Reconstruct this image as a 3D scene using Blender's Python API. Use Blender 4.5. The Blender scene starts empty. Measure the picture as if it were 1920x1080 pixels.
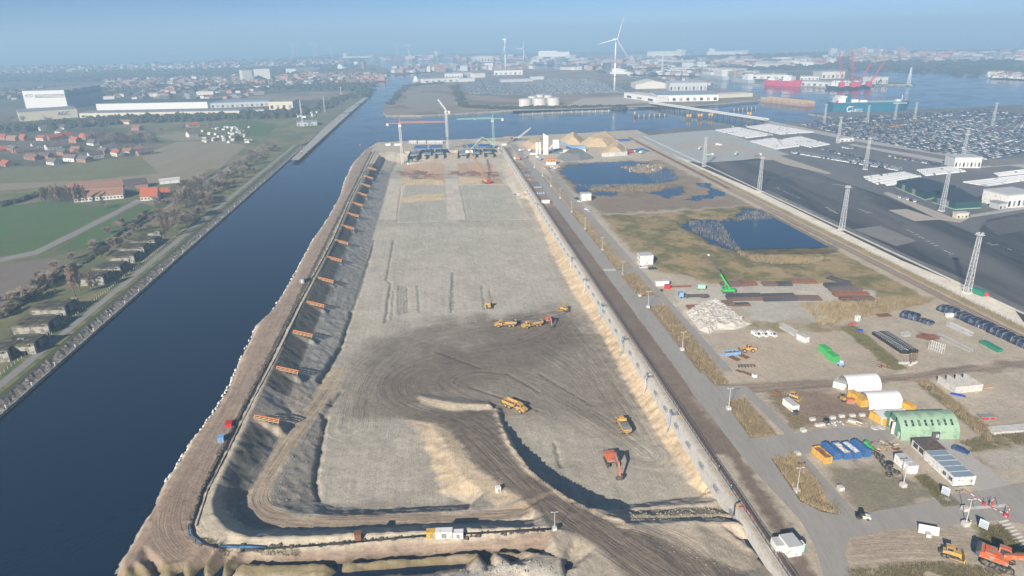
import bpy, math, random
import numpy as np
from mathutils import Vector, Matrix, geometry
random.seed(7); rng = np.random.default_rng(7)
SC = bpy.context.scene; COL = SC.collection
# ---------------------------------------------------------------- camera (24 mm drone camera 120 m above the quay)
F, PITCH, ROLL, HC = 1280.0, math.radians(20.4), 0.022, 120.0
fw = Vector((0, math.cos(PITCH), -math.sin(PITCH))); up0 = Vector((0, math.sin(PITCH), math.cos(PITCH)))
rt = Vector((1, 0, 0))*math.cos(ROLL) - up0*math.sin(ROLL); up = Vector((1, 0, 0))*math.sin(ROLL) + up0*math.cos(ROLL)
cam = bpy.data.cameras.new('camera'); cam.sensor_width = 36; cam.lens = 36*F/1920; cam.clip_end = 60000; cam.clip_start = 1
co = bpy.data.objects.new('camera', cam); COL.objects.link(co)
co.matrix_world = Matrix(((rt.x, up.x, -fw.x, 0), (rt.y, up.y, -fw.y, 0), (rt.z, up.z, -fw.z, HC), (0, 0, 0, 1)))
SC.camera = co
# ---------------------------------------------------------------- sky, sun, exposure
SUN_EL, SUN_AZ = math.radians(27), math.radians(207)       # sun behind and to the left of the camera
w = bpy.data.worlds.new('World'); SC.world = w; w.use_nodes = True
nt = w.node_tree; bg = nt.nodes['Background']
sky = nt.nodes.new('ShaderNodeTexSky'); sky.sky_type = 'NISHITA'; sky.sun_disc = False
sky.sun_elevation = SUN_EL; sky.sun_rotation = SUN_AZ; sky.air_density = .5; sky.dust_density = 0.1; sky.ozone_density = 6; sky.altitude = 100
nt.links.new(sky.outputs[0], bg.inputs[0]); bg.inputs[1].default_value = 0.052
sl = bpy.data.lights.new('sun', 'SUN'); sl.energy = 5.0; sl.angle = math.radians(0.5); sl.color = (1.0, .90, .77)
so = bpy.data.objects.new('sun', sl); COL.objects.link(so)
sd = Vector((-math.sin(SUN_AZ)*math.cos(SUN_EL), -math.cos(SUN_AZ)*math.cos(SUN_EL), -math.sin(SUN_EL)))
so.rotation_euler = sd.to_track_quat('-Z', 'Y').to_euler(); so.location = (-200, -300, 300)
vs = SC.view_settings; vs.view_transform = 'Standard'; vs.look = 'None'; vs.gamma = 1; vs.use_curve_mapping = False; vs.exposure = 0.72
SC.render.engine = 'CYCLES'; SC.cycles.max_bounces = 6; SC.cycles.volume_bounces = 1
# ---------------------------------------------------------------- survey helpers: photo point -> place on the level z
def G(px, py, z=0.0):
    d = rt*((px-960)/F) - up*((py-540)/F) + fw
    t = (z-HC)/d.z
    return (d.x*t, d.y*t)
def GP(pts, z=0.0): return [G(p[0], p[1], p[2] if len(p) > 2 else z) for p in pts]
def ang(p, q, z=0.0):
    a, b = G(*p, z), G(*q, z); return math.atan2(b[1]-a[1], b[0]-a[0])
def dist(p, q, z=0.0):
    a, b = G(*p, z), G(*q, z); return math.hypot(b[0]-a[0], b[1]-a[1])
# ---------------------------------------------------------------- objects
def tag(o, label=None, cat=None, group=None, kind=None):
    if label: o['label'] = label
    if cat: o['category'] = cat
    if group: o['group'] = group
    if kind: o['kind'] = kind
    return o
def thing(name, label, cat, loc=(0, 0, 0), rz=0.0, group=None, kind=None):
    o = bpy.data.objects.new(name, None); COL.objects.link(o); o.location = loc; o.rotation_euler = (0, 0, rz); o.empty_display_size = .3
    return tag(o, label, cat, group, kind)
def copy_tree(o, loc=None, rz=None, label=None, group=None, parent=None, scale=None):
    c = o.copy(); COL.objects.link(c); c.parent = parent
    if loc is not None: c.location = loc
    if rz is not None: c.rotation_euler = (0, 0, rz)
    if label: c['label'] = label
    if group: c['group'] = group
    if scale: c.scale = scale if isinstance(scale, tuple) else (scale,)*3
    for ch in KIDS.get(o.name, []): KIDS.setdefault(c.name, []).append(copy_tree(ch, parent=c))
    return c
KIDS = {}
class MB:
    def __init__(s): s.v = []; s.f = []; s.m = []; s.M = None
    def add(s, vs_, fs, m=0):
        b = len(s.v)
        if s.M is not None: vs_ = [s.M @ Vector(p) for p in vs_]
        s.v += [tuple(p) for p in vs_]; s.f += [tuple(b+i for i in f) for f in fs]; s.m += [m]*len(fs); return s
    def box(s, x0, x1, y0, y1, z0, z1, m=0):
        return s.add([(x0,y0,z0),(x1,y0,z0),(x1,y1,z0),(x0,y1,z0),(x0,y0,z1),(x1,y0,z1),(x1,y1,z1),(x0,y1,z1)],
                     [(0,3,2,1),(4,5,6,7),(0,1,5,4),(1,2,6,5),(2,3,7,6),(3,0,4,7)], m)
    def obox(s, c, sz, rz=0, m=0):                    # c = centre of the underside
        cs, sn = math.cos(rz), math.sin(rz); hx, hy = sz[0]/2, sz[1]/2; P = []
        for z in (0, sz[2]):
            for x, y in ((-hx,-hy),(hx,-hy),(hx,hy),(-hx,hy)): P.append((c[0]+x*cs-y*sn, c[1]+x*sn+y*cs, c[2]+z))
        return s.add(P, [(0,3,2,1),(4,5,6,7),(0,1,5,4),(1,2,6,5),(2,3,7,6),(3,0,4,7)], m)
    def prism(s, poly, z0, z1, m=0, z1s=None):
        n = len(poly); a = sum(poly[i][0]*poly[(i+1) % n][1]-poly[(i+1) % n][0]*poly[i][1] for i in range(n))
        if a < 0: poly = poly[::-1]
        P = [(x, y, z0) for x, y in poly]+[(x, y, z1) for x, y in poly]
        return s.add(P, [tuple(range(n-1, -1, -1)), tuple(range(n, 2*n))]+[(i, (i+1) % n, n+(i+1) % n, n+i) for i in range(n)], m)
    def sheet(s, poly, z, m=0):
        n = len(poly); tri = geometry.tessellate_polygon([[Vector((x, y, 0)) for x, y in poly]])
        P = [(x, y, z) for x, y in poly]; fs = []
        for t in tri:
            a, b, c = [P[i] for i in t]
            cr = (b[0]-a[0])*(c[1]-a[1])-(b[1]-a[1])*(c[0]-a[0])
            fs.append(tuple(t) if cr > 0 else tuple(t[::-1]))
        return s.add(P, fs, m)
    def ext(s, prof, y0, y1, m=0):                    # profile in x,z pushed along y
        n = len(prof); a = sum(prof[i][0]*prof[(i+1) % n][1]-prof[(i+1) % n][0]*prof[i][1] for i in range(n))
        if a < 0: prof = prof[::-1]
        P = [(x, y0, z) for x, z in prof]+[(x, y1, z) for x, z in prof]
        return s.add(P, [tuple(range(n)), tuple(range(2*n-1, n-1, -1))]+[(i, n+i, n+(i+1) % n, (i+1) % n) for i in range(n)], m)
    def cyl(s, p, q, r, r2=None, n=8, m=0, cap=True):
        r2 = r if r2 is None else r2; p, q = Vector(p), Vector(q); d = (q-p).normalized()
        a = d.orthogonal().normalized(); b = d.cross(a); P = []
        for c, rr in ((p, r), (q, r2)):
            for i in range(n):
                t = 2*math.pi*i/n; P.append(c+a*(rr*math.cos(t))+b*(rr*math.sin(t)))
        fs = [(i, (i+1) % n, n+(i+1) % n, n+i) for i in range(n)]
        if cap: fs += [tuple(range(n-1, -1, -1)), tuple(range(n, 2*n))]
        return s.add(P, fs, m)
    def bar(s, p, q, wd, m=0, w2=None): return s.cyl(p, q, wd*.7071, (w2 or wd)*.7071, 4, m)
    def tube(s, pts, r, n=6, m=0):
        for a, b in zip(pts[:-1], pts[1:]): s.cyl(a, b, r, r, n, m)
        return s
    def lathe(s, prof, c=(0, 0, 0), n=16, m=0):
        P = []; k = len(prof)
        for i in range(n):
            t = 2*math.pi*i/n
            for r, z in prof: P.append((c[0]+r*math.cos(t), c[1]+r*math.sin(t), c[2]+z))
        fs = [(i*k+j, ((i+1) % n)*k+j, ((i+1) % n)*k+j+1, i*k+j+1) for i in range(n) for j in range(k-1)]
        fs += [tuple(i*k+k-1 for i in range(n))]
        return s.add(P, fs, m)
    def mesh(s, name, mats, smooth=False):
        me = bpy.data.meshes.new(name); me.from_pydata(s.v, [], s.f)
        for m in (mats if isinstance(mats, (list, tuple)) else [mats]): me.materials.append(MT[m] if isinstance(m, str) else m)
        me.polygons.foreach_set('material_index', s.m)
        if smooth: me.polygons.foreach_set('use_smooth', [True]*len(s.f))
        me.update(); return me
    def build(s, name, mats, parent=None, loc=(0, 0, 0), rz=0.0, smooth=False):
        return put(s.mesh(name, mats, smooth), name, parent, loc, rz)
def put(me, name, parent=None, loc=(0, 0, 0), rz=0.0):
    o = bpy.data.objects.new(name, me); COL.objects.link(o); o.location = loc; o.rotation_euler = (0, 0, rz)
    if parent is not None: o.parent = parent; KIDS.setdefault(parent.name, []).append(o)
    return o
# ---------------------------------------------------------------- materials
MT = {}
def mat(name, col, rough=.75, var=.18, scale=.6, bump=0.0, metal=0.0, stretch=None, spots=None, spec=.3, fine=None, objinfo=0.0):
    """base colour broken up by two noises (patches, grain); spots = (colour, amount, scale) for stains with their own shape"""
    m = bpy.data.materials.new(name); m.use_nodes = True; n = m.node_tree.nodes; L = m.node_tree.links; b = n['Principled BSDF']
    b.inputs['Roughness'].default_value = rough; b.inputs['Metallic'].default_value = metal; b.inputs['Specular IOR Level'].default_value = spec
    tc = n.new('ShaderNodeTexCoord'); src = tc.outputs['Object']
    if stretch:
        mp = n.new('ShaderNodeMapping'); L.new(src, mp.inputs[0]); mp.inputs['Rotation'].default_value = (0, 0, stretch[0]); mp.inputs['Scale'].default_value = (1, stretch[1], 1); src = mp.outputs[0]
    no = n.new('ShaderNodeTexNoise'); no.inputs['Scale'].default_value = scale; no.inputs['Detail'].default_value = 6; no.inputs['Roughness'].default_value = .65; L.new(src, no.inputs['Vector'])
    n2 = n.new('ShaderNodeTexNoise'); n2.inputs['Scale'].default_value = fine or scale*7; n2.inputs['Detail'].default_value = 3; L.new(src, n2.inputs['Vector'])
    ad = n.new('ShaderNodeMath'); ad.operation = 'ADD'; L.new(no.outputs[0], ad.inputs[0]); L.new(n2.outputs[0], ad.inputs[1])
    mr = n.new('ShaderNodeMapRange'); mr.inputs[1].default_value = .65; mr.inputs[2].default_value = 1.35; mr.inputs[3].default_value = 1-var; mr.inputs[4].default_value = 1+var; L.new(ad.outputs[0], mr.inputs[0])
    mx = n.new('ShaderNodeVectorMath'); mx.operation = 'SCALE'; mx.inputs[0].default_value = col[:3]; L.new(mr.outputs[0], mx.inputs['Scale']); out = mx.outputs[0]
    if objinfo:
        oi = n.new('ShaderNodeObjectInfo'); r2 = n.new('ShaderNodeMapRange'); r2.inputs[3].default_value = 1-objinfo; r2.inputs[4].default_value = 1+objinfo; L.new(oi.outputs['Random'], r2.inputs[0])
        m3 = n.new('ShaderNodeVectorMath'); m3.operation = 'SCALE'; L.new(out, m3.inputs[0]); L.new(r2.outputs[0], m3.inputs['Scale']); out = m3.outputs[0]
    if spots:
        n3 = n.new('ShaderNodeTexNoise'); n3.inputs['Scale'].default_value = spots[2]; n3.inputs['Detail'].default_value = 5; L.new(src, n3.inputs['Vector'])
        cr = n.new('ShaderNodeMapRange'); c0 = .5+.2*(.5-spots[1]); cr.inputs[1].default_value = c0-.05; cr.inputs[2].default_value = c0+.06; L.new(n3.outputs[0], cr.inputs[0])
        mi = n.new('ShaderNodeMix'); mi.data_type = 'RGBA'; L.new(cr.outputs[0], mi.inputs[0]); L.new(out, mi.inputs[6]); mi.inputs[7].default_value = (*spots[0], 1); out = mi.outputs[2]
    L.new(out, b.inputs['Base Color'])
    if bump:
        bp = n.new('ShaderNodeBump'); bp.inputs['Strength'].default_value = .6; bp.inputs['Distance'].default_value = bump; L.new(ad.outputs[0], bp.inputs['Height']); L.new(bp.outputs[0], b.inputs['Normal'])
    MT[name] = m; return m
mat('white_paint', (.74, .74, .72), .45, .06, .5, spots=((.5, .48, .44), .12, .8))
mat('offwhite', (.62, .60, .55), .6, .1, .4)
mat('pale_grey', (.48, .49, .49), .6, .1, .4)
mat('mid_grey', (.26, .27, .28), .6, .15, .5)
mat('dark_grey', (.09, .095, .10), .6, .2, .6)
mat('black', (.022, .023, .026), .6, .25, 1)
mat('rubber', (.03, .029, .028), .85, .3, 2, spots=((.2, .18, .15), .3, 3))
mat('glass', (.03, .045, .06), .08, .1, .5, spec=.6)
mat('concrete', (.42, .41, .385), .85, .14, .25, .01, spots=((.3, .29, .26), .25, .5))
mat('concrete_pale', (.56, .55, .52), .85, .12, .4, spots=((.47, .455, .42), .2, .7))
mat('concrete_old', (.36, .345, .31), .9, .25, .35, .03, spots=((.16, .16, .13), .4, .45))
mat('steel', (.38, .39, .40), .45, .1, 1, metal=.6)
mat('galv', (.60, .62, .63), .5, .08, 1)
mat('yellow', (.72, .40, .03), .5, .12, 1, spots=((.38, .30, .20), .25, 1.5))
mat('machine_yellow', (.62, .34, .035), .6, .2, 1, spots=((.33, .28, .21), .42, 1.4))
mat('machine_orange', (.60, .12, .035), .6, .2, 1, spots=((.33, .25, .19), .38, 1.4))
mat('red', (.50, .035, .035), .5, .15, 1)
mat('pink_red', (.50, .045, .09), .5, .12, .5)
mat('orange', (.74, .27, .03), .55, .1, 1)
mat('timber_orange', (.66, .23, .07), .7, .2, 2)
mat('timber', (.50, .35, .19), .8, .2, 2)
mat('blue', (.03, .13, .36), .5, .15, 1, spots=((.10, .16, .27), .25, 1.3))
mat('pale_blue', (.20, .37, .60), .5, .12, 1)
mat('tarp_blue', (.04, .16, .34), .45, .2, .6)
mat('green', (.06, .40, .10), .5, .12, 1)
mat('crane_green', (.05, .46, .09), .45, .08, 1)
mat('teal', (.02, .34, .27), .5, .1, 1)
mat('hut_green', (.30, .44, .31), .55, .07, .35, spots=((.22, .34, .24), .2, .5))
mat('rust', (.20, .09, .05), .85, .35, 1.5)
mat('dark_steel', (.10, .09, .09), .7, .35, 1, spots=((.20, .10, .06), .35, .7))
mat('roof_red', (.42, .12, .06), .8, .2, .7, objinfo=.25)
mat('roof_dark', (.13, .11, .11), .8, .2, .7, objinfo=.3)
mat('roof_brown', (.25, .14, .10), .8, .2, .7, objinfo=.25)
mat('brick', (.34, .20, .15), .85, .2, .8, objinfo=.2)
mat('plaster', (.62, .60, .56), .85, .1, .5, objinfo=.12)
mat('cream', (.62, .57, .44), .7, .08, .3)
mat('sand_heap', (.50, .38, .23), .95, .1, .5, .05)
mat('gravel_heap', (.17, .18, .18), .95, .12, .5, .05)
mat('rubble_white', (.50, .475, .43), .9, .2, .6, .05)
mat('navy_teal', (.012, .13, .20), .4, .08, .1)
mat('navy_grey', (.40, .44, .46), .5, .06, .1)
mat('hi_vis', (.60, .75, .08), .6, .1, 3)
mat('cloth_dark', (.03, .035, .06), .8, .2, 3)
mat('skin', (.45, .28, .2), .6, .05, 5)
mat('bark', (.13, .105, .085), .9, .3, 2)
mat('twig', (.27, .215, .17), .9, .3, .6, objinfo=.25)
mat('twig_brown', (.31, .22, .155), .9, .3, .6, objinfo=.2)
mat('hedge', (.055, .06, .035), .95, .35, .6, objinfo=.3)
mat('reed', (.33, .26, .155), .9, .3, .5)
mat('grass', (.11, .14, .05), .95, .35, .25, .05, spots=((.22, .19, .09), .35, .12))
mat('pvc_white', (.72, .73, .74), .5, .05, .4)
# ================================================================ terrain of the building dock and yards
K = .106                                             # the whole site runs parallel to the canal: s = across, t = along
WZ = -2.5                                            # water level
def ST(px, py, z=0.0):
    x, y = G(px, py, z); return (x+K*y, y)
def XY(s, t): return (s-K*t, t)
_tab = rng.random((256, 256))
def vnoise(x, y):
    xi = np.floor(x).astype(int); yi = np.floor(y).astype(int); fx = x-xi; fy = y-yi
    fx = fx*fx*(3-2*fx); fy = fy*fy*(3-2*fy); a = _tab[xi % 256, yi % 256]; b = _tab[(xi+1) % 256, yi % 256]; c = _tab[xi % 256, (yi+1) % 256]; d = _tab[(xi+1) % 256, (yi+1) % 256]
    return (a*(1-fx)+b*fx)*(1-fy)+(c*(1-fx)+d*fx)*fy
def fbm(x, y, sc, oc=4):
    r = 0; a = 1; t = 0
    for i in range(oc): r = r+a*vnoise(x*sc+17.3*i, y*sc+9.1*i); t += a; a *= .5; sc *= 2.03
    return r/t
def dseg(px, py, a, b):
    ax, ay = a; bx, by = b; dx, dy = bx-ax, by-ay; L2 = dx*dx+dy*dy+1e-9
    u = np.clip(((px-ax)*dx+(py-ay)*dy)/L2, 0, 1); ex = px-ax-u*dx; ey = py-ay-u*dy
    return np.hypot(ex, ey), u, (dx*(py-ay)-dy*(px-ax))/math.sqrt(L2)
def pmask(px, py, poly, soft=1.0):
    """1 inside the polygon, fading over `soft` metres"""
    ins = np.zeros(px.shape, bool); d = np.full(px.shape, 1e9); n = len(poly)
    for i in range(n):
        a, b = poly[i], poly[(i+1) % n]; d = np.minimum(d, dseg(px, py, a, b)[0])
        if a[1] != b[1]:
            c = ((a[1] > py) != (b[1] > py)) & (px < (b[0]-a[0])*(py-a[1])/(b[1]-a[1])+a[0]); ins ^= c
    return np.clip(.5+np.where(ins, d, -d)/soft, 0, 1)
# --- break lines (photo points with their level)
BL = []
def bl(pts, z=None, step=4.0):
    P = [(*ST(p[0], p[1], p[2] if len(p) > 2 else z), p[2] if len(p) > 2 else z) for p in pts]; bls(P, step)
def bls(P, step=4.0):
    for a, b in zip(P[:-1], P[1:]):
        n = max(1, int(math.hypot(b[0]-a[0], b[1]-a[1])/step))
        for i in range(n): u = i/n; BL.append(tuple(a[k]*(1-u)+b[k]*u for k in range(3)))
    BL.append(P[-1])
SHORE = [ST(*p, WZ) for p in [(200,1100),(223,1063),(267,987),(307,910),(357,833),(407,763),(430,723),(462,650),(480,612),(515,577),(540,537),(567,487),(587,450),(617,407),(640,362),(646,340),(660,310),(685,282),(705,270)]]
QUAY = [ST(*p, WZ) for p in [(705,270),(760,268),(850,265),(940,261),(1000,257),(1150,249),(1300,241),(1400,236)]]
bls([(s, t, WZ) for s, t in SHORE]); bls([(s-7, t, -7) for s, t in SHORE]); bls([(s-16, t, -7.5) for s, t in SHORE]); bls([(s+2.2, t, -.5) for s, t in SHORE[1:]]); bls([(s+4.5, t, 0) for s, t in SHORE[1:]])
bls([(s, t+1, WZ) for s, t in QUAY[1:]]); bls([(s, t+9, -7.5) for s, t in QUAY], 15); bls([(s, t-2, 0) for s, t in QUAY[1:]])
L1 = [(357,987,0),(413,853,0),(480,720,0),(557,570,0),(622,450,0),(655,372,0),(700,282,0)]; bl(L1)
L2 = [(512,690,.8),(542,620,.8),(600,512,.8),(642,420,.8),(680,345,.8),(698,312,.8),(712,290,.5)]
bl([(1027,988,.8),(868,992,.8),(680,1000,.8),(533,1007,.8),(467,1007,.8),(427,993,.8),(402,965,.8),(397,937,.8),(407,907,.8),(433,853,.8),(463,793,.8),(490,730,.8)]+L2)
bl([(530,752,-4.5),(555,700,-4.5),(580,632,-4.5),(607,577,-4.5),(630,530,-4.5),(655,460,-4.5),(674,407,-4.5),(695,350,-4.5),(706,322,-4.5),(718,298,-4.5)])
bl([(612,705,-9),(640,645,-9),(660,582,-9),(680,512,-9),(697,450,-9),(704,425,-9),(720,375,-9),(733,325,-9),(745,306,-9)])
# haul road on the left bench, its outer foot and the drop to the floor
bl([(595,728,-8.6),(577,767,-7.6),(523,823,-6.6),(493,883,-5.8),(467,920,-5.3),(440,950,-5),(438,970,-5),(460,984,-5),(487,993,-5),(600,993,-5),(690,990,-5),(860,984,-5),(1000,975,-4)])
bl([(625,738,-8.6),(602,772,-7.8),(550,840,-6.4),(512,905,-5.4),(503,935,-5),(522,952,-5),(552,966,-5),(680,966,-5),(816,959,-5),(940,955,-4.6),(985,951,-3.8)])
bl([(618,760,-9),(610,780,-9),(597,840,-9),(586,905,-9),(592,941,-9),(622,952,-9),(680,955,-9),(830,950,-9),(880,945,-9)])
# main haul ramp
bl([(1150,1050,0),(1120,1025,-.1),(1038,978,-.7),(992,950,-2.4),(943,911,-3.8),(879,865,-5.4),(851,816,-7.2),(823,793,-8.2),(756,786,-9)], step=3)
bl([(1180,990,-.1),(1120,966,-.4),(1052,932,-1.4),(985,883,-3.2),(950,834,-5.2),(930,790,-6.6),(925,767,-7.4)], step=3)
bl([(1186,985,.6),(1166,972,.5),(1126,962,.4),(1062,930,-.6),(995,880,-2.2),(958,832,-4.4),(938,790,-6.0),(931,765,-7.0)], step=3)
bl([(940,764,-9),(947,800,-9),(971,852,-9),(1010,908,-9),(1062,948,-9),(1120,962,-9),(1180,948,-9),(1260,936,-9),(1335,932,-9)], step=3)
bl([(795,827,-9),(816,890,-9),(826,925,-9),(883,946,-9)]); bl([(822,812,-7.4),(846,850,-6.2),(868,895,-5.6),(905,925,-4.8)], step=3)
bl([(1190,951,-5.2),(1352,943,-5.2)]); bl([(1190,958,-5.4),(1358,950,-5.4)]); bl([(1178,967,-2.8),(1374,962,-2.8)]); bl([(1182,973,-3),(1378,969,-3)]); bl([(1176,984,-.2),(1228,981,-.2),(1305,978,-.2),(1385,980,-.2)])
# spoil bund at the hairpin
bl([(782,748,-9),(800,760,-9),(850,770,-9),(900,768,-9),(925,764,-8)], step=3); bl([(790,743,-8.1),(830,752,-7.6),(880,758,-7.3),(920,759,-6.8)], step=3); bl([(786,736,-9),(830,742,-9),(880,748,-9),(935,752,-9)], step=3)
# right wall: crest and foot, sand slope, toe
bls([(75.6, t, 0) for t in (90, 120, 300, 500, 792)], 3); bls([(74.9, t, -5 if t > 142 else -.5) for t in (90, 120, 146, 300, 500, 760, 792)], 3)
bl([(1330,926,-9),(1285,905,-9),(1252,841,-9),(1214,781,-9),(1178,725,-9),(1150,670,-9),(1118,610,-9),(1077,555,-9),(1040,487,-9),(1012,420,-9),(985,360,-9),(955,312,-9)], step=3)
# far end of the dock
bl([(765,300,-9),(850,298,-9),(940,297,-9)]); bl([(745,288,-1),(850,286,-1),(932,284,-1)]); bl([(735,284,0),(850,282,0),(935,280,0)])
# outside
bl([(236,1068,-.3),(350,1056,-.2),(420,1055,-.2),(640,1056,-.2),(800,1044,-.2),(957,1032,-.2),(1010,1034,-.2),(1090,1062,-.2),(1120,1090,-.2)])
bl([(215,1096,-3.2),(300,1080,-3.2),(420,1073,-3.2),(640,1068,-3.4),(798,1054,-3.4),(957,1042,-3.4),(1006,1046,-3.4),(1060,1070,-3.4)]); bl([(225,1102,-3.2),(450,1104,-3.3),(640,1100,-3.3)]); bl([(640,1080,-3.4),(800,1068,-3.4),(870,1062,-3.2),(957,1052,-3.0)])
bl([(860,1078,0),(960,1060,.9),(1020,1064,.6),(1060,1085,0)], step=3); bl([(700,1090,-1.5),(860,1086,.8)])
for s in np.arange(86, 264, 16):
    for t in np.arange(92, 880, 20): BL.append((s, t, 0.0))
for t in np.arange(92, 128, 8):
    for s in np.arange(20, 75, 8): BL.append((s, t, 0.0))
for s in (-102, 264):
    for t in (88, 940): BL.append((s, t, -7.5 if s < 0 else 0))
# floor points
for s in np.arange(-40, 66, 8):
    for t in np.arange(262, 690, 12): BL.append((s, t, -9.0))
pts = {}
for s, t, z in BL: pts[(round(s, 1), round(t, 1))] = z
PK = list(pts.keys()); PZ = np.array([pts[k] for k in PK])
cv, ce, cf, co_, _, _ = geometry.delaunay_2d_cdt([Vector(k) for k in PK], [], [], 0, 1e-4, True)
VZ = np.array([pts[PK[o[0]]] if o else 0. for o in co_]); CV = np.array([tuple(v) for v in cv])
sg = np.arange(-100, 262.1, .62); tg = [92.0]
while tg[-1] < 920: tg.append(tg[-1]+max(.55, tg[-1]/430))
tg = np.array(tg); NS, NT = len(sg), len(tg)
Z = np.zeros((NT, NS)); SS, TT = np.meshgrid(sg, tg)
for f3 in cf:
    p = CV[list(f3)]; z = VZ[list(f3)]
    i0, i1 = np.searchsorted(sg, p[:, 0].min()), np.searchsorted(sg, p[:, 0].max(), 'right'); j0, j1 = np.searchsorted(tg, p[:, 1].min()), np.searchsorted(tg, p[:, 1].max(), 'right')
    if i0 >= i1 or j0 >= j1: continue
    gs, gt = SS[j0:j1, i0:i1], TT[j0:j1, i0:i1]; (x1, y1), (x2, y2), (x3, y3) = p; D = (y2-y3)*(x1-x3)+(x3-x2)*(y1-y3)
    if abs(D) < 1e-9: continue
    a = ((y2-y3)*(gs-x3)+(x3-x2)*(gt-y3))/D; b = ((y3-y1)*(gs-x3)+(x1-x3)*(gt-y3))/D; c = 1-a-b
    ok = (a > -1e-6) & (b > -1e-6) & (c > -1e-6); sub = Z[j0:j1, i0:i1]; sub[ok] = (a*z[0]+b*z[1]+c*z[2])[ok]
# sliver triangles on the flat right yard keep level 0
XX, YY = SS-K*TT, TT
N1 = fbm(SS, TT, .12); N2 = fbm(SS+300, TT+50, .45); N3 = fbm(SS-70, TT+400, .03)
slope = np.hypot(*np.gradient(Z, tg, sg))
dock = (SS > -70) & (SS < 75)
Z += (N2-.5)*np.where(dock | (SS < 74), .24, .06) + ((N1-.5)*1.6+(N2-.5)*1.5)*np.clip(slope, 0, .8)*np.where((SS < -58) & (SS > -69), .3, 1)
# ruts and tyre tracks on the haul roads, a bund here and there: small relief
# spurs across the left slope that carry the timber barriers
FRAMES = [(700,320),(692,335),(686,349),(679,365),(672,384),(664,404),(654,427),(640,455),(626,487),(612,526),(592,571),(565,627),(535,695),(493,787)]
FT_ = [ST(x, y, -1)[1] for x, y in FRAMES]
for tk in FT_:
    q = (SS > -69.5) & (SS < -53) & (abs(TT-tk) < 8); zr = np.where(SS < -58.5, .5-(SS+68)*.47, .5-9.5*.47-(SS+58.5)*1.6)-np.clip(abs(TT-tk)-.8, 0, 9)*1.6
    Z[q] = np.maximum(Z[q], zr[q]+(N2[q]-.5)*.5)
# ponds in the wetland (the ground dips below the pond level -0.35)
POND = -.35
def stp(l, z=0): return [ST(p[0], p[1], p[2] if len(p) > 2 else z) for p in l]
ponds = [([(1055,318),(1068,309),(1120,305),(1180,303),(1230,308),(1262,322),(1270,332),(1255,339),(1200,345),(1150,348),(1112,353),(1100,358),(1084,360),(1082,347),(1066,335)], 1.0, 9),
  ([(1110,360),(1130,357),(1157,360),(1150,366),(1115,366)], .9, 3), ([(1205,362),(1240,357),(1262,349),(1285,349),(1275,362),(1250,372),(1235,366)], .8, 3), ([(1285,374),(1310,364),(1338,364),(1335,371),(1300,376)], .9, 2), ([(1303,343),(1325,342),(1335,352),(1320,352)], .9, 2), ([(1330,352),(1350,357),(1362,365),(1345,368),(1332,360)], .9, 2),
  ([(1395,391),(1425,393),(1465,407),(1505,426),(1548,450),(1566,468),(1545,487),(1500,496),(1450,492),(1400,482),(1370,464),(1330,452),(1300,434),(1275,421),(1300,412),(1350,414),(1382,410)], .95, 9)]
for poly, dep, soft in ponds:
    m = pmask(SS+(N1-.5)*10, TT+(N2-.5)*14, stp(poly), soft); Z -= m*(dep+(fbm(SS, TT, .16, 5)-.5)*(1.3 if len(poly) > 15 else 1.15))
rk = pmask(SS+(N1-.5)*8, TT+(N2-.5)*8, stp([(1165,312),(1200,309),(1245,309),(1240,320),(1215,326),(1190,322)]), 4)
Z += rk*(.6+1.6*np.clip(fbm(SS, TT, .35)-.42, 0, 1)*4)
# reed ditches beside the road
for pl_ in ([(1015,330),(1020,330),(1066,393),(1058,393)], [(1070,396),(1080,396),(1170,505),(1150,505)], [(1160,515),(1185,512),(1222,550),(1195,555)], [(1222,574),(1245,572),(1362,718),(1335,718)], [(1368,757),(1390,752),(1455,818),(1410,818)], [(1446,858),(1485,850),(1580,968),(1500,940)]):
    Z -= .9*pmask(SS+(N2-.5)*2, TT, stp(pl_), 3.5)
# --- soil colours
C = np.zeros((NT, NS, 3)); C[:] = (.40, .355, .30)
def paint(poly, col, soft=2.0, wob=3.0, z=0.0, amt=1.0, noise=0.0, raw=False):
    P = poly if raw else stp(poly, z); a = np.array(P); s0, t0 = a.min(0)-soft-wob-2; s1, t1 = a.max(0)+soft+wob+2
    i0, i1 = np.searchsorted(sg, (s0, s1)); j0, j1 = np.searchsorted(tg, (t0, t1))
    if i0 >= i1 or j0 >= j1: return
    q = np.s_[j0:j1, i0:i1]; m = pmask(SS[q]+(N2[q]-.5)*wob*2, TT[q]+(N1[q]-.5)*wob*3, P, soft)*amt
    if noise: m = m*np.clip(.5+(N1[q]-.5)*noise*2+(N2[q]-.5)*noise, 0, 1)
    C[q] = C[q]*(1-m[..., None])+np.array(col)*m[..., None]
GREY, BROWN, BEIGE, DARK, PALE = (.335, .315, .28), (.155, .13, .108), (.46, .395, .315), (.18, .14, .118), (.44, .42, .385)
ROADB = (.285, .225, .185)
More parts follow.
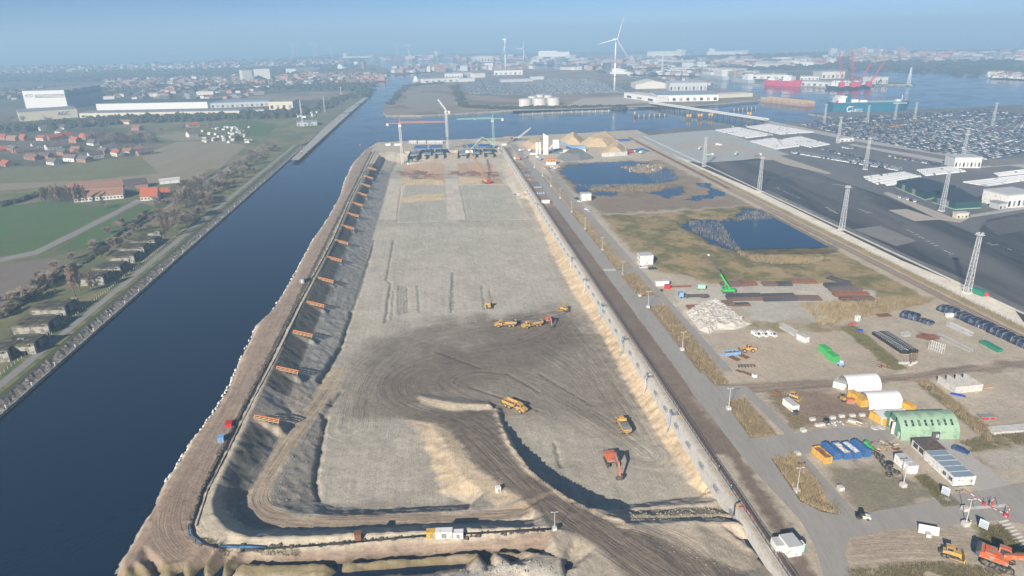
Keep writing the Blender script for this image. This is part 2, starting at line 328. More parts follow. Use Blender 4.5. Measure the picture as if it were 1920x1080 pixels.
# the dock floor
m = (Z < -7.9) & dock; C[m] = GREY
N4 = fbm(SS*1.0, TT*.12, .25)
C[m] *= (.88+.28*N4[m])[:, None]
paint([(702,425,-9),(1015,425,-9),(1040,520,-9),(1075,590,-9),(690,600,-9),(668,570,-9)], (.40,.38,.345), 6, 2, -9, .7)
paint([(730,335),(960,335),(990,412),(712,412)], (.46, .43, .38), 3, 1, -9)
paint([(760,347),(835,347),(840,417),(743,417)], (.36, .35, .31), 1, .5, -9); paint([(862,347),(955,347),(990,412),(876,412)], (.36, .35, .31), 1, .5, -9)
paint([(748,372),(780,365),(832,362),(832,376),(745,380)], (.52, .42, .28), 2, 3, -9)
paint([(758,312),(833,312),(835,345),(755,345)], (.38, .27, .20), 1, 1, -9); paint([(858,312),(925,312),(945,345),(860,345)], (.38, .27, .20), 1, 1, -9)
paint([(757,333),(830,338),(835,347),(752,347)], (.52, .42, .28), 1, 2, -9); paint([(860,332),(905,334),(900,345),(860,345)], (.52, .42, .28), 1, 2, -9)
# brown trafficked ground
paint([(690,640),(760,618),(900,592),(1010,580),(1080,575),(1130,640),(1168,700),(1200,770),(1180,830),(1100,800),(960,780),(930,790),(800,770),(720,790),(640,800),(640,740)], BROWN, 12, 6, -9, .66)
paint([(735,700),(800,660),(960,640),(1060,600),(1100,640),(1000,690),(900,720),(800,735),(780,765),(880,800),(900,830),(850,815),(740,770),(715,740)], BROWN, 8, 4, -9, .8)
paint([(930,598),(1060,590),(1090,640),(960,650),(900,625)], (.15,.128,.108), 8, 5, -9, .7)
paint([(590,850),(640,790),(760,787),(800,830),(830,930),(700,948),(600,945),(580,900)], (.37,.35,.315), 6, 3, -9, .9)
# ramp and spoil
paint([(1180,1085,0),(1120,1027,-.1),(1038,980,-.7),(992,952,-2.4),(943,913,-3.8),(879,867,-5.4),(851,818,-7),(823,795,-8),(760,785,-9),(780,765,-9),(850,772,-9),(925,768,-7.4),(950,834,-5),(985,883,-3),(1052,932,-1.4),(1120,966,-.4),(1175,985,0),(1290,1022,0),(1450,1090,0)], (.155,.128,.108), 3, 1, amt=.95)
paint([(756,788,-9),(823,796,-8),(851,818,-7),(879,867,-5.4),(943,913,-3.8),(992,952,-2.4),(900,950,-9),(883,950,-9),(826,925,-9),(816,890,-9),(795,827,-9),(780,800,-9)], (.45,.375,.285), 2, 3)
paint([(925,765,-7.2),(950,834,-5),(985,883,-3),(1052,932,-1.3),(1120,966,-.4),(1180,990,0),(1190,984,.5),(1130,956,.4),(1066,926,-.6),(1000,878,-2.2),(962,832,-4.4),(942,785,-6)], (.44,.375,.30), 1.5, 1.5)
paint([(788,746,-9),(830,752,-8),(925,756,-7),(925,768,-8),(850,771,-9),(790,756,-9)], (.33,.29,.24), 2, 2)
paint([(1185,990,0),(1390,984,0),(1435,1062,0),(1300,1018,0)], (.36,.315,.26), 5, 4, amt=.9)
paint([(1185,955),(1365,948),(1380,972),(1180,982)], (.25,.22,.14), 1.5, 1, -4, .7)
# sand slope under the wall
paint([(955,312,-9),(1012,420,-9),(1040,487,-9),(1077,555,-9),(1118,610,-9),(1150,670,-9),(1178,725,-9),(1214,781,-9),(1252,841,-9),(1300,915,-9),(1365,945,-5),(1230,735,-5),(1120,555,-5),(1066,470,-5),(960,302,-5)], (.47, .375, .27), 2.5, 2)
# left embankment: haul road on top, pale crest, dark revetment, grey toe slope
def band(s0, s1, col, t0=150, t1=780, soft=.8, wob=.4, amt=1.0): paint([(s0, t0), (s1, t0), (s1, t1), (s0, t1)], col, soft, wob, amt=amt, raw=True)
band(-84, -72, ROADB, 120, 800); band(-73.5, -68, (.40,.36,.30), 150); band(-68.4, -60, (.155,.148,.128), 225, 690, .7); band(-60, -47, (.285,.28,.268), 235, 690, 1.5)
band(-73.2, -70.8, (.10,.085,.075), 150, 770, .6, .8)
paint([(225,1075),(350,1058),(700,1056),(800,1044),(1000,1030),(1040,1000),(1030,992),(700,1018),(493,1032),(407,1030),(360,1008),(350,980),(400,870),(360,850),(300,920)], ROADB, 2, 1)
paint([(300,1010),(330,1060),(640,1052),(800,1042),(1010,1030),(1030,1012),(700,1030),(480,1044),(390,1040),(340,1000),(345,950),(385,880),(350,870),(310,930)], (.25,.19,.155), 3, 1.5, amt=.8)
paint([(397,937,.8),(433,853,.8),(460,800,.8),(470,830,-3),(420,940,-3),(415,975,-3),(440,990,-4),(480,1000,-4),(860,985,-4),(1030,985,0),(1030,998,0),(868,1004,.5),(680,1014,.5),(493,1028,.3),(415,1022,.3),(372,1000,.3),(378,950,.3)], (.42,.38,.315), 1, 1)
paint([(463,800,.5),(513,800,-4),(477,893,-5.6),(453,937,-5),(420,960,-3),(420,900,0)], (.17,.16,.14), 1.5, 1.2, amt=.9)
paint([(595,728,-8.6),(577,767,-7.6),(523,823,-6.6),(493,883,-5.8),(455,935,-5),(503,935,-5),(512,905,-5.4),(550,840,-6.4),(602,772,-7.8),(625,738,-8.6),(650,690,-9),(620,690,-9)], (.36,.30,.235), 1.5, 1)
paint([(440,950),(503,937),(552,968),(816,961),(985,953),(1000,973),(860,982),(600,991),(487,992),(450,980)], (.29,.235,.19), 1.5, 1, -5)
paint([(602,772,-8),(618,760,-9),(610,780,-9),(597,840,-9),(588,905,-9),(598,940,-9),(830,944,-9),(880,940,-9),(940,955,-5),(816,959,-5),(552,966,-5),(503,935,-5),(512,905,-5),(550,840,-6)], (.30,.28,.25), 1.5, 1)
# near bank, white mound, ditch
paint([(225,1085),(240,1066),(420,1058),(640,1060),(800,1048),(960,1036),(1010,1040),(960,1050),(800,1072),(640,1085)], (.20,.17,.105), 2, 2, -2)
paint([(700,1090),(860,1066),(960,1052),(1030,1056),(1080,1075),(1075,1090)], (.52,.49,.44), 2, 2, 0)
# right of the wall: cable strip, dark brown strip, soil between ditch and road
band(75.6, 78, (.30,.28,.25), 120, 800, .5, .3); band(78, 86, DARK, 175, 490, .6, .5); band(78, 86, (.25,.185,.155), 490, 780, .6, .5)
paint([(1290,760),(1310,740),(1360,800),(1420,900),(1490,1000),(1530,1085),(1490,1085),(1450,1000),(1380,880)], DARK, 2, 2)
paint([(1290,745),(1320,735),(1370,800),(1340,800)], (.27,.215,.18), 3, 2)
band(93, 103, (.30,.25,.20), 225, 700, 1, 1)
VERGE = (.235, .20, .115)
for pl_ in ([(1060,396),(1085,396),(1175,505),(1145,505)], [(1158,515),(1190,510),(1228,552),(1190,557)], [(1222,576),(1250,570),(1370,722),(1335,722)], [(1366,757),(1395,750),(1460,820),(1405,820)], [(1446,858),(1490,850),(1590,975),(1500,945)]):
    paint(pl_, VERGE, 2, 1.5); paint(pl_, (.36,.27,.15), 2, 1.5, noise=1.2)
# wetlands
OL, TAN = (.155, .145, .065), (.29, .225, .125)
paint([(1128,405),(1250,398),(1430,385),(1530,440),(1700,525),(1760,560),(1640,568),(1480,530),(1330,528),(1230,505),(1180,462)], OL, 4, 4)
paint([(1128,405),(1250,398),(1430,385),(1530,440),(1700,525),(1760,560),(1640,568),(1480,530),(1330,528),(1230,505),(1180,462)], TAN, 4, 4, noise=1.5)
paint([(1200,420),(1330,440),(1390,500),(1460,515),(1560,510),(1640,520),(1560,530),(1330,515),(1260,480)], TAN, 8, 8, amt=.75, noise=2.2)
paint([(1030,310),(1060,305),(1240,300),(1360,360),(1420,385),(1130,402),(1100,380),(1060,345)], (.24,.195,.15), 5, 5)
paint([(1100,372),(1300,372),(1400,380),(1280,392),(1130,402)], (.20,.15,.125), 3, 4, noise=1.6)
paint([(1080,345),(1180,345),(1280,345),(1300,365),(1200,372),(1100,368)], (.15,.11,.06), 3, 5, noise=1.4)
paint([(1500,560),(1600,545),(1700,555),(1780,560),(1640,590),(1540,612),(1530,605)], TAN, 1.5, 1.5)
paint([(1540,500),(1620,540),(1720,548),(1640,560),(1600,555)], (.16,.15,.07), 4, 4, noise=1.5)
# yards
paint([(1265,540),(1545,530),(1640,545),(1640,565),(1400,572),(1275,572)], PALE, 3, 2)
paint([(1392,576),(1440,565),(1530,566),(1560,600),(1520,607),(1420,607)], (.40,.39,.36), 1.5, 1)
paint([(1260,570),(1300,560),(1400,600),(1400,615),(1320,625)], (.48,.45,.40), 3, 4)
paint([(1330,625),(1400,612),(1500,600),(1560,612),(1590,610),(1640,650),(1730,690),(1600,705),(1420,715)], (.40,.345,.285), 4, 4)
paint([(1590,610),(1740,575),(1920,660),(1930,680),(1730,690)], (.39,.345,.29), 4, 3)
paint([(1410,600),(1560,605),(1600,620),(1500,620),(1400,618)], VERGE, 2, 3, noise=1.5); paint([(1575,612),(1600,608),(1700,690),(1670,692)], (.14,.14,.065), 1.5, 1.5)
paint([(1335,722),(1560,712),(1750,695),(1930,672),(1930,690),(1760,708),(1580,728),(1420,738),(1345,745)], (.255,.205,.17), 2, 2)
paint([(1440,740),(1560,730),(1650,760),(1640,785),(1530,800),(1480,805)], (.235,.18,.145), 3, 3)
paint([(1715,715),(1740,715),(1890,830),(1850,830)], (.15,.14,.08), 1.5, 1.5)
paint([(1535,868),(1600,860),(1700,900),(1770,940),(1660,960),(1600,950)], (.22,.195,.155), 4, 4); paint([(1560,870),(1660,870),(1700,905),(1620,930)], (.20,.19,.135), 6, 6, noise=1.4)
paint([(1715,895),(1730,890),(1800,945),(1770,950)], VERGE, 1.5, 1.5); paint([(1570,1000),(1700,980),(1830,1000),(1860,1050),(1700,1065),(1600,1060)], (.36,.305,.25), 5, 4)
paint([(1600,1068),(1760,1055),(1900,1075),(1900,1090),(1600,1090)], VERGE, 3, 4, noise=1.6); paint([(1830,985),(1880,985),(1925,1030),(1925,1050),(1850,1040)], (.15,.15,.07), 2, 2)
paint([(1800,830),(1925,800),(1925,860),(1850,880)], (.20,.18,.11), 3, 4, noise=1.5); paint([(1820,848),(1925,833),(1925,870),(1870,880)], (.37,.35,.32), 2, 2)
# rail strip, embankment of the terminal
band(226, 240, (.40,.35,.28), 230, 830, 2, 1); band(231, 236, (.235,.175,.155), 230, 830, .8, .3); band(242.5, 253, (.66,.62,.55), 230, 830, 1, .8); band(238, 243, (.30,.24,.13), 250, 620, 1.5, 1)
paint([(960,300),(1030,330),(1060,300),(1200,295),(1190,262),(960,266)], (.44,.385,.32), 4, 3)
# --- tyre tracks: lateral / along coordinates of the nearest track
paths = [[(1260,1090,0),(1140,1012,-.5),(1045,942,-1.5),(960,870,-4.5),(900,808,-7),(850,780,-8.5),(780,764,-9),(738,740,-9),(745,702,-9),(810,675,-9),(900,655,-9),(1000,640,-9),(1060,598,-9)],
  [(660,800,-9),(670,730,-9),(700,680,-9),(760,640,-9),(850,615,-9),(960,600,-9),(1050,585,-9)], [(965,770,-9),(880,742,-9),(830,715,-9),(880,690,-9),(980,700,-9),(1080,760,-9),(1160,810,-9),(1210,850,-9)], [(1050,600,-9),(1090,650,-9),(1130,710,-9),(1170,770,-9),(1200,830,-9)], [(1010,650,-9),(1080,690,-9),(1120,740,-9)],
  [(640,690,-9),(600,750,-8),(540,830,-6.4),(490,905,-5.4),(475,945,-5),(520,972,-5),(700,976,-5),(990,965,-4)], [(1040,1010,0),(900,1022,0),(700,1036,0),(480,1048,0),(370,1035,0),(330,990,0),(338,940,0),(380,850,0),(440,740,0),(510,610,0),(580,480,0),(640,380,0),(690,285,0)],
  [(1340,740,0),(1560,722,0),(1760,702,0),(1930,680,0)], [(1450,760,0),(1530,790,0),(1600,790,0)], [(1590,1040,0),(1700,1030,0),(1820,1040,0)], [(1330,1085,0),(1280,1030,0),(1200,1000,0),(1120,985,0)]]
wid = [9, 9, 9, 8, 8, 6, 8, 5, 8, 12, 8]
U = SS.copy(); V = TT.copy(); W = np.full(SS.shape, .35); W[~dock] = .12; best = np.full(SS.shape, .35)
for k, (pp, wd) in enumerate(zip(paths, wid)):
    P = [ST(*p) for p in pp]
    # round the corners
    for _ in range(3): P = [P[0]]+[q for a, b in zip(P[:-1], P[1:]) for q in ((a[0]*.75+b[0]*.25, a[1]*.75+b[1]*.25), (a[0]*.25+b[0]*.75, a[1]*.25+b[1]*.75))]+[P[-1]]
    bd = np.full(SS.shape, 1e9); bu = np.zeros(SS.shape); bv = np.zeros(SS.shape); acc = 0
    for a, b in zip(P[:-1], P[1:]):
        s0, s1 = min(a[0], b[0])-wd*1.8, max(a[0], b[0])+wd*1.8; t0, t1 = min(a[1], b[1])-wd*1.8, max(a[1], b[1])+wd*1.8
        i0, i1 = np.searchsorted(sg, (s0, s1)); j0, j1 = np.searchsorted(tg, (t0, t1)); L = math.hypot(b[0]-a[0], b[1]-a[1])
        if i0 < i1 and j0 < j1:
            q = np.s_[j0:j1, i0:i1]; d, u, sd_ = dseg(SS[q], TT[q], a, b); sg_ = np.where(sd_ >= 0, d, -d); k_ = d < bd[q]
            bd[q] = np.where(k_, d, bd[q]); bu[q] = np.where(k_, sg_, bu[q]); bv[q] = np.where(k_, acc+u*L, bv[q])
        acc += L
    wt = np.clip(1.5-bd/wd, 0, 1); wt = wt*(.62 if k in (6, 9) else 1); k_ = wt > best; best = np.where(k_, wt, best); U = np.where(k_, bu+k*137, U); V = np.where(k_, bv, V); W = np.where(k_, wt, W)
Z += np.where(W > .5, (fbm(U*1.6, V*.05, .8, 3)-.5)*.25*W, 0)
# straight grading furrows cut in the floor (real shallow trenches)
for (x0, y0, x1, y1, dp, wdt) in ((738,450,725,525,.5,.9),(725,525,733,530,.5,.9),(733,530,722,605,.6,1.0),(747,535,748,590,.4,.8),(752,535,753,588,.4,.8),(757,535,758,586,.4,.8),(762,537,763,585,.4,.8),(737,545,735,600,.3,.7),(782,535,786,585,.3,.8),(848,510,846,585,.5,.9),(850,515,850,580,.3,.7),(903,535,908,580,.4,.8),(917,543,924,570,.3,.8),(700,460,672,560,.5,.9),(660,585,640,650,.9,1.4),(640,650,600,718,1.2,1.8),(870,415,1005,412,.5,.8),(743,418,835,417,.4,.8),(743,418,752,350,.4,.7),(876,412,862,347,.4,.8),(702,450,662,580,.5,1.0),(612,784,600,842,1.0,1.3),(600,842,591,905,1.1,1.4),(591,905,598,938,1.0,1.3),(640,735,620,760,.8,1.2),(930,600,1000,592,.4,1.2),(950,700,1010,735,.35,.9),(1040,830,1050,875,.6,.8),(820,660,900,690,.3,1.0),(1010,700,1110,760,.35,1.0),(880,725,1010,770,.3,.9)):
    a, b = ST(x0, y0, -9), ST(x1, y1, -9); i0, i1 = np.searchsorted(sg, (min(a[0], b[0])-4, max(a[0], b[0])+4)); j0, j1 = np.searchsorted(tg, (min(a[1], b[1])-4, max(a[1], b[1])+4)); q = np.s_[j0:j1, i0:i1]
    d = dseg(SS[q]+(N2[q]-.5)*1.5, TT[q], a, b)[0]; Z[q] -= 1.1*dp*np.clip(1.3-d/(wdt*.62), 0, 1); C[q] *= (1-.35*np.clip(1.5-d/(wdt*.6), 0, 1))[..., None]  # soil colour also darkened along each trench, standing in for its shadow
wet = np.where((SS > 100) & (SS < 230) & (TT > 370) & (TT < 760), np.clip((-.02-Z)/.3, 0, 1), 0)[..., None]; C = C*(1-wet*.55)
wet = np.clip((-1.9-Z)/.7, 0, 1)*((SS < -79) | (TT < 139)); C = C*(1-wet*.5)[..., None]
C *= 1.14*np.array((1.02, 1.0, .93)); C *= (.84+.32*N1+.18*(N2-.5))[..., None]; C *= (.94+.12*N3)[..., None]
me = bpy.data.meshes.new('ground'); nv = NS*NT
co3 = np.stack([SS-K*TT, TT, Z], -1).reshape(-1, 3).astype(np.float32)
idx = np.arange(nv).reshape(NT, NS); quads = np.stack([idx[:-1, :-1], idx[:-1, 1:], idx[1:, 1:], idx[1:, :-1]], -1).reshape(-1, 4)
me.vertices.add(nv); me.vertices.foreach_set('co', co3.ravel()); nf = len(quads)
me.loops.add(nf*4); me.loops.foreach_set('vertex_index', quads.ravel().astype(np.int32)); me.polygons.add(nf)
me.polygons.foreach_set('loop_start', np.arange(0, nf*4, 4, dtype=np.int32)); me.update(calc_edges=True); me.polygons.foreach_set('use_smooth', np.ones(nf, bool))
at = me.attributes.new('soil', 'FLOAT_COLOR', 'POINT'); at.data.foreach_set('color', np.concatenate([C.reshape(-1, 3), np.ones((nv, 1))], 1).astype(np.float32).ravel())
at = me.attributes.new('track', 'FLOAT_VECTOR', 'POINT'); at.data.foreach_set('vector', np.stack([U, V, W], -1).reshape(-1, 3).astype(np.float32).ravel())
def HZ(x, y):
    s = x+K*y; i = min(max(int(np.searchsorted(sg, s))-1, 0), NS-2); j = min(max(int(np.searchsorted(tg, y))-1, 0), NT-2)
    fx = min(max((s-sg[i])/(sg[i+1]-sg[i]), 0), 1); fy = min(max((y-tg[j])/(tg[j+1]-tg[j]), 0), 1)
    return float((Z[j, i]*(1-fx)+Z[j, i+1]*fx)*(1-fy)+(Z[j+1, i]*(1-fx)+Z[j+1, i+1]*fx)*fy)
def on(px, py, z=0.0):
    """photo point -> place standing on the terrain"""
    for _ in range(6): x, y = G(px, py, z); z = HZ(x, y) if (-100 < x+K*y < 262 and y < 915) else 0.0
    return (x, y, z)
m = bpy.data.materials.new('soil'); m.use_nodes = True; MT['soil'] = m; n = m.node_tree.nodes; L = m.node_tree.links; b = n['Principled BSDF']; b.inputs['Roughness'].default_value = .95; b.inputs['Specular IOR Level'].default_value = .15
a1 = n.new('ShaderNodeAttribute'); a1.attribute_name = 'soil'; a2 = n.new('ShaderNodeAttribute'); a2.attribute_name = 'track'; sp = n.new('ShaderNodeSeparateXYZ'); L.new(a2.outputs['Vector'], sp.inputs[0])
def mth(op, a, b_=None, c=None):
    q = n.new('ShaderNodeMath'); q.operation = op
    for i, v_ in enumerate((a, b_, c)):
        if v_ is None: continue
        if isinstance(v_, (int, float)): q.inputs[i].default_value = v_
        else: L.new(v_, q.inputs[i])
    return q.outputs[0]
def nz(vec, sc, det=4, rg=.6):
    q = n.new('ShaderNodeTexNoise'); q.inputs['Scale'].default_value = sc; q.inputs['Detail'].default_value = det; q.inputs['Roughness'].default_value = rg; L.new(vec, q.inputs['Vector']); return q.outputs[0]
cx = n.new('ShaderNodeCombineXYZ'); L.new(sp.outputs[0], cx.inputs[0]); L.new(mth('MULTIPLY', sp.outputs[1], .045), cx.inputs[1])
geo = n.new('ShaderNodeNewGeometry'); t1 = nz(cx.outputs[0], .55, 4, .7); t2 = nz(cx.outputs[0], 2.1, 3, .6); g1 = nz(geo.outputs['Position'], .35, 5, .7); g2 = nz(geo.outputs['Position'], 1.1, 8, .8)
tr = mth('MULTIPLY', mth('SUBTRACT', mth('ADD', mth('MULTIPLY', t1, 1.2), t2), 1.1), sp.outputs[2])
gr = mth('ADD', mth('MULTIPLY', mth('SUBTRACT', g1, .5), .55), mth('MULTIPLY', mth('SUBTRACT', g2, .5), 1.3))
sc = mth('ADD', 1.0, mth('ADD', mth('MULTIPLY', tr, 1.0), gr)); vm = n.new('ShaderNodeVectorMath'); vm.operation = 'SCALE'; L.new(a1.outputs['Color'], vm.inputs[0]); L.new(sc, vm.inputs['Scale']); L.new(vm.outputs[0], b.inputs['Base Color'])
bp = n.new('ShaderNodeBump'); bp.inputs['Strength'].default_value = .7; bp.inputs['Distance'].default_value = .35; L.new(mth('ADD', mth('MULTIPLY', tr, 1.0), mth('MULTIPLY', gr, .8)), bp.inputs['Height']); L.new(bp.outputs[0], b.inputs['Normal'])
me.materials.append(m)
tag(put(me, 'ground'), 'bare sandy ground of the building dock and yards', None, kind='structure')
# ================================================================ water
def water_mat(name, col, bump, sc_, rough=.06):
    m = bpy.data.materials.new(name); m.use_nodes = True; n = m.node_tree.nodes; L = m.node_tree.links; b = n['Principled BSDF']
    b.inputs['Base Color'].default_value = (*col, 1); b.inputs['Roughness'].default_value = rough; b.inputs['IOR'].default_value = 1.33
    g = n.new('ShaderNodeNewGeometry'); no = n.new('ShaderNodeTexNoise'); no.inputs['Scale'].default_value = sc_; no.inputs['Detail'].default_value = 5; L.new(g.outputs['Position'], no.inputs['Vector'])
    w2 = n.new('ShaderNodeTexNoise'); w2.inputs['Scale'].default_value = sc_*.03; w2.inputs['Detail'].default_value = 6; w2.inputs['Distortion'].default_value = .6; L.new(g.outputs['Position'], w2.inputs['Vector']); mr = n.new('ShaderNodeMapRange'); mr.inputs[1].default_value = .35; mr.inputs[2].default_value = .65; mr.inputs[3].default_value = .03; mr.inputs[4].default_value = .2; L.new(w2.outputs[0], mr.inputs[0]); L.new(mr.outputs[0], b.inputs['Roughness'])
    bp = n.new('ShaderNodeBump'); bp.inputs['Strength'].default_value = bump; bp.inputs['Distance'].default_value = .12; L.new(no.outputs[0], bp.inputs['Height']); L.new(bp.outputs[0], b.inputs['Normal']); MT[name] = m
water_mat('water_mat', (.002, .013, .036), .35, .8); water_mat('pond_mat', (.010, .045, .10), .15, 1.2); water_mat('ditch_mat', (.03, .024, .014), .1, 1.5)
hole = [XY(s+1.6, t) for s, t in SHORE[1:-1]]+[XY(-60, 800), XY(70, 800), XY(74.9, 790), XY(74.9, 142), XY(*ST(1385, 990)), XY(*ST(1100, 1010)), XY(*ST(700, 1042)), XY(*ST(430, 1046)), XY(*ST(300, 1050))]
outer = [(-9000, -400), (9000, -400), (9000, 16000), (-9000, 16000)]; tri = geometry.tessellate_polygon([[Vector((*p, 0)) for p in outer], [Vector((*p, 0)) for p in hole[::-1]]])
PP = outer+hole[::-1]; mb = MB(); fs = []
for t3 in tri:
    a, b, c = [PP[i] for i in t3]; fs.append(tuple(t3) if (b[0]-a[0])*(c[1]-a[1])-(b[1]-a[1])*(c[0]-a[0]) > 0 else tuple(t3[::-1]))
mb.add([(x, y, WZ) for x, y in PP], fs); tag(mb.build('water', 'water_mat'), 'blue canal and harbour water', None, kind='structure')
mb = MB(); mb.sheet([XY(*p) for p in [(100,380),(226,380),(228,740),(110,740)]], POND); tag(mb.build('pond_water', 'pond_mat'), 'blue pools in the wetland', None, kind='structure')
# ================================================================ land, roads and pavements
mat('land_grass', (.13, .145, .06), .95, .3, .02, .05, spots=((.21, .18, .10), .4, .03), fine=.4)
mat('land_dark', (.15, .13, .095), .95, .4, .012, 0, spots=((.075, .085, .05), .5, .009), fine=.08)
mat('land_far', (.18, .155, .12), .95, .35, .008, 0, spots=((.11, .115, .06), .45, .004), fine=.06)
mat('peninsula', (.27, .215, .16), .95, .3, .015, 0, spots=((.16, .13, .09), .4, .012), fine=.2)
mat('field_green', (.075, .135, .04), .95, .16, .02, .03, spots=((.09, .13, .05), .3, .05), fine=.5)
mat('field_plough', (.185, .155, .13), .95, .15, .05, .06, stretch=(.6, .08), fine=1.2)
mat('field_stubble', (.26, .225, .155), .95, .15, .06, 0, stretch=(-.5, .05), fine=.5)
mat('field_olive', (.17, .175, .085), .95, .2, .03, 0, fine=.3)
mat('road_grey', (.315, .30, .275), .9, .13, .15, .01, stretch=(.1, .12), fine=2)
mat('road_pale', (.40, .385, .36), .9, .12, .2, .01, fine=1.5)
mat('track_grey', (.25, .245, .235), .9, .16, .3, .01, stretch=(.1, .15), fine=2)
mat('asphalt_mid', (.135, .138, .145), .85, .2, .03, 0, stretch=(1.05, .2), spots=((.17, .17, .17), .35, .02), fine=.5)
mat('asphalt_dark', (.052, .056, .066), .8, .6, .035, 0, stretch=(1.2, .12), spots=((.12, .12, .122), .3, .022), fine=.3)
mat('asphalt_track', (.155, .15, .145), .85, .2, .05, 0, fine=.5)
mat('quay', (.36, .345, .31), .9, .14, .05, 0, fine=.4)
mat('pad_sand', (.40, .36, .31), .95, .15, .1, 0)
mat('pad_blue', (.36, .38, .375), .95, .1, .06, 0)
mat('paint_white', (.72, .72, .70), .7, .12, 1)
mat('stone_bank', (.20, .175, .14), .95, .45, .5, .3, spots=((.38, .36, .32), .3, .8), fine=3)
mat('bank_dark', (.075, .085, .04), .95, .3, .4, .1)
def sheet(name, pts, z, m, label=None, zz=0.0, raw=False):
    mb = MB(); mb.sheet(pts if raw else GP(pts, zz), z); o = mb.build(name, m); return tag(o, label, None, kind='structure')
def land(name, pts, m, label, z0=-6.0, top=0.0, raw=False):
    P = pts if raw else GP(pts, WZ); mb = MB(); mb.sheet(P, top, 0); n = len(P)
    a = sum(P[i][0]*P[(i+1) % n][1]-P[(i+1) % n][0]*P[i][1] for i in range(n))
    if a < 0: P = P[::-1]
    for i in range(n):
        p, q = P[i], P[(i+1) % n]; mb.add([(*p, z0), (*q, z0), (*q, top), (*p, top)], [(0, 1, 2, 3)], 1)
    return tag(mb.build(name, [m, 'concrete_old']), label, None, kind='structure')
FT = 1100
leftP = [(-1500, 60), XY(-162.5, 60), XY(-162.5, 830), G(577,271,WZ), G(640,216,WZ), G(672,190,WZ), G(697,171,WZ), G(700,158,WZ), G(724,147,WZ), (-430, 2700), (-600, 3300), (-5000, 3300), (-5000, 60)]
land('left_land', leftP, 'land_grass', 'grassland and fields left of the canal', raw=True)
def sstrip(name, s0, s1, t0, t1, z, m, label, st_=25):
    mb = MB(); ts = np.arange(t0, t1+st_, st_)
    for a, b in zip(ts[:-1], ts[1:]): mb.add([(*XY(s0, a), z), (*XY(s1, a), z), (*XY(s1, b), z), (*XY(s0, b), z)], [(0, 1, 2, 3)])
    return tag(mb.build(name, m), label, None, kind='structure')
# the canal's west bank: low quay wall, stone slope, grass, tow path
mb = MB(); mbs = MB(); ts = np.arange(60, 842, 1.5); prof = [(-158.3, -1.5), (-159.6, -1.2), (-161, -.7), (-162.6, .05)]; rows = []
for t in ts: rows.append([(*XY(s+random.uniform(-.3, .3), t), z+random.uniform(-.16, .2)) for s, z in prof])
for a, b in zip(rows[:-1], rows[1:]):
    for i in range(3): mbs.add([a[i], b[i], b[i+1], a[i+1]], [(0, 1, 2, 3)])
tag(mbs.build('canal_bank', 'stone_bank'), 'rough stone slope of the west canal bank', None, kind='structure')
t_ = thing('quay_wall', 'low concrete wall along the west side of the canal', 'wall', (*XY(-158, 60), 0))
for t in np.arange(60, 840, 30):
    q = MB(); x0, y0 = XY(-158, t); x1, y1 = XY(-158, t+29.8); bx, by = XY(-158, 60); q.prism([(x0-bx, y0-by), (x1-bx, y1-by), (x1-bx-.5, y1-by), (x0-bx-.5, y0-by)], -5, -1.35); q.build('wall_section', 'concrete_old', t_)
sstrip('bank_grass', -165.2, -162.6, 60, 830, .05, 'bank_dark', 'dark grass on the canal bank')
sstrip('verge_grass', -176, -165.2, 60, 830, .03, 'grass', 'grass verge beside the tow path')
sstrip('towpath', -171.2, -167.4, 60, 830, .08, 'track_grey', 'grey tow path along the canal')
sstrip('field_path', -211.5, -208.8, 150, 830, .06, 'track_grey', 'narrow grey path between fields and bunkers')
sstrip('field_ditch', -217, -212.5, 150, 700, .04, 'bank_dark', 'dark ditch beside the field path')
sheet('diagonal_road', [(-60,492),(0,484),(66,470),(140,434),(200,404),(256,374),(266,377),(206,409),(146,440),(72,477),(0,491),(-60,500)], .09, 'track_grey', 'grey farm road crossing the green fields')
sheet('meadow', [(-300,405),(0,388),(80,378),(190,386),(250,378),(196,403),(66,468),(0,482),(-300,515)], .04, 'field_green', 'bright green meadow left of the farm road')
sheet('meadow', [(150,440),(264,381),(300,390),(258,432),(195,462),(105,470)], .04, 'field_green', 'bright green meadow right of the farm road')
sheet('ploughed_field', [(-300,525),(0,496),(98,483),(122,491),(112,513),(0,578),(-300,720)], .04, 'field_plough', 'grey ploughed field at the left edge')
sheet('stubble_field', [(-200,352),(160,338),(330,322),(385,318),(392,332),(300,346),(160,346),(-200,372)], .04, 'field_stubble', 'brown stubble field behind the farm')
sheet('vineyard_field', [(262,292),(330,266),(420,264),(462,274),(410,316),(300,326)], .05, 'field_stubble', 'striped brown field beyond the village')
sheet('stubble_field', [(290,255),(335,247),(400,262),(330,264)], .04, 'field_stubble', 'small brown field behind the village trees')
sheet('olive_field', [(-200,325),(0,316),(150,305),(262,292),(300,326),(160,337),(-200,352)], .03, 'field_olive', 'olive field in front of the village')
sheet('olive_field', [(400,232),(470,225),(520,235),(500,255),(440,255)], .03, 'field_green', 'green field beside the white allotments')
sheet('quay_road', [(545,300),(612,236),(650,205),(682,182),(690,183),(655,213),(560,300)], .07, 'quay', 'pale quay road on the far west bank')
sheet('brown_waste_land', [(180,204),(420,180),(600,172),(690,168),(660,188),(560,188),(420,196),(190,206)], .03, 'peninsula', 'brown waste ground behind the glassworks')
sheet('village_ground', [(-300,262),(0,246),(180,240),(290,238),(300,288),(150,303),(0,318),(-300,330)], .02, 'land_dark', 'dark garden ground of the village')
sheet('works_ground', [(-600,236),(0,232),(400,222),(560,214),(640,200),(688,166),(690,150),(640,128),(0,134),(-600,146)], .015, 'land_dark', 'dark scrub and yards behind the village')
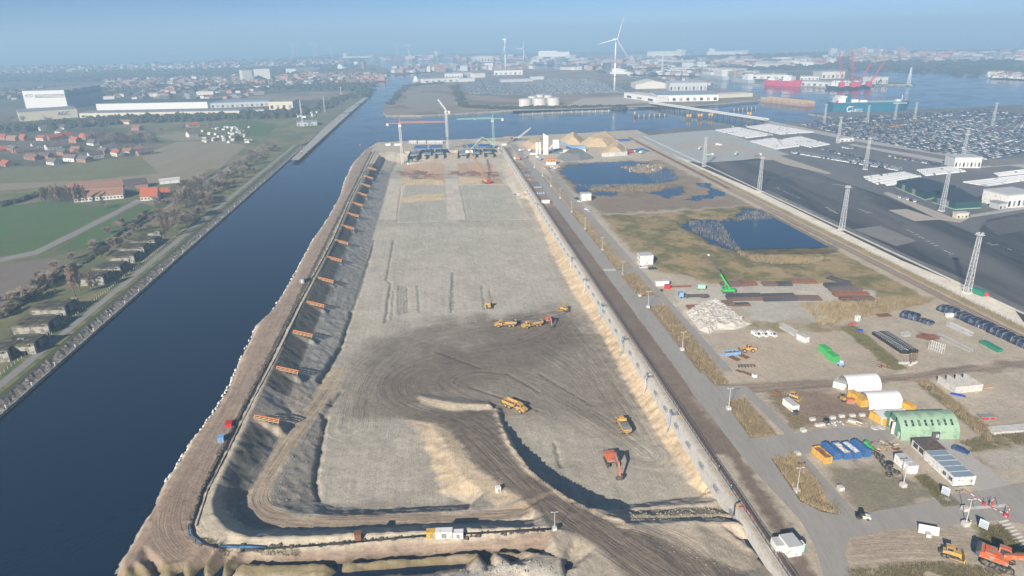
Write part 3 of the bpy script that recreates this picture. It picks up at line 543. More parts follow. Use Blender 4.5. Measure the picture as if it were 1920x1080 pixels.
# beside the dock: concrete road, narrow road, junction
RL = 'pale grey concrete road beside the dock wall'
sstrip('road', 86, 93.4, 226, 800, .12, 'road_grey', RL)
sstrip('side_road', 102.8, 106.2, 228, 640, .12, 'road_grey', 'narrow concrete road between ditch and yards')
sheet('road', [(1277,700),(1298,739),(1333,781),(1397,865),(1453,925),(1502,978),(1530,1030),(1545,1085),(1600,1085),(1585,1040),(1592,1010),(1665,995),(1802,983),(1875,976),(1930,985),(1930,903),(1765,935),(1715,946),(1630,961),(1585,968),(1540,960),(1500,940),(1446,860),(1560,845),(1660,832),(1680,822),(1660,802),(1560,803),(1478,814),(1407,822),(1366,765),(1362,755),(1400,737),(1390,724),(1340,724),(1320,700)], .126, 'road_grey', 'concrete road junction curving to the site gate')
sheet('side_road', [(1380,724),(1400,724),(1492,815),(1476,818)], .118, 'road_grey', 'short concrete lane right of the reed island')
sheet('side_road', [(1484,848),(1503,848),(1612,970),(1578,972)], .118, 'road_grey', 'narrow concrete lane below the skips')
sheet('side_road', [(1150,508),(1195,506),(1200,512),(1160,516)], .118, 'road_grey', 'short link at the zebra crossing'); sheet('side_road', [(1195,560),(1230,553),(1242,572),(1210,576)], .118, 'road_grey', 'short link beside the reed ditch')
sheet('concrete_pad', [(1745,828),(1778,822),(1895,910),(1840,925),(1815,905)], .10, 'road_pale', 'pale concrete pad behind the office cabins')
sheet('concrete_pad', [(1745,935),(1770,926),(1800,936),(1768,942)], .105, 'road_pale', 'small concrete slab by the gate')
mb = MB()
for i in range(7):
    x, y = XY(86.6+i*.95, 347); mb.obox((x, y, .135), (.5, 3.2, .004), K)
tag(mb.build('zebra_crossing', 'paint_white'), 'white zebra stripes across the dock road', None, kind='structure')
mb = MB()
for i in range(9):
    a = G(1882+i*5.2, 978+i*6.2); mb.obox((*a, .14), (3.0, .5, .004), .25)
tag(mb.build('zebra_crossing', 'paint_white'), 'white zebra stripes at the site gate', None, kind='structure')
# the car terminal and the harbour
land('terminal_land', [XY(256, 40), XY(256, 700), XY(250, 880), G(1300,241,WZ), G(1385,236.5,WZ), G(1440,234,WZ), G(1490,232,WZ), G(1545,229.5,WZ), G(1588,227,WZ), G(1515,216,WZ), G(1560,213,WZ), G(1790,206,WZ), G(1920,199,WZ), (2600, 1150), (3500, 1000), (3500, 40)], 'asphalt_mid', 'grey asphalt of the car terminal', top=-.05, raw=True)
sheet('concrete_apron', [(1192,256),(1290,247),(1345,243),(1480,290),(1395,300),(1310,306),(1262,292)], .06, 'pad_blue', 'pale concrete apron at the head of the terminal')
sheet('concrete_apron', [(1265,272),(1300,264),(1380,268),(1420,285),(1330,288)], .09, 'pad_sand', 'sandy patch on the concrete apron')
sheet('dark_asphalt', [(1290,303),(1400,299),(1450,295),(1560,335),(1660,368),(1830,440),(1990,520),(1990,700),(1900,578),(1800,533),(1690,488),(1560,425),(1430,362)], .05, 'asphalt_dark', 'fresh dark asphalt of the terminal yard')
sheet('dark_asphalt', [(1850,412),(1990,385),(1990,520),(1830,440)], .055, 'asphalt_dark', 'fresh dark asphalt at the right edge')
sheet('asphalt_track', [(1430,357),(1440,356),(1560,412),(1700,478),(1810,524),(1990,610),(1990,625),(1800,530),(1690,484),(1560,421)], .08, 'asphalt_track', 'worn grey lane across the dark asphalt')
sheet('asphalt_patch', [(1665,394),(1700,392),(1762,412),(1715,415)], .09, 'pad_sand', 'sandy rectangle on the dark asphalt')
sheet('sandy_strip', [(1400,292),(1440,285),(1560,325),(1552,327)], .08, 'pad_sand', 'sandy seam between two asphalts')
sheet('sandy_strip', [(1655,362),(1665,360),(1790,410),(1825,405),(1800,418),(1760,412)], .08, 'pad_sand', 'sandy seam in front of the green sheds')
sheet('sandy_strip', [(1818,403),(1930,386),(1930,391),(1822,408)], .085, 'road_pale', 'pale concrete edge below the white building')
# terminal road with pale verges
sheet('terminal_road', [(1420,226),(1435,225),(1620,262),(1920,308),(1990,318),(1990,326),(1920,315),(1620,268),(1430,231)], .05, 'road_pale', 'pale road between the two car terminals')
sheet('terminal_road', [(1590,272),(1600,270),(1720,290),(1800,305),(1830,312),(1925,305),(1925,308),(1830,316),(1780,308),(1700,293)], .07, 'road_pale', 'pale kerb lane inside the terminal')
# peninsula, harbour land
land('peninsula', [G(*p, WZ) for p in [(718,213),(724,219),(790,219),(860,215),(960,209),(1080,206.5),(1180,204),(1230,201),(1300,201),(1380,193),(1424,189),(1420,177),(1400,174),(1330,168),(1318,160),(1290,152),(1240,147),(1180,146),(1175,140),(1100,132),(1000,130),(900,131),(830,134),(790,142),(795,152),(760,161),(740,180),(720,203)]], 'peninsula', 'brown peninsula between canal and harbour basin', raw=True)
sheet('asphalt_lot', [(850,152),(960,147),(1100,145),(1180,160),(1195,178),(1120,176),(1000,178),(905,180),(862,170)], .05, 'asphalt_mid', 'distant car park on the peninsula')
sheet('dark_basin', [(755,196),(765,178),(830,176),(845,190),(838,204),(800,203),(770,203)], .05, 'stone_bank', 'dark silt basin on the peninsula tip')
sheet('sandy_strip', [(1090,185),(1180,181),(1230,192),(1150,197),(1060,200)], .05, 'pad_sand', 'sandy open ground below the wind turbine')
sheet('quay_road', [(960,205),(1080,203),(1200,198),(1300,198),(1420,188),(1422,189.5),(1300,200),(1200,200.5),(1080,205),(960,208)], .06, 'quay', 'pale quay edge of the peninsula')
land('harbour_land', [G(*p, WZ) for p in [(1177,138),(1310,141),(1370,149),(1440,158),(1567,167),(1665,160),(1712,160.5),(1716,158.5),(1640,153),(1598,143),(1585,128),(1620,125),(1790,129),(1920,143),(2200,158),(2700,150),(2700,104),(1900,92),(1300,104),(1100,112),(1050,122)]], 'land_far', 'distant harbour land with sheds and town', raw=True)
land('harbour_land', [G(*p, WZ) for p in [(740,142),(790,136),(850,129),(960,127),(1000,122),(960,116),(860,118),(800,122),(740,128),(725,138)]], 'land_far', 'distant harbour land round the locks', raw=True)
land('harbour_land', [G(*p, WZ) for p in [(640,112),(760,112),(830,109),(1080,110),(1100,106),(1300,100),(1300,96),(640,104)]], 'land_far', 'outer harbour pier under the horizon', raw=True)
# ================================================================ things on the building site
def cyl_wheel(mb, x, y, r, w_, m=0, mh=1, n=14):
    mb.cyl((x, y-w_/2, r), (x, y+w_/2, r), r, n=n, m=m); mb.cyl((x, y-w_/2-.03, r), (x, y+w_/2+.03, r), r*.5, n=8, m=mh)
def dump_truck(label, loc, rz, load='soil_load'):
    t = thing('dump_truck', label, 'dump truck', loc, rz, 'articulated dump trucks in the dock')
    q = MB(); q.ext([(1.6, .9), (5.1, .9), (5.3, 1.3), (5.1, 1.75), (3.6, 2.15), (1.6, 2.3)], -1.15, 1.15); q.box(1.5, 5.0, -1.45, -1.15, 1.35, 1.65); q.box(1.5, 5.0, 1.15, 1.45, 1.35, 1.65); q.box(-4.6, 1.6, -.45, .45, .85, 1.25); q.build('chassis', 'machine_yellow', t)
    q = MB(); q.ext([(1.7, 1.7), (3.4, 1.7), (3.2, 3.0), (2.9, 3.35), (1.7, 3.35)], -.85, .85); c = q.build('cab', 'machine_yellow', t)
    g = MB(); g.box(1.85, 2.95, -.88, .88, 2.15, 3.05); g.ext([(3.3, 2.1), (3.37, 2.1), (3.15, 3.0), (3.08, 3.0)], -.72, .72); g.build('window', 'glass', c)
    q = MB(); o = [(-5.3, 2.4), (-4.9, 1.4), (-.6, 1.25), (.9, 1.9), (1.45, 3.2), (1.0, 3.15), (.35, 2.2), (-.8, 1.65), (-4.8, 1.75), (-5.15, 2.6)]
    q.ext(o, -1.5, 1.5); 
    for y in (-1.5, 1.36): q.ext([(-5.3, 2.4), (-4.9, 1.4), (-.6, 1.25), (.9, 1.9), (1.45, 3.2), (.7, 2.75), (-5.0, 2.7)], y, y+.14)
    b = q.build('dump_body', 'machine_yellow', t)
    if load:
        q = MB(); P = [(-4.9, 2.35), (-3.5, 3.0), (-1.8, 3.15), (-.3, 2.9), (.6, 2.5), (-.8, 1.7), (-4.8, 1.8)]; q.ext(P, -1.3, 1.3); q.build('load', 'gravel_heap', b)
    for x in (3.4, -1.7, -3.5):
        for y in (-1.2, 1.2): q = MB(); cyl_wheel(q, x, y, .88, .65); q.build('wheel', ['rubber', 'machine_yellow'], t)
    return t
def excavator(label, loc, rz, m, swing=0.0, reach=((.6, 2.0), (3.9, 4.9), (6.6, 4.3), (7.9, 1.6), (7.2, .5)), sc=1.0):
    t = thing('excavator', label, 'excavator', loc, rz, 'excavators'); t.scale = (sc,)*3
    for y in (-1.25, 1.25):
        q = MB(); q.ext([(-2.3, .45), (-1.9, .08), (1.9, .08), (2.3, .45), (2.2, .75), (1.8, .95), (-1.8, .95), (-2.2, .75)], y-.32, y+.32); q.build('track', 'rubber', t)
    R = Matrix.Rotation(swing, 4, 'Z')
    def B(): q = MB(); q.M = R; return q
    q = B(); q.box(-.9, .9, -.95, .95, .5, 1.05); q.cyl((0, 0, 1.0), (0, 0, 1.2), .75, n=12); q.build('undercarriage', 'dark_grey', t)
    q = B(); q.ext([(-2.5, 1.2), (1.3, 1.2), (1.3, 1.7), (-.2, 2.05), (-2.4, 2.2), (-2.7, 1.8)], -1.35, 1.35); q.box(-1.9, -.4, -1.2, .9, 2.15, 2.4); q.build('house', m, t)
    q = B(); q.ext([(-2.5, 1.15), (-3.0, 1.35), (-3.05, 2.0), (-2.6, 2.3), (-2.45, 2.3), (-2.45, 1.15)], -1.4, 1.4); q.build('counterweight', 'dark_grey', t)
    q = B(); q.ext([(-.2, 1.2), (1.5, 1.2), (1.65, 1.9), (1.3, 3.0), (-.2, 3.0)], .4, 1.35); c = q.build('cab', m, t)
    q = B(); q.box(0, 1.25, .37, 1.38, 2.0, 2.8); q.ext([(1.6, 1.6), (1.7, 1.9), (1.36, 2.9), (1.28, 2.9), (1.6, 1.9)], .5, 1.25); q.build('window', 'glass', c)
    P = reach; y = -.15
    def limb(nm, a, b, w1, w2, wy, m_):
        q = B(); d = math.atan2(b[1]-a[1], b[0]-a[0]); nx, nz_ = -math.sin(d), math.cos(d)
        q.ext([(a[0]-nx*w1, a[1]-nz_*w1), (b[0]-nx*w2, b[1]-nz_*w2), (b[0]+nx*w2, b[1]+nz_*w2), (a[0]+nx*w1, a[1]+nz_*w1)], y-wy, y+wy); return q
    q = limb('boom', P[0], P[1], .35, .42, .28, m)
    d = limb('boom', P[1], P[2], .42, .25, .28, m); q.v += d.v; b0 = len(q.v)-len(d.v); q.f += [tuple(i+b0 for i in f) for f in d.f]; q.m += d.m; q.build('boom', m, t)
    limb('arm', (P[2][0]-.3, P[2][1]+.4), P[3], .32, .2, .2, m).build('arm', m, t)
    a, b = P[3], P[4]; q = B(); q.ext([(a[0]-.2, a[1]+.2), (a[0]+.3, a[1]), (a[0]+.15, b[1]), (b[0], b[1]-.35), (b[0]-.5, b[1]+.1), (b[0]+.1, b[1]+.15)], y-.75, y+.75); q.build('bucket', 'dark_steel', t)
    q = B(); q.cyl((.9, y, 1.5), (2.6, y, 3.2), .12, n=6); q.build('hydraulic_ram', 'steel', t); q = B(); q.cyl((P[1][0], y, P[1][1]+.5), (P[2][0]-.2, y, P[2][1]+.5), .1, n=6); q.build('hydraulic_ram', 'steel', t)
    return t
def bulldozer(label, loc, rz, m='machine_yellow', sc=1.0):
    t = thing('bulldozer', label, 'bulldozer', loc, rz, 'bulldozers'); t.scale = (sc,)*3
    for y in (-1.1, 1.1):
        q = MB(); q.ext([(-2.2, .45), (-1.8, .08), (1.7, .08), (2.1, .4), (1.7, .95), (-1.4, 1.1), (-2.1, .85)], y-.32, y+.32); q.build('track', 'rubber', t)
    q = MB(); q.ext([(-1.9, .7), (2.1, .7), (2.15, 1.7), (.6, 1.9), (-1.9, 1.75)], -.72, .72); q.cyl((1.3, .3, 1.8), (1.3, .3, 2.5), .09, n=6); q.build('body', m, t)
    q = MB(); q.ext([(-1.2, 1.7), (.5, 1.7), (.35, 2.95), (-1.2, 2.95)], -.75, .75); q.box(-1.35, .6, -.85, .85, 2.95, 3.08); c = q.build('cab', m, t)
    q = MB(); q.box(-1.05, .25, -.78, .78, 2.05, 2.8); q.ext([(.46, 2.05), (.5, 2.05), (.42, 2.8), (.38, 2.8)], -.65, .65); q.build('window', 'glass', c)
    q = MB(); q.ext([(2.75, .1), (2.95, .15), (2.8, .7), (2.95, 1.35), (2.8, 1.35), (2.6, .7)], -1.9, 1.9); q.build('blade', m, t)
    for y in (-1.5, 1.5): q = MB(); q.bar((-.3, y, .5), (2.7, y, .4), .22); q.build('push_arm', m, t)
    q = MB(); q.box(-2.6, -1.9, -.7, .7, .7, 1.0); q.ext([(-2.7, .2), (-2.5, .2), (-2.4, 1.0), (-2.7, 1.0)], -.1, .1); q.build('ripper', 'dark_grey', t)
    return t
def wheel_loader(label, loc, rz):
    t = thing('wheel_loader', label, 'wheel loader', loc, rz)
    for x in (-1.6, 1.6):
        for y in (-1.05, 1.05): q = MB(); cyl_wheel(q, x, y, .8, .6); q.build('wheel', ['rubber', 'machine_yellow'], t)
    q = MB(); q.ext([(-3.4, .8), (-.3, .8), (-.3, 1.7), (-1.0, 2.0), (-3.2, 1.95)], -.85, .85); q.box(-.3, 2.1, -.45, .45, .8, 1.5); q.build('body', 'machine_yellow', t)
    q = MB(); q.ext([(-.9, 1.6), (.45, 1.6), (.3, 3.1), (-.8, 3.1)], -.72, .72); c = q.build('cab', 'machine_yellow', t); q = MB(); q.box(-.7, .15, -.75, .75, 2.0, 2.9); q.ext([(.42, 1.9), (.46, 1.9), (.34, 2.9), (.3, 2.9)], -.6, .6); q.build('window', 'glass', c)
    q = MB()
    for y in (-.5, .5): q.bar((.9, y, 1.8), (2.3, y, 1.7), .22); q.bar((2.3, y, 1.7), (3.5, y, .6), .22)
    q.build('lift_arm', 'machine_yellow', t)
    q = MB(); q.ext([(3.4, .12), (4.6, .12), (3.7, .3), (3.45, 1.3), (3.25, 1.3), (3.2, .5)], -1.4, 1.4); q.build('bucket', 'dark_steel', t)
    return t
def face(p, q): return ang(p, q)
z9 = -9
dump_truck('yellow dump truck, left of the pair beside the red excavator', on(948,612,z9), ang((975,610),(930,612),z9), True)
dump_truck('yellow dump truck standing right beside the red excavator', on(998,613,z9), ang((1030,606),(975,617),z9), True)
dump_truck('empty yellow dump truck by the shadowed bank of the haul ramp', on(966,767,z9), ang((944,757),(988,776),z9), False)
dump_truck('yellow dump truck seen head-on above the orange excavator', on(1168,803,z9), math.radians(98), True)
excavator('red excavator loading the dump truck in mid dock', on(1028,604,z9), math.radians(-80), 'machine_orange', sc=.95)
excavator('large orange excavator digging alone on the dock floor', on(1146,868,z9), math.radians(-82), 'machine_orange', sc=1.25)
bulldozer('small yellow bulldozer at the edge of the graded sand', on(917,577,z9), math.radians(95)); bulldozer('small yellow bulldozer at the foot of the sand slope', on(1058,583,z9), math.radians(140))
excavator('big orange excavator in the bottom right corner', on(1869,1058), math.radians(-38), 'machine_orange', sc=1.5, reach=((.6, 2.0), (4.2, 3.6), (7.4, 2.6), (8.4, 1.0), (7.6, .3)))
bulldozer('yellow bulldozer on the sand near the big orange excavator', on(1782,1043), math.radians(-28), sc=.95)
bulldozer('yellow bulldozer beside the white cabin by the reed island', on(1488,747), math.radians(-45), sc=.8)
wheel_loader('yellow wheel loader next to the pale blue skip', on(1402,659), math.radians(178))
t = thing('loader_bucket', 'rusty loader bucket left of the yellow bulldozer', 'bucket', on(1458,739), .5); q = MB(); q.ext([(-.8, 0), (.9, 0), (.2, .3), (-.2, 1.1), (-.6, 1.1), (-.8, .5)], -1.3, 1.3); q.build('shell', 'rust', t); [MB().box(.85, 1.15, y-.08, y+.08, .02, .1).build('tooth', 'dark_steel', t) for y in (-1.1, -.55, 0, .55, 1.1)]
# ---------------------------------------------------------------- dock wall
wt = thing('dock_wall', 'long pale concrete wall with grey anchor boxes right of the dock', 'wall', (*XY(75, 110), 0)); wx, wy = XY(75, 110)
pan = None
for t0 in np.arange(110, 790, 10.0):
    q = MB(); a, b = XY(73.9, t0), XY(73.9, t0+9.93); c, d = XY(76.1, t0+9.93), XY(76.1, t0)
    q.prism([(p[0]-wx, p[1]-wy) for p in (a, b, c, d)], -6.2 if t0 > 138 else -4, .45); q.build('wall_panel', 'concrete_pale', wt)
bm_ = MB(); bm_.M = Matrix.Rotation(K, 4, 'Z'); bm_.ext([(-.55, 0), (0, -.3), (0, 1.15), (-.7, 1.05)], -1.5, 1.5); bmesh_ = bm_.mesh('anchor_box', 'mid_grey')
for t0 in np.arange(150, 786, 11.0): x, y = XY(73.88, t0); put(bmesh_, 'anchor_box', wt, (x-wx, y-wy, -2.4))
rt_ = thing('guard_rail', 'yellow guard rail along the top of the dock wall', 'railing', (*XY(74.4, 110), .45)); rx, ry = XY(74.4, 110)
pm = MB(); pm.bar((0, 0, 0), (0, 0, 1.1), .07); pm = pm.mesh('post', 'yellow')
for t0 in np.arange(110, 700, 5.0): x, y = XY(74.4, t0); put(pm, 'post', rt_, (x-rx, y-ry, 0))
q = MB(); e = XY(74.4, 790); [q.bar((0, 0, z), (e[0]-rx, e[1]-ry, z), .07) for z in (.6, 1.1)]; q.build('rail', 'yellow', rt_)
pr = thing('pipe_rack', 'dark drainage pipes and cables on racks along the dock wall', 'pipes', (*XY(76.6, 112), 0)); px0, py0 = XY(76.6, 112)
for k, (o, r, m_) in enumerate(((0, .14, 'mid_grey'), (.5, .12, 'rust'), (1.0, .13, 'dark_grey'), (1.5, .08, 'mid_grey'))):
    q = MB(); pts_ = []
    for t0 in np.arange(112, 780, 8): x, y = XY(76.6+o+random.uniform(-.06, .06), t0); pts_.append((x-px0, y-py0, .75+random.uniform(-.05, .05)))
    q.tube(pts_, r, 5); q.build('pipe', m_, pr)
pm = MB(); pm.M = Matrix.Rotation(K, 4, 'Z'); pm.box(-.3, 1.8, -.08, .08, .45, .56); pm.box(-.2, -.08, -.07, .07, 0, .45); pm.box(1.6, 1.72, -.07, .07, 0, .45); pm.box(-.3, -.2, -.07, .07, .5, 1.1); pm = pm.mesh('rack', 'rust')
for t0 in np.arange(113, 560, 2.2): x, y = XY(76.6, t0); put(pm, 'rack', pr, (x-px0, y-py0, 0))
for k, (px_, py_) in enumerate([(1077,486),(1102,527),(1132,575),(1172,638),(1216,708),(1262,778),(1012,384)]):
    s_, t0 = ST(px_, py_); x, y = XY(74.5, t0)
    p = thing('pump_platform', ['steel pump platform on the wall level with the crane yard', 'steel pump platform on the wall level with the zebra crossing', 'steel pump platform with blue hose above the brown slope', 'steel pump platform with long blue hose left of the narrow reed ditch', 'steel pump platform with grey hose above the sand slope', 'steel pump platform with hoses nearest to the orange excavator', 'steel pump platform on the wall near the white cabin by the pond'][k], 'platform', (x, y, .45), K, 'pump platforms on the dock wall')
    q = MB(); q.box(-1.8, 1.0, -1.2, 1.2, .1, .22); q.box(-1.75, -1.65, -1.2, 1.2, .22, 1.2); q.box(-1.8, 1.0, 1.12, 1.2, 1.1, 1.2); q.box(-1.8, 1.0, -1.2, -1.12, 1.1, 1.2); q.build('deck', 'mid_grey', p)
    q = MB(); [q.bar((a, b, .2), (a, b, 1.2), .08) for a in (-1.7, .9) for b in (-1.15, 1.15)]; q.build('handrail', 'galv', p)
    q = MB(); q.tube([(.5, .3, .5), (-1.5, .3, .6), (-2.0, .3, -1), (-2.1, .3, -5), (-2.6, .4, -7.6)], .13, 6); q.build('hose', 'pale_blue' if k in (2, 3, 5) else 'galv', p)
# ---------------------------------------------------------------- timber barriers on the left slope
def barrier():
    t = thing('timber_barrier', '', 'barrier', group='timber barriers across the left slope')
    for i in range(6):
        x = -5+i*2.0; q = MB(); q.bar((x, 0, -.4), (x, 0, 2.1), .22); q.bar((x, .9, -.4), (x, 0, 1.8), .16); q.build('post', 'timber_orange', t)
    for z, m_ in ((.55, 'timber'), (1.25, 'timber'), (2.0, 'timber_orange')):
        q = MB(); q.box(-5.3, 5.3, -.16, -.08, z-.22, z+.12); q.build('plank', m_, t)
    q = MB(); q.box(-5.3, 5.3, -.25, .3, 2.12, 2.22); q.build('top_board', 'timber_orange', t)
    return t
b0 = barrier(); NAMES = ['fourteenth', 'thirteenth', 'twelfth', 'eleventh', 'tenth', 'ninth', 'eighth', 'seventh', 'sixth', 'fifth', 'fourth', 'third', 'second', 'nearest']
for k, tk in enumerate(FT_):
    x, y = XY(-63.2, tk); lab = f'orange timber barrier across the left slope, {NAMES[k]} from the near end' if k < 13 else 'orange timber barrier across the left slope, nearest to the camera'
    o = b0 if k == 0 else copy_tree(b0); o['label'] = lab; o.location = (x, y, HZ(x, y)+.1); o.rotation_euler = (0, .32, K); o.scale = (.8, .85, .85)
# ---------------------------------------------------------------- sandbags on the shore (white)
bags = []
for k in range(3):
    q = MB(); L_, w_, h_ = 1.7+.3*k, .9, .55; prof = [(-L_/2, 0), (-L_/2+.1, h_*.6), (-L_*.2, h_), (L_*.25, h_*.95), (L_/2-.1, h_*.55), (L_/2, 0)]
    for yy, sc_ in ((-w_/2, .35), (-w_/4, .95), (w_/4, 1), (w_/2, .3)): pass
    P = []; n_ = len(prof)
    for yy, sc_ in ((-w_/2, .3), (-w_/4, .9), (0, 1.05), (w_/4, .9), (w_/2, .3)): P += [(x*(.85+.15*sc_), yy, z*sc_) for x, z in prof]
    q.add(P, [(r*n_+i, r*n_+i+1, (r+1)*n_+i+1, (r+1)*n_+i) for r in range(4) for i in range(n_-1)]); bags.append(q.mesh('sandbag', 'white_paint', True))
cum = [0]
for a, b in zip(SHORE[:-1], SHORE[1:]): cum.append(cum[-1]+math.hypot(b[0]-a[0], b[1]-a[1]))
d_ = 40.0; k = 0
while d_ < cum[-1] and k < 260:
    i = max(j for j in range(len(cum)-1) if cum[j] <= d_); u = (d_-cum[i])/(cum[i+1]-cum[i]); a, b = SHORE[i], SHORE[i+1]; s_, t_ = a[0]+(b[0]-a[0])*u, a[1]+(b[1]-a[1])*u
    gap = (np.sin(t_*.05)+np.sin(t_*.021+2)) > .75 and t_ > 225
    if not gap or random.random() < .35:
        x, y = XY(s_+.1+random.uniform(-.35, .45), t_); o = put(bags[k % 3], 'sandbag', None, (x, y, WZ+.05), math.atan2(b[1]-a[1], b[0]-a[0])+random.uniform(-.35, .35)); o.scale = (random.uniform(.6, 1.2), random.uniform(.55, 1.1), random.uniform(.6, 1.2))
        tag(o, 'white sandbag at the water line of the dock embankment', 'sandbag', 'white sandbags along the shore'); k += 1
    d_ += random.uniform(1.6, 2.3)+max(0, (t_-250)*.006)
# ---------------------------------------------------------------- drainage pipe and dark spoil beside the left haul road
def tubeline(name, pts3, r, m, label, cat, n=6):
    bx = pts3[0]; q = MB(); q.tube([(p[0]-bx[0], p[1]-bx[1], p[2]-bx[2]) for p in pts3], r, n); return tag(q.build(name, m, None, bx, smooth=True), label, cat)
LP = [(700,283),(655,372),(622,450),(590,510),(557,570),(505,675),(480,720),(440,798),(413,853),(380,917),(357,987),(360,1007),(380,1022),(407,1030),(450,1034),(493,1032),(600,1024),(680,1017),(798,1006),(900,1001),(1030,994)]
tubeline('drain_pipe', [(*on(x+3, y)[:2], on(x+3, y)[2]+.35) for x, y in LP], .24, 'black', 'black drainage pipe along the left haul road and round the corner', 'pipe')
tubeline('drain_pipe', [(*on(x+9+(700-x)*.008, y)[:2], on(x+9+(700-x)*.008, y)[2]+.2) for x, y in LP[:11]], .16, 'dark_grey', 'thin dark pipe along the pale crest of the left embankment', 'pipe')
tubeline('drain_pipe', [(*on(x, y)[:2], on(x, y)[2]+.3) for x, y in [(357,987),(359,1004),(376,1018),(404,1027),(450,1031),(500,1030)]], .3, 'tarp_blue', 'blue hose round the near left corner of the embankment', 'pipe')
q = MB(); cl = []
for a, b in zip(LP[:12], LP[1:13]):
    for i in range(46):
        u = random.random(); p = on(a[0]+(b[0]-a[0])*u+random.uniform(-4, 1), a[1]+(b[1]-a[1])*u); cl.append(p)
for a, b in zip(LP[14:-1], LP[15:]):
    for i in range(40):
        u = random.random(); p = on(a[0]+(b[0]-a[0])*u, a[1]+(b[1]-a[1])*u-random.uniform(1, 4)); cl.append(p)
for p in cl:
    r = random.uniform(.25, .8); c = [(p[0]+r*math.cos(t)*random.uniform(.7, 1.2), p[1]+r*math.sin(t)*random.uniform(.7, 1.2), p[2]-.1) for t in np.arange(0, 6.2, 1.26)]
    q.add(c+[(p[0]+random.uniform(-.2, .2), p[1], p[2]+r*random.uniform(.5, 1.1))], [(i, (i+1) % 5, 5) for i in range(5)])
mat('clods', (.10, .085, .07), .95, .3, .6); tag(q.build('spoil_clods', 'clods'), 'dark clods of earth along the pipe trench', None, kind='stuff')
# small plant at the left haul road
def boxthing(name, label, cat, loc, size, rz, m, details=None, group=None):
    t = thing(name, label, cat, loc, rz, group); q = MB(); q.box(-size[0]/2, size[0]/2, -size[1]/2, size[1]/2, 0, size[2]); q.build('body', m, t)
    q = MB(); e = .06; q.box(-size[0]/2-e, size[0]/2+e, -size[1]/2-e, size[1]/2+e, size[2], size[2]+.12); q.build('lid', m, t)
    q = MB(); w_ = size[0]*.3; q.box(-w_/2, w_/2, -size[1]/2-.05, -size[1]/2, size[2]*.15, size[2]*.85); q.build('door', details or 'mid_grey', t); return t
boxthing('site_container', 'dark container with pale roof on the left haul road', 'container', on(567,529), (2.4, 4.5, 2.4), .2, 'mid_grey', 'white_paint')
boxthing('pump_box', 'blue pump box beside the nearest timber barrier', 'pump', on(415,826), (1.8, 2.6, 1.5), .3, 'pale_blue')
boxthing('red_tarp_crate', 'small red crate left of the nearest timber barrier', 'crate', on(430,798), (2.0, 2.8, 1.2), .2, 'red', 'red')
boxthing('generator', 'yellow generator box on the near berm', 'generator', on(810,1007), (2.6, 1.6, 2.0), .02, 'yellow'); boxthing('site_tank', 'white tank box between generator and small tank', 'tank', on(833,1004), (4.2, 1.8, 2.0), .02, 'white_paint'); boxthing('site_tank', 'small white tank with pipe frame right of the generator', 'tank', on(859,1002), (2.6, 1.6, 1.7), .02, 'white_paint')
boxthing('rusty_crate', 'small rusty steel crate on the near berm', 'crate', on(672,1009), (1.6, 1.6, 1.8), .1, 'rust', 'rust')
boxthing('pump_box', 'small white pump on the haul ramp edge', 'pump', on(934,922,-4), (1.4, 1.2, 1.6), .4, 'white_paint')
# ---------------------------------------------------------------- lamp posts on white concrete blocks
def lamp_post(h=8.0):
    t = thing('lamp_post', '', 'lamp post', group='lamp posts on white concrete blocks'); q = MB(); q.ext([(-.75, 0), (.75, 0), (.68, 1.15), (-.68, 1.15)], -.7, .7); q.build('concrete_block', 'concrete_pale', t)
    q = MB(); q.cyl((0, 0, 1.1), (0, 0, h), .1, .06, 8); q.build('pole', 'galv', t); q = MB(); q.bar((-.9, 0, h), (.9, 0, h), .08); q.build('arm', 'galv', t)
    for x in (-.85, .85): q = MB(); q.box(x-.28, x+.28, -.14, .14, h-.02, h+.16); q.build('lamp_head', 'galv', t)
    return t
l0 = lamp_post(); LB = [(1002,315),(1017,331),(1033,350),(1050,373),(1072,399),(1097,431),(1129,470),(1167,518),(1215,577),(1279,657),(1366,768),(1494,923)]
LN = ['farthest, by concrete plant', 'second from the concrete plant', 'third from the concrete plant', 'level with the pond', 'level with the white cabin by the pond', 'beside the two parked cars', 'beside the wet ditch', 'at the zebra crossing', 'at the short ditch link', 'beside the long reed ditch', 'on the small reed island', 'on the reed island nearest the camera']
for k, (x, y) in enumerate(LB):
    o = l0 if k == 0 else copy_tree(l0); o['label'] = 'lamp post on white block by dock road, '+LN[k]; o.location = on(x, y); o.rotation_euler = (0, 0, .1)
for (x, y), lab in (((1693,912), 'lamp post on a white block below the white container'), ((1810,985), 'lamp post on a white block by the gate, person beside it'), ((1040,993), 'lamp post on a white block at the top of the haul ramp')):
    o = copy_tree(l0); o['label'] = lab; o.location = on(x, y)
    if x == 1040: o.scale = (.8, .8, .68)
def block(label, loc, rz=0.1):
    t = thing('concrete_block', label, 'concrete block', loc, rz, 'white concrete blocks'); q = MB(); q.ext([(-.75, 0), (.75, 0), (.72, 1.1), (-.72, 1.1)], -.75, .75); q.build('block', 'concrete_pale', t); q = MB(); q.cyl((0, 0, 1.08), (0, 0, 1.25), .15, n=6); q.build('lifting_eye', 'steel', t)
block('white concrete block at the lane corner left of the yellow skip', on(1495,853)); block('white concrete block beside the lane below the skips', on(1576,918)); block('white concrete block at the corner of the grey yard', on(1506,809)); block('white concrete block on the verge by the ditch link', on(1199,556)); block('white concrete block at the gate lane', on(1809,957))
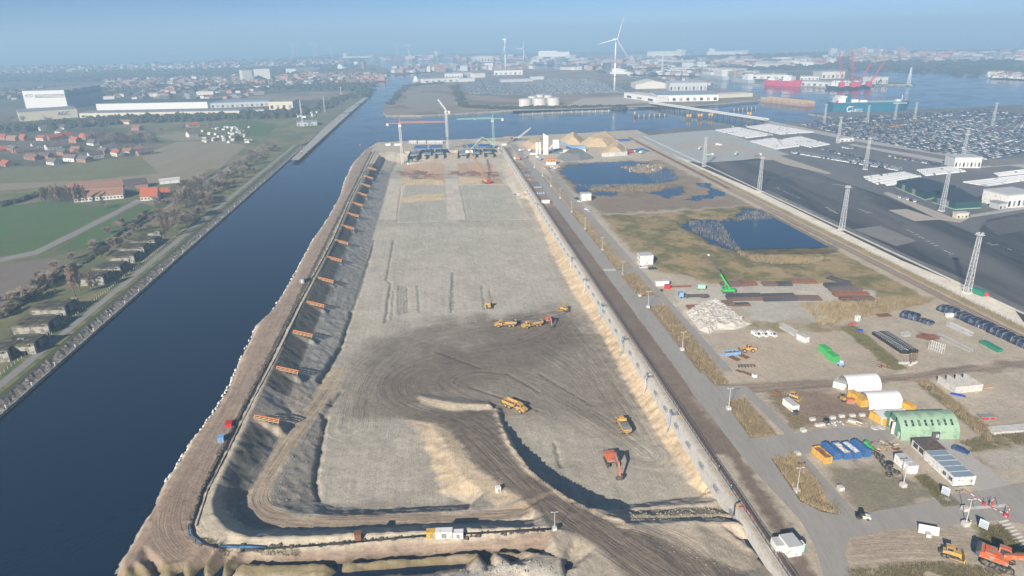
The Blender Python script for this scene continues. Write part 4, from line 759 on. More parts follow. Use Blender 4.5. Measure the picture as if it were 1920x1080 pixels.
# ================================================================ yards right of the dock road
D2 = math.radians
def container(label, loc, rz, size=(6.06, 2.44, 2.6), m='white_paint', name='container', doors='x', cat='container', group=None, windows=0, legs=True):
    t = thing(name, label, cat, loc, rz, group); L_, w_, h_ = size; q = MB()
    n_ = max(6, int(L_/.5)); d = .05; P = []                         # ribbed long sides
    for i in range(n_):
        x = -L_/2+L_*i/n_; P += [(x, -w_/2), (x+L_/n_*.25, -w_/2), (x+L_/n_*.4, -w_/2+d), (x+L_/n_*.85, -w_/2+d)]
    P += [(L_/2, -w_/2), (L_/2, w_/2), (-L_/2, w_/2)]; q.prism(P, .12, h_-.1); q.build('shell', m, t)
    q = MB(); q.box(-L_/2-.03, L_/2+.03, -w_/2-.03, w_/2+.03, h_-.1, h_); q.build('roof', 'pale_grey' if m == 'white_paint' else m, t)
    q = MB(); q.box(-L_/2-.03, L_/2+.03, -w_/2-.02, w_/2+.02, 0, .12); q.build('base_frame', 'mid_grey', t)
    for y in (-w_/4, w_/4): q = MB(); q.box(L_/2, L_/2+.05, y-w_/4+.05, y+w_/4-.05, .18, h_-.15); q.bar((L_/2+.07, y, .2), (L_/2+.07, y, h_-.2), .05); q.build('door', m, t)
    for i in range(windows):
        x = -L_/2+L_*(i+.5)/windows; q = MB(); q.box(x-.5, x+.5, -w_/2-.03, -w_/2+.03, 1.0, 2.0); q.build('window', 'glass', t)
    return t
def cabin_stack(label, loc, rz, nx=3, nz_=2):
    t = thing('site_cabin', label, 'cabin', loc, rz, 'white two-storey site cabins')
    for i in range(nx):
        for k in range(nz_):
            x = (i-(nx-1)/2)*2.5; q = MB(); q.box(x-1.22, x+1.22, -3, 3, k*2.75+.1, k*2.75+2.7); c = q.build('module', 'white_paint', t)
            q = MB(); q.box(x-1.24, x+1.24, -3.05, 3.05, k*2.75+2.7, k*2.75+2.82); q.build('roof', 'pale_grey', c)
            if k == 0 and i == 1: q = MB(); q.box(x-.45, x+.45, -3.04, -3, .15, 2.2); q.build('door', 'pale_grey', c)
    for k in range(nz_):
        for y in (-1.6, 1.4): q = MB(); q.box(-(nx*1.25)-.03, -(nx*1.25)+.04, y-.5, y+.5, k*2.75+1.1, k*2.75+2.1); q.build('window', 'glass', t)
    return t
cabin_stack('white two-storey site cabin beside the wetland, black car in front', on(1209,494), K); cabin_stack('white two-storey site cabin at the corner of the blue pond', on(1098,375), K)
container('small white container on the brown strip by the dock wall', on(1023,381), K, (6, 2.4, 2.6)); container('white cabin with black drum beside the yellow bulldozer', on(1482,765), D2(-75), (5.5, 2.5, 2.5))
container('white container beside the grey steel frames', on(1505,639), D2(-70), (4.5, 2.5, 2.5)); container('lone white container with dark end above the lamp post', on(1697,877), D2(-83), (6.3, 2.9, 2.9))
for k, (p, lab) in enumerate((((1546,662), 'green container, upper of the end-to-end pair'), ((1560,675), 'green container, lower of the end-to-end pair'))): container(lab, on(*p), D2(-80), (5, 2.6, 2.7), 'green', group='green containers')
container('white box container, left of the two by the near wall end', on(1462,1030), D2(6), (3.6, 3, 2.6)); container('taller white box container beside the green toilet', on(1480,1032), D2(-80), (4.6, 3.6, 3.2))
t = thing('portable_toilet', 'green portable toilet beside the white boxes', 'toilet', on(1501,1032), .1); q = MB(); q.box(-.7, .7, -.7, .7, 0, 2.2); q.build('cabin', 'teal', t); q = MB(); q.ext([(-.75, 2.2), (.75, 2.2), (.5, 2.45), (-.5, 2.45)], -.75, .75); q.build('roof', 'white_paint', t); q = MB(); q.box(-.4, .4, -.74, -.7, .1, 2.0); q.build('door', 'white_paint', t)
# ---------------------------------------------------------------- cars and vans
def car_mesh(m, far=False, L_=4.4, w_=1.8, h_=1.45, van=False, gl='glass'):
    q = MB(); x = L_/2; hb = .85 if not van else 1.0
    if van: prof = [(-x, .35), (x, .35), (x, .95), (x-.8, 1.15), (x-1.4, h_), (-x, h_)]; g = (x-1.55, -x+.3)
    else: prof = [(-x, .35), (x, .35), (x, .75), (x-1.1, .95), (x-1.8, h_), (-x+.9, h_), (-x+.05, 1.0)]; g = (x-1.6, -x+.7)
    q.ext(prof, -w_/2, w_/2, 0)
    if van: q.add([(x-.83, -w_/2+.12, 1.17), (x-.83, w_/2-.12, 1.17), (x-1.37, w_/2-.2, h_-.04), (x-1.37, -w_/2+.2, h_-.04)], [(0, 1, 2, 3)], 1); q.v[-4:] = [(a+.02, b, c+.02) for a, b, c in q.v[-4:]]; q.box(x-2.3, x-1.45, -w_/2-.02, w_/2+.02, 1.15, h_-.2, 1)
    else:
        b0 = len(q.v); q.add([(x-1.12, -w_/2+.15, .97), (x-1.12, w_/2-.15, .97), (x-1.78, w_/2-.22, h_-.03), (x-1.78, -w_/2+.22, h_-.03)], [(0, 1, 2, 3)], 1); q.v[b0:] = [(a+.03, b, c+.02) for a, b, c in q.v[b0:]]
        b0 = len(q.v); q.add([(-x+.08, -w_/2+.15, 1.02), (-x+.08, w_/2-.15, 1.02), (-x+.88, w_/2-.22, h_-.03), (-x+.88, -w_/2+.22, h_-.03)], [(3, 2, 1, 0)], 1); q.v[b0:] = [(a-.03, b, c+.02) for a, b, c in q.v[b0:]]
        q.box(-x+.75, x-1.75, -w_/2-.015, w_/2+.015, .98, h_-.14, 1)
    for wx_ in (-x+.85, x-.85): q.box(wx_-.32, wx_+.32, -w_/2+.02, w_/2-.02, 0, .5, 2) if far else [q.cyl((wx_, y-.1, .33), (wx_, y+.1, .33), .33, n=10, m=2) for y in (-w_/2+.1, w_/2-.1)]
    return q.mesh('car', [m, gl, 'rubber'])
for nm, c in (('car_white', (.68, .69, .69)), ('car_silver', (.36, .38, .40)), ('car_grey', (.13, .14, .15)), ('car_black', (.018, .02, .025)), ('car_blue', (.03, .07, .20)), ('car_red', (.40, .03, .03)), ('car_orange', (.60, .26, .03))): mat(nm, c, .25, .04, .5, spec=.6)
def near_car(label, loc, rz, m, van=False):
    t = thing('van' if van else 'car', label, 'van' if van else 'car', loc, rz); L_, h_ = (4.6, 1.85) if van else (4.5, 1.45); me = car_mesh(m, van=van, L_=L_, h_=h_)
    # the body keeps paint and glass; wheels and lamps are parts of their own
    put(me, 'body', t)
    x = L_/2
    for wx_ in (-x+.85, x-.85):
        for y in (-.92, .92): q = MB(); q.cyl((wx_, y-.03, .33), (wx_, y+.03, .33), .22, n=8); q.build('wheel', 'steel', t)
    for y in (-.65, .65): q = MB(); q.box(x-.02, x+.03, y-.2, y+.2, .6, .78); q.build('headlight', 'galv', t)
    return t
for i, x in enumerate((1418, 1431, 1447)): near_car(['white van, left of the three parked in a row', 'white van, middle of the three parked in a row', 'white van, right of the three parked in a row'][i], on(x, 630), D2(-62), 'car_white', True)
near_car('dark blue car parked behind the long office cabins', on(1801,847), D2(-50), 'car_blue'); near_car('black car in front of the white cabin by the wetland', on(1223,505), .1, 'car_black'); near_car('white car half hidden before the wetland cabin', on(1207,503), .2, 'car_white')
near_car('dark car beside the cabin at the pond', on(1082,374), D2(-60), 'car_black'); near_car('white car beside the cabin at the pond', on(1087,379), D2(-60), 'car_white'); near_car('white car, upper of two on the lane below the pond cabin', on(1101,394), D2(-50), 'car_white'); near_car('silver car, lower of two on the lane below the pond cabin', on(1106,398), D2(-50), 'car_silver')
near_car('small white car on the sand slope near the dock wall', on(965,366,-9), 1.2, 'car_silver')
# small utility vehicle on the bend
t = thing('utility_vehicle', 'small black and white utility vehicle on the road bend', 'vehicle', on(1617,972), D2(-15)); q = MB(); q.ext([(-1.7, .4), (-.1, .4), (-.1, 1.1), (-1.7, 1.1)], -.75, .75); q.build('bed', 'black', t)
q = MB(); q.ext([(-.1, .4), (1.8, .4), (1.85, .9), (1.3, 1.1), (-.1, 1.15)], -.75, .75); q.build('bonnet', 'white_paint', t); q = MB(); q.ext([(-1.0, 1.1), (.5, 1.1), (.2, 2.1), (-.9, 2.1)], -.72, .72); c = q.build('cab', 'black', t); q = MB(); q.box(-.75, .1, -.74, .74, 1.3, 1.9); q.build('window', 'glass', c)
for x in (-1.1, 1.1):
    for y in (-.75, .75): q = MB(); q.cyl((x, y-.12, .4), (x, y+.12, .4), .4, n=10); q.build('wheel', 'rubber', t)
q = MB(); q.box(-.35, .35, -.77, -.745, 1.15, 1.3); q.build('stripe', 'hi_vis', t)
# ---------------------------------------------------------------- people
def person(label, loc, rz, top='hi_vis', legs='cloth_dark', helmet='white_paint'):
    t = thing('person', label, 'person', loc, rz); me = bpy.data.meshes.new('body')
    V_ = [(0, 0, .95), (0, 0, 1.15), (.01, 0, 1.42), (0, 0, 1.53), (.02, 0, 1.68), (0, .1, .9), (.03, .11, .5), (0, .12, .06), (.12, .13, .03), (0, -.1, .9), (.06, -.11, .5), (-.04, -.12, .06), (.08, -.13, .03), (0, .2, 1.40), (.03, .26, 1.12), (.14, .24, .92), (0, -.2, 1.40), (.03, -.26, 1.12), (.14, -.24, .92)]
    E_ = [(0, 1), (1, 2), (2, 3), (3, 4), (0, 5), (5, 6), (6, 7), (7, 8), (0, 9), (9, 10), (10, 11), (11, 12), (2, 13), (13, 14), (14, 15), (2, 16), (16, 17), (17, 18)]
    R_ = [.15, .15, .16, .065, .11, .1, .075, .055, .045, .1, .075, .055, .045, .075, .055, .04, .075, .055, .04]
    me.from_pydata(V_, E_, []); o = put(me, 'body', t); sm = o.modifiers.new('skin', 'SKIN'); lay = me.skin_vertices[0].data if me.skin_vertices else None
    if lay is None: bpy.context.view_layer.objects.active = o
    sv = me.skin_vertices[0].data if me.skin_vertices else []
    for i, v in enumerate(sv): v.radius = (R_[i], R_[i])
    if sv: sv[0].use_root = True
    o.modifiers.new('smooth', 'SUBSURF').levels = 1; me.materials.append(MT[legs])
    q = MB(); n_ = 10; P = []
    for z, rx_, ry_ in ((.88, .19, .24), (1.15, .18, .23), (1.4, .16, .25), (1.47, .08, .12)): P += [(rx_*math.cos(2*math.pi*i/n_), ry_*math.sin(2*math.pi*i/n_), z) for i in range(n_)]
    q.add(P, [(r*n_+i, r*n_+(i+1) % n_, (r+1)*n_+(i+1) % n_, (r+1)*n_+i) for r in range(3) for i in range(n_)]); q.build('vest', top, t)
    q = MB(); q.lathe([(.15, 0), (.145, .06), (.09, .13), (0.01, .15)], (.02, 0, 1.70), 10); q.build('helmet', helmet, t)
    return t
person('person in yellow vest standing by the gate lamp post', on(1818,986), 2.0); person('person in dark clothing standing on the dock wall', (*XY(76.2, 166), .45), 1.0, 'cloth_dark'); person('person in blue standing further along the dock wall', (*XY(76.0, 157), .45), 1.0, 'tarp_blue')
# ---------------------------------------------------------------- arched shelters and hut
def arch(name, label, a, b, depth, h_, m, rib=False, openl=True):
    """front base edge a->b in the photo, barrel running along it"""
    A, B_ = on(*a), on(*b); rz = math.atan2(B_[1]-A[1], B_[0]-A[0]); L_ = math.hypot(B_[0]-A[0], B_[1]-A[1]); t = thing(name, label, 'shelter', A, rz); n_ = 18; th = .12
    out = [(depth/2-depth/2*math.cos(math.pi*i/n_), h_*math.sin(math.pi*i/n_)**.9) for i in range(n_+1)]; k_ = 12; q = MB(); P = []
    for j in range(k_+1):
        x = L_*j/k_
        for y, z in out: P.append((x, y, z))
    n1 = n_+1; fs = [(j*n1+i, (j+1)*n1+i, (j+1)*n1+i+1, j*n1+i+1) for j in range(k_) for i in range(n_)]; q.add(P, fs); q.build('roof_shell', m, t, smooth=True)
    q = MB(); P = [(x, depth/2+(y-depth/2)*.985, z*.985) for x in (.06, L_-.06) for y, z in out]; q.add(P, [(n1+i, i, i+1, n1+i+1) for i in range(n_)]); q.build('lining', 'mid_grey', t)
    for j in range(k_+1):
        q = MB(); x = L_*j/k_; q.tube([(x, depth/2+(y-depth/2)*1.004, z*1.006) for y, z in out], .05 if not rib else .07, 4); q.build('rib', m, t)
    q = MB(); prof = [(y, z) for y, z in out]; 
    P = [(L_-.12, y, z) for y, z in prof]; q.add(P, [tuple(range(len(P)))]); q.build('end_wall', m, t)
    return t, L_, out
arch('arched_shelter', 'white fabric arch shelter, upper of the two', (1590,735), (1652,731), 7.5, 4.2, 'pvc_white'); arch('arched_shelter', 'white fabric arch shelter, lower of the two', (1629,769), (1692,766), 7.5, 4.3, 'pvc_white')
hut, L_, out = arch('arched_hut', 'large green corrugated arch hut with skylights', (1688,826), (1798,823), 11, 6.2, 'hut_green', True)
for i in range(8):
    x = 2.0+i*(L_-4)/7; i0 = 5; q = MB(); P = []
    for (y, z) in (out[4], out[6]): P += [(x-.35, y-.06, z+.06), (x+.35, y-.06, z+.06)]
    q.add(P, [(0, 1, 3, 2)]); q.build('skylight', 'glass', hut)
# end wall on the left with doorway, dark side door with a white sign
q = MB(); half = len(out)//2; left = [(0.1, y, z) for y, z in out if y < 11*.36]; q.add(left+[(0.1, 11*.36, 0)], [tuple(range(len(left)+1))[::-1]]); right = [(0.1, y, z) for y, z in out if y > 11*.64]; q.add([(0.1, 11*.64, 0)]+right, [tuple(range(len(right)+1))[::-1]])
top = [(0.1, y, z) for y, z in out if 11*.36 <= y <= 11*.64]; q.add([(0.1, 11*.36, 4.2), *top, (0.1, 11*.64, 4.2)], [tuple(range(len(top)+2))[::-1]]); mat('hut_end', (.10, .26, .18), .6, .1, .5); q.build('front_wall', 'hut_end', hut)
q = MB(); q.box(-.9, .05, 11*.36-.1, 11*.36, 0, 4.2); q.build('door_leaf', 'white_paint', hut); q = MB(); q.box(.02, .08, .9, 1.9, 0, 2.1); q.build('side_door', 'white_paint', hut)
q = MB(); q.box(L_*.52, L_*.52+2.3, -.35, .25, 0, 2.7); dd = q.build('porch', 'dark_grey', hut); q = MB(); q.box(L_*.52+1.1, L_*.52+2.0, -.38, -.35, 1.0, 2.0); q.build('sign', 'white_paint', dd); q = MB(); q.box(L_*.52+1.3, L_*.52+1.75, -.4, -.38, 1.6, 1.72); q.box(L_*.52+1.6, L_*.52+1.75, -.4, -.38, 1.2, 1.6); q.box(L_*.52+1.3, L_*.52+1.45, -.4, -.38, 1.35, 1.6); q.build('sign_mark', 'black', dd)
container('yellow container carrying the left side of the lower white shelter', on(1605,751), D2(-75), (6, 2.4, 2.6), 'yellow'); container('yellow container under the rear of the lower white shelter', on(1619,760), D2(8), (3.5, 2.4, 2.6), 'yellow'); container('yellow container at the right end of the lower white shelter', on(1702,769), D2(-70), (3.5, 2.4, 2.6), 'yellow'); container('yellow container in front of the green hut, dark roof', on(1647,790), D2(-70), (5.5, 2.4, 2.6), 'yellow')
t = thing('flat_roof_shed', 'low white flat-roofed shed between shelter and green hut', 'shed', on(1672,789), D2(3)); q = MB(); q.box(-5, 5, -2.4, 2.4, 0, 2.6); q.build('wall', 'offwhite', t)
for i in range(6): q = MB(); q.box(-5.1+i*1.7, -5.1+i*1.7+1.64, -2.5, 2.5, 2.6, 2.72); q.build('roof_panel', 'pvc_white', t)
container('white container left of the upper white shelter', on(1574,727), D2(-40), (4, 2.4, 2.5))
container('orange red container beside the yellow roller', on(1594,755), D2(-10), (2.6, 1.6, 1.6), 'machine_orange')
t = thing('roller', 'small yellow roller beside the yellow container', 'roller', on(1579,751), 1.7); q = MB(); q.ext([(-1.2, .6), (.5, .6), (.5, 1.5), (-1.1, 1.4)], -.6, .6); q.build('body', 'machine_yellow', t); q = MB(); q.cyl((1.1, -.7, .55), (1.1, .7, .55), .55, n=14); q.build('drum', 'dark_steel', t); q = MB(); q.cyl((-.9, -.75, .5), (-.9, .75, .5), .5, n=12); q.build('wheel', 'rubber', t); q = MB(); q.box(-.5, .5, -.6, .6, 2.2, 2.3); [q.bar((a, b, 1.4), (a, b, 2.2), .07) for a in (-.45, .45) for b in (-.55, .55)]; q.build('roll_bar', 'black', t)
# ---------------------------------------------------------------- skips
def skip(label, loc, rz, m, fill, size=(6.2, 2.45, 2.3), closed=False):
    t = thing('skip', label, 'skip', loc, rz, 'roll-off skips in a row'); L_, w_, h_ = size; th = .12
    q = MB(); q.box(-L_/2, L_/2, -w_/2, w_/2, .15, .3); q.build('floor', m, t)
    for y in (-w_/2, w_/2-th): q = MB(); q.box(-L_/2, L_/2, y, y+th, .3, h_); [q.box(-L_/2+.3+i*.75, -L_/2+.42+i*.75, y-.06, y+th+.06, .3, h_) for i in range(int(L_/.78))]; q.build('side_wall', m, t)
    for x in (-L_/2, L_/2-th): q = MB(); q.box(x, x+th, -w_/2+th, w_/2-th, .3, h_); q.build('end_wall', m, t)
    if closed: q = MB(); q.ext([(-w_/2-.03, h_), (0, h_+.35), (w_/2+.03, h_)], -L_/2, L_/2); q.v = [(b, a, c) for a, b, c in q.v]; q.f = [f[::-1] for f in q.f]; q.build('cover', m, t)
    elif fill:
        q = MB(); nx, ny = 9, 5; P = []
        for i in range(nx):
            for j in range(ny): P.append((-L_/2+th+.02+(L_-2*th-.04)*i/(nx-1), -w_/2+th+.02+(w_-2*th-.04)*j/(ny-1), h_-.55+random.uniform(-.2, .45)))
        q.add(P, [(i*ny+j, (i+1)*ny+j, (i+1)*ny+j+1, i*ny+j+1) for i in range(nx-1) for j in range(ny-1)]); q.build('contents', fill, t)
    for x in (-L_*.35, L_*.35): q = MB(); q.cyl((x, -w_/2, .14), (x, w_/2, .14), .14, n=8); q.build('roller', 'black', t)
    return t
skip('yellow open skip with rusty scrap at the left end of the row', on(1540,859), D2(-77), 'yellow', 'rust'); skip('closed blue skip next to the yellow one', on(1557,852), D2(-77), 'blue', None, closed=True); skip('blue open skip with pale rubble, third in the row', on(1576,851), D2(-77), 'blue', 'rubble_white'); skip('blue open skip with mixed rubbish, fourth in the row', on(1595,850), D2(-77), 'blue', 'pale_grey'); skip('closed blue skip at the right end of the row', on(1613,847), D2(-77), 'blue', None, closed=True)
skip('pale blue open skip with rusty scrap beside the wheel loader', on(1372,665), D2(8), 'pale_blue', 'rust', (6.5, 2.4, 1.5))
for i, p in enumerate(((1377,673), (1394,669))):
    t = thing('steel_plate', ['rusty steel plate, left of the two below the pale blue skip', 'rusty steel plate, right of the two below the pale blue skip'][i], 'steel plate', on(*p), D2(-60), 'rusty plates'); q = MB(); q.box(-2.2, 2.2, -1.2, 1.2, .25, .4); q.build('plate', 'rust', t); [MB().box(x-.1, x+.1, -1.1, 1.1, 0, .25).build('bearer', 'timber', t) for x in (-1.5, 1.5)]
t = thing('steel_trestle', 'long dark steel trestle lying on the sand', 'trestle', on(1399,688), .02); q = MB(); q.box(-3.2, 3.2, -.6, -.45, .7, .9); q.box(-3.2, 3.2, .45, .6, .7, .9); q.build('rail', 'dark_steel', t); [MB().box(-3+i*1.2, -2.85+i*1.2, -.8, .8, 0, .7).build('foot', 'dark_steel', t) for i in range(6)]
for i, p in enumerate(((1385,697), (1396,700), (1404,703))):
    t = thing('rusty_crate', ['rusty small crate, left of three below the trestle', 'rusty small crate, middle of three below the trestle', 'rusty small crate, right of three below the trestle'][i], 'crate', on(*p), -.9, 'rusty small crates'); MB().box(-1, 1, -.6, .6, .1, .5).build('box', 'rust', t); MB().box(-.9, .9, -.5, .5, .5, .56).build('lid', 'dark_steel', t)
t = thing('plastic_ring', 'white plastic tank ring on the sand by the lane', 'tank', on(1415,706), 0); q = MB(); q.lathe([(1.0, 0), (1.1, .1), (1.1, .8), (.95, .85), (.3, .9)], n=16); q.build('tank', 'white_paint', t); MB().lathe([(.3, .9), (.3, 1.02), (.05, 1.05)], n=10).build('cap', 'dark_grey', t)
def drum(label, loc, r=1.0, w_=.9, m='black'):
    t = thing('cable_drum', label, 'cable drum', loc, random.random()); q = MB()
    for z in (0, w_): MB().cyl((0, 0, z), (0, 0, z+.1), r, n=18).build('flange', m, t)
    MB().cyl((0, 0, .1), (0, 0, w_), r*.7, n=14).build('core', 'dark_grey', t)
drum('black cable drum beside the white cabin by the bulldozer', on(1491,775)); drum('black cable drum among the white blocks', on(1549,791)); drum('dark cable drum among the old tyres', on(1668,873))
# ---------------------------------------------------------------- tyres
tm = MB(); R_, r_, n_, k_ = .75, .28, 14, 6; P = [((R_+r_*math.cos(2*math.pi*j/k_))*math.cos(2*math.pi*i/n_), (R_+r_*math.cos(2*math.pi*j/k_))*math.sin(2*math.pi*i/n_), r_+r_*math.sin(2*math.pi*j/k_)) for i in range(n_) for j in range(k_)]
tm.add(P, [(i*k_+j, ((i+1) % n_)*k_+j, ((i+1) % n_)*k_+(j+1) % k_, i*k_+(j+1) % k_) for i in range(n_) for j in range(k_)]); tm = tm.mesh('tyre', 'rubber', True)
for p in ((1674,884), (1682,887), (1655,868), (1659,874), (1664,879), (1648,860), (1643,853), (1652,857), (1667,891), (1638,850)): tag(put(tm, 'tyre', None, on(*p)), 'old black tyre lying left of the white container', 'tyre', 'old tyres on the ground')
# ---------------------------------------------------------------- site office
A, B_ = on(1731,862), on(1786,913); rz = math.atan2(B_[1]-A[1], B_[0]-A[0]); t = thing('site_office', 'long white site office with blue-grey roof panels', 'office', A, rz); Lo = math.hypot(B_[0]-A[0], B_[1]-A[1]); wo = 6.2
for i in range(5):
    x0, x1 = Lo*i/5, Lo*(i+1)/5-.05; q = MB(); q.box(x0, x1, 0, wo, .25, 2.95); c = q.build('module', 'white_paint', t); MB().box(x0-.02, x1+.05, -.08, wo+.08, 2.95, 3.05).build('roof_edge', 'white_paint', c); MB().box(x0+.2, x1-.15, .1, wo-.1, 3.05, 3.1).build('roof_panel', 'roof_office', c) if 'roof_office' in MT else (mat('roof_office', (.22, .29, .36), .6, .08, .4), MB().box(x0+.2, x1-.15, .1, wo-.1, 3.05, 3.1).build('roof_panel', 'roof_office', c))
    if i > 2:
        for dx in (.35, .62): MB().box(x0+(x1-x0)*dx-.28, x0+(x1-x0)*dx+.28, -.04, .02, 1.2, 2.3).build('window', 'glass', c)
MB().box(Lo-.02, Lo+.04, wo-1.6, wo-.7, .3, 2.4).build('door', 'pale_grey', t); MB().box(0, Lo, .3, wo-.3, 0, .25).build('plinth', 'dark_grey', t)
for y in (1.2, 2.0): MB().box(Lo-.03, Lo+.03, y, y+.55, 1.9, 2.15).build('vent', 'mid_grey', t)
MB().box(Lo-.03, Lo+.04, wo-1.25, wo-.95, 1.3, 2.0).build('notice', 'black', t)
A, B_ = on(1706,838), on(1729,858); rz2 = rz; t = thing('old_office', 'older office cabin with dark stained roof at the end of the office', 'office', A, rz2); Lb = 6.6; q = MB(); q.box(0, Lb, .3, wo+.3, .2, 2.8); q.build('wall', 'offwhite', t); q = MB(); q.box(-.1, Lb+.1, .1, wo+.5, 2.8, 2.98); q.build('roof', 'roof_brown' if False else 'dark_steel', t)
for x in (.9, 3.6): MB().box(x, x+2.0, .24, .32, .9, 2.4).build('window', 'glass', t)
for p in ((1.2, 2), (3, 4.2), (4.8, 1.6), (5.4, 4.6)): MB().box(p[0], p[0]+.8, p[1], p[1]+.7, 2.98, 3.2).build('roof_light', 'dark_grey', t)
# ---------------------------------------------------------------- concrete bays
A, B_, Cc = on(1790,738), on(1841,733), on(1752,722); t = thing('concrete_bays', 'pale concrete storage bays open to the back', 'wall', A, math.atan2(B_[1]-A[1], B_[0]-A[0])); Lw = math.hypot(B_[0]-A[0], B_[1]-A[1]); MB().box(0, Lw, 0, .4, 0, 2.6).build('back_wall', 'concrete_pale', t)
for x in (0, Lw/3, Lw*2/3, Lw-.4):
    for j in range(3): MB().box(x, x+.4, .42+j*2.7, .42+j*2.7+2.65, 0, 2.6).build('side_panel', 'concrete_pale', t)
t = thing('blue_tarpaulin', 'bright blue tarpaulin heap in front of the concrete bays', 'tarpaulin', on(1796,741), -.6); q = MB(); P = [(x, y, .1+(.5-abs(x)*.14)*(1-abs(y)*.6)*random.uniform(.6, 1.3)) for x in np.linspace(-2.4, 2.4, 9) for y in np.linspace(-.9, .9, 5)]; q.add(P, [(i*5+j, (i+1)*5+j, (i+1)*5+j+1, i*5+j+1) for i in range(8) for j in range(4)]); mat('bright_blue', (.01, .06, .50), .5, .15, 2); q.build('sheet', 'bright_blue', t); [MB().box(x, x+.4, y, y+.3, .1, .35).build('weight', 'concrete_pale', t) for x, y in ((-2.5, -.2), (2.1, .1))]
# ---------------------------------------------------------------- stacks of sheet piles
pile = MB(); pile.ext([(-.3, 0), (-.2, 0), (-.12, .22), (.12, .22), (.2, 0), (.3, 0), (.3, .07), (.22, .07), (.15, .3), (-.15, .3), (-.22, .07), (-.3, .07)], -6, 6); pmesh = [pile.mesh('sheet_pile', m_) for m_ in ('dark_steel', 'rust', 'asphalt_dark')]
def pile_stack(label, p, rz, nw, nh, mi, L_=12.0):
    t = thing('sheet_pile_stack', label, 'steel stack', on(*p), rz, 'stacks of sheet piles')
    for k in range(nh):
        for i in range(nw): o = put(pmesh[mi if random.random() < .85 else 1-mi % 2], 'sheet_pile', t, (random.uniform(-.15, .15)+(k*.1), (i-(nw-1)/2)*.62, .15+k*.34), math.pi/2); o.scale = (1, L_/12, 1)
    for x in (-L_*.33, L_*.33): MB().box(x-.12, x+.12, -nw*.32, nw*.32, 0, .15).build('bearer', 'timber', t)
SPL = [((1372,535), .05, 9, 4, 0, 11, 'left of the upper row, beside the green crane'), ((1400,533), .05, 10, 4, 1, 8, 'second in the upper row'), ((1446,534), .0, 8, 3, 0, 9, 'third in the upper row'), ((1469,534), -.05, 8, 3, 2, 7, 'fourth in the upper row'), ((1505,529), -.1, 9, 3, 1, 12, 'last in the upper row, rusty'),
  ((1394,560), .0, 10, 5, 2, 16, 'left of the lower row with wooden ends'), ((1459,560), .0, 12, 4, 2, 16, 'large dark one in the lower row'), ((1511,560), -.08, 10, 2, 0, 13, 'at the right end of the lower row'), ((1388,572), .0, 6, 2, 2, 8, 'small one by the white rubble'), ((1350,571), .05, 9, 3, 0, 12, 'dark one behind the white rubble'), ((1306,577), .05, 8, 2, 1, 9, 'rusty one left of the white rubble'),
  ((1571,527), -1.0, 6, 3, 2, 11, 'narrow one pointing away at the far right'), ((1570,537), -.03, 7, 4, 2, 13, 'first in the right-hand block'), ((1584,545), -.03, 7, 4, 0, 15, 'second in the right-hand block'), ((1594,554), -.03, 7, 4, 1, 16, 'rusty one in the right-hand block'), ((1605,563), -.03, 7, 4, 2, 15, 'nearest in the right-hand block')]
for p, rz, nw, nh, mi, L_, lab in SPL: pile_stack('stack of sheet piles, '+lab, p, rz, nw, nh, mi, L_)
# ---------------------------------------------------------------- rubble
def heap(name, label, cat, poly, hmax, m, rough=.5, step=.8, z=0.0, chunks=0, sharp=1.0, peaks=None, kind=None):
    P = GP(poly, z); a = np.array(P); x0, y0 = a.min(0); x1, y1 = a.max(0); gx = np.arange(x0, x1+step, step); gy = np.arange(y0, y1+step, step); X, Y = np.meshgrid(gx, gy)
    ins = np.zeros(X.shape, bool); d = np.full(X.shape, 1e9)
    for i in range(len(P)):
        p, q_ = P[i], P[(i+1) % len(P)]; d = np.minimum(d, dseg(X, Y, p, q_)[0])
        if p[1] != q_[1]: ins ^= ((p[1] > Y) != (q_[1] > Y)) & (X < (q_[0]-p[0])*(Y-p[1])/(q_[1]-p[1])+p[0])
    d = np.where(ins, d, 0); h = np.minimum(d*.7*sharp, hmax)*(1-rough*.5+rough*fbm(X, Y, .25)*1.2)+np.where(d > .3, (fbm(X, Y, .9)-.5)*rough*1.6, 0); h = np.where(d > 0, np.maximum(h, 0.02), -.3)
    cx_, cy_ = (x0+x1)/2, (y0+y1)/2; ny, nx = X.shape; me = bpy.data.meshes.new(name); V_ = np.stack([X-cx_, Y-cy_, h+.02], -1).reshape(-1, 3); I = np.arange(nx*ny).reshape(ny, nx); Q = np.stack([I[:-1, :-1], I[:-1, 1:], I[1:, 1:], I[1:, :-1]], -1); keep = (d[:-1, :-1]+d[1:, 1:]+d[:-1, 1:]+d[1:, :-1]) > 0; Q = Q[keep]
    me.from_pydata(V_.tolist(), [], Q.tolist()); me.materials.append(MT[m]); o = put(me, name, None, (cx_, cy_, z)); tag(o, label, cat, kind=kind); return o, (X, Y, h, ins)
rb, (X, Y, h, ins) = heap('rubble_heap', 'white heap of broken concrete beside the lane', 'rubble', [(1285,585),(1310,570),(1345,562),(1365,575),(1385,590),(1408,608),(1380,618),(1345,618),(1330,626),(1312,620),(1300,605)], 1.6, 'rubble_white', .9, .6)
ids = np.argwhere(ins)
for k in range(45):
    j, i = ids[random.randrange(len(ids))]; s_ = random.uniform(.25, .9); q = MB(); q.M = Matrix.Rotation(random.uniform(0, 6), 4, 'Z') @ Matrix.Rotation(random.uniform(-.5, .5), 4, 'X'); q.box(-s_, s_*random.uniform(1, 2.5), -s_*.5, s_*.5, -.1, s_*random.uniform(.3, .6)); o = q.build('slab', 'rubble_white', rb, (X[j, i]-rb.location.x, Y[j, i]-rb.location.y, h[j, i]))
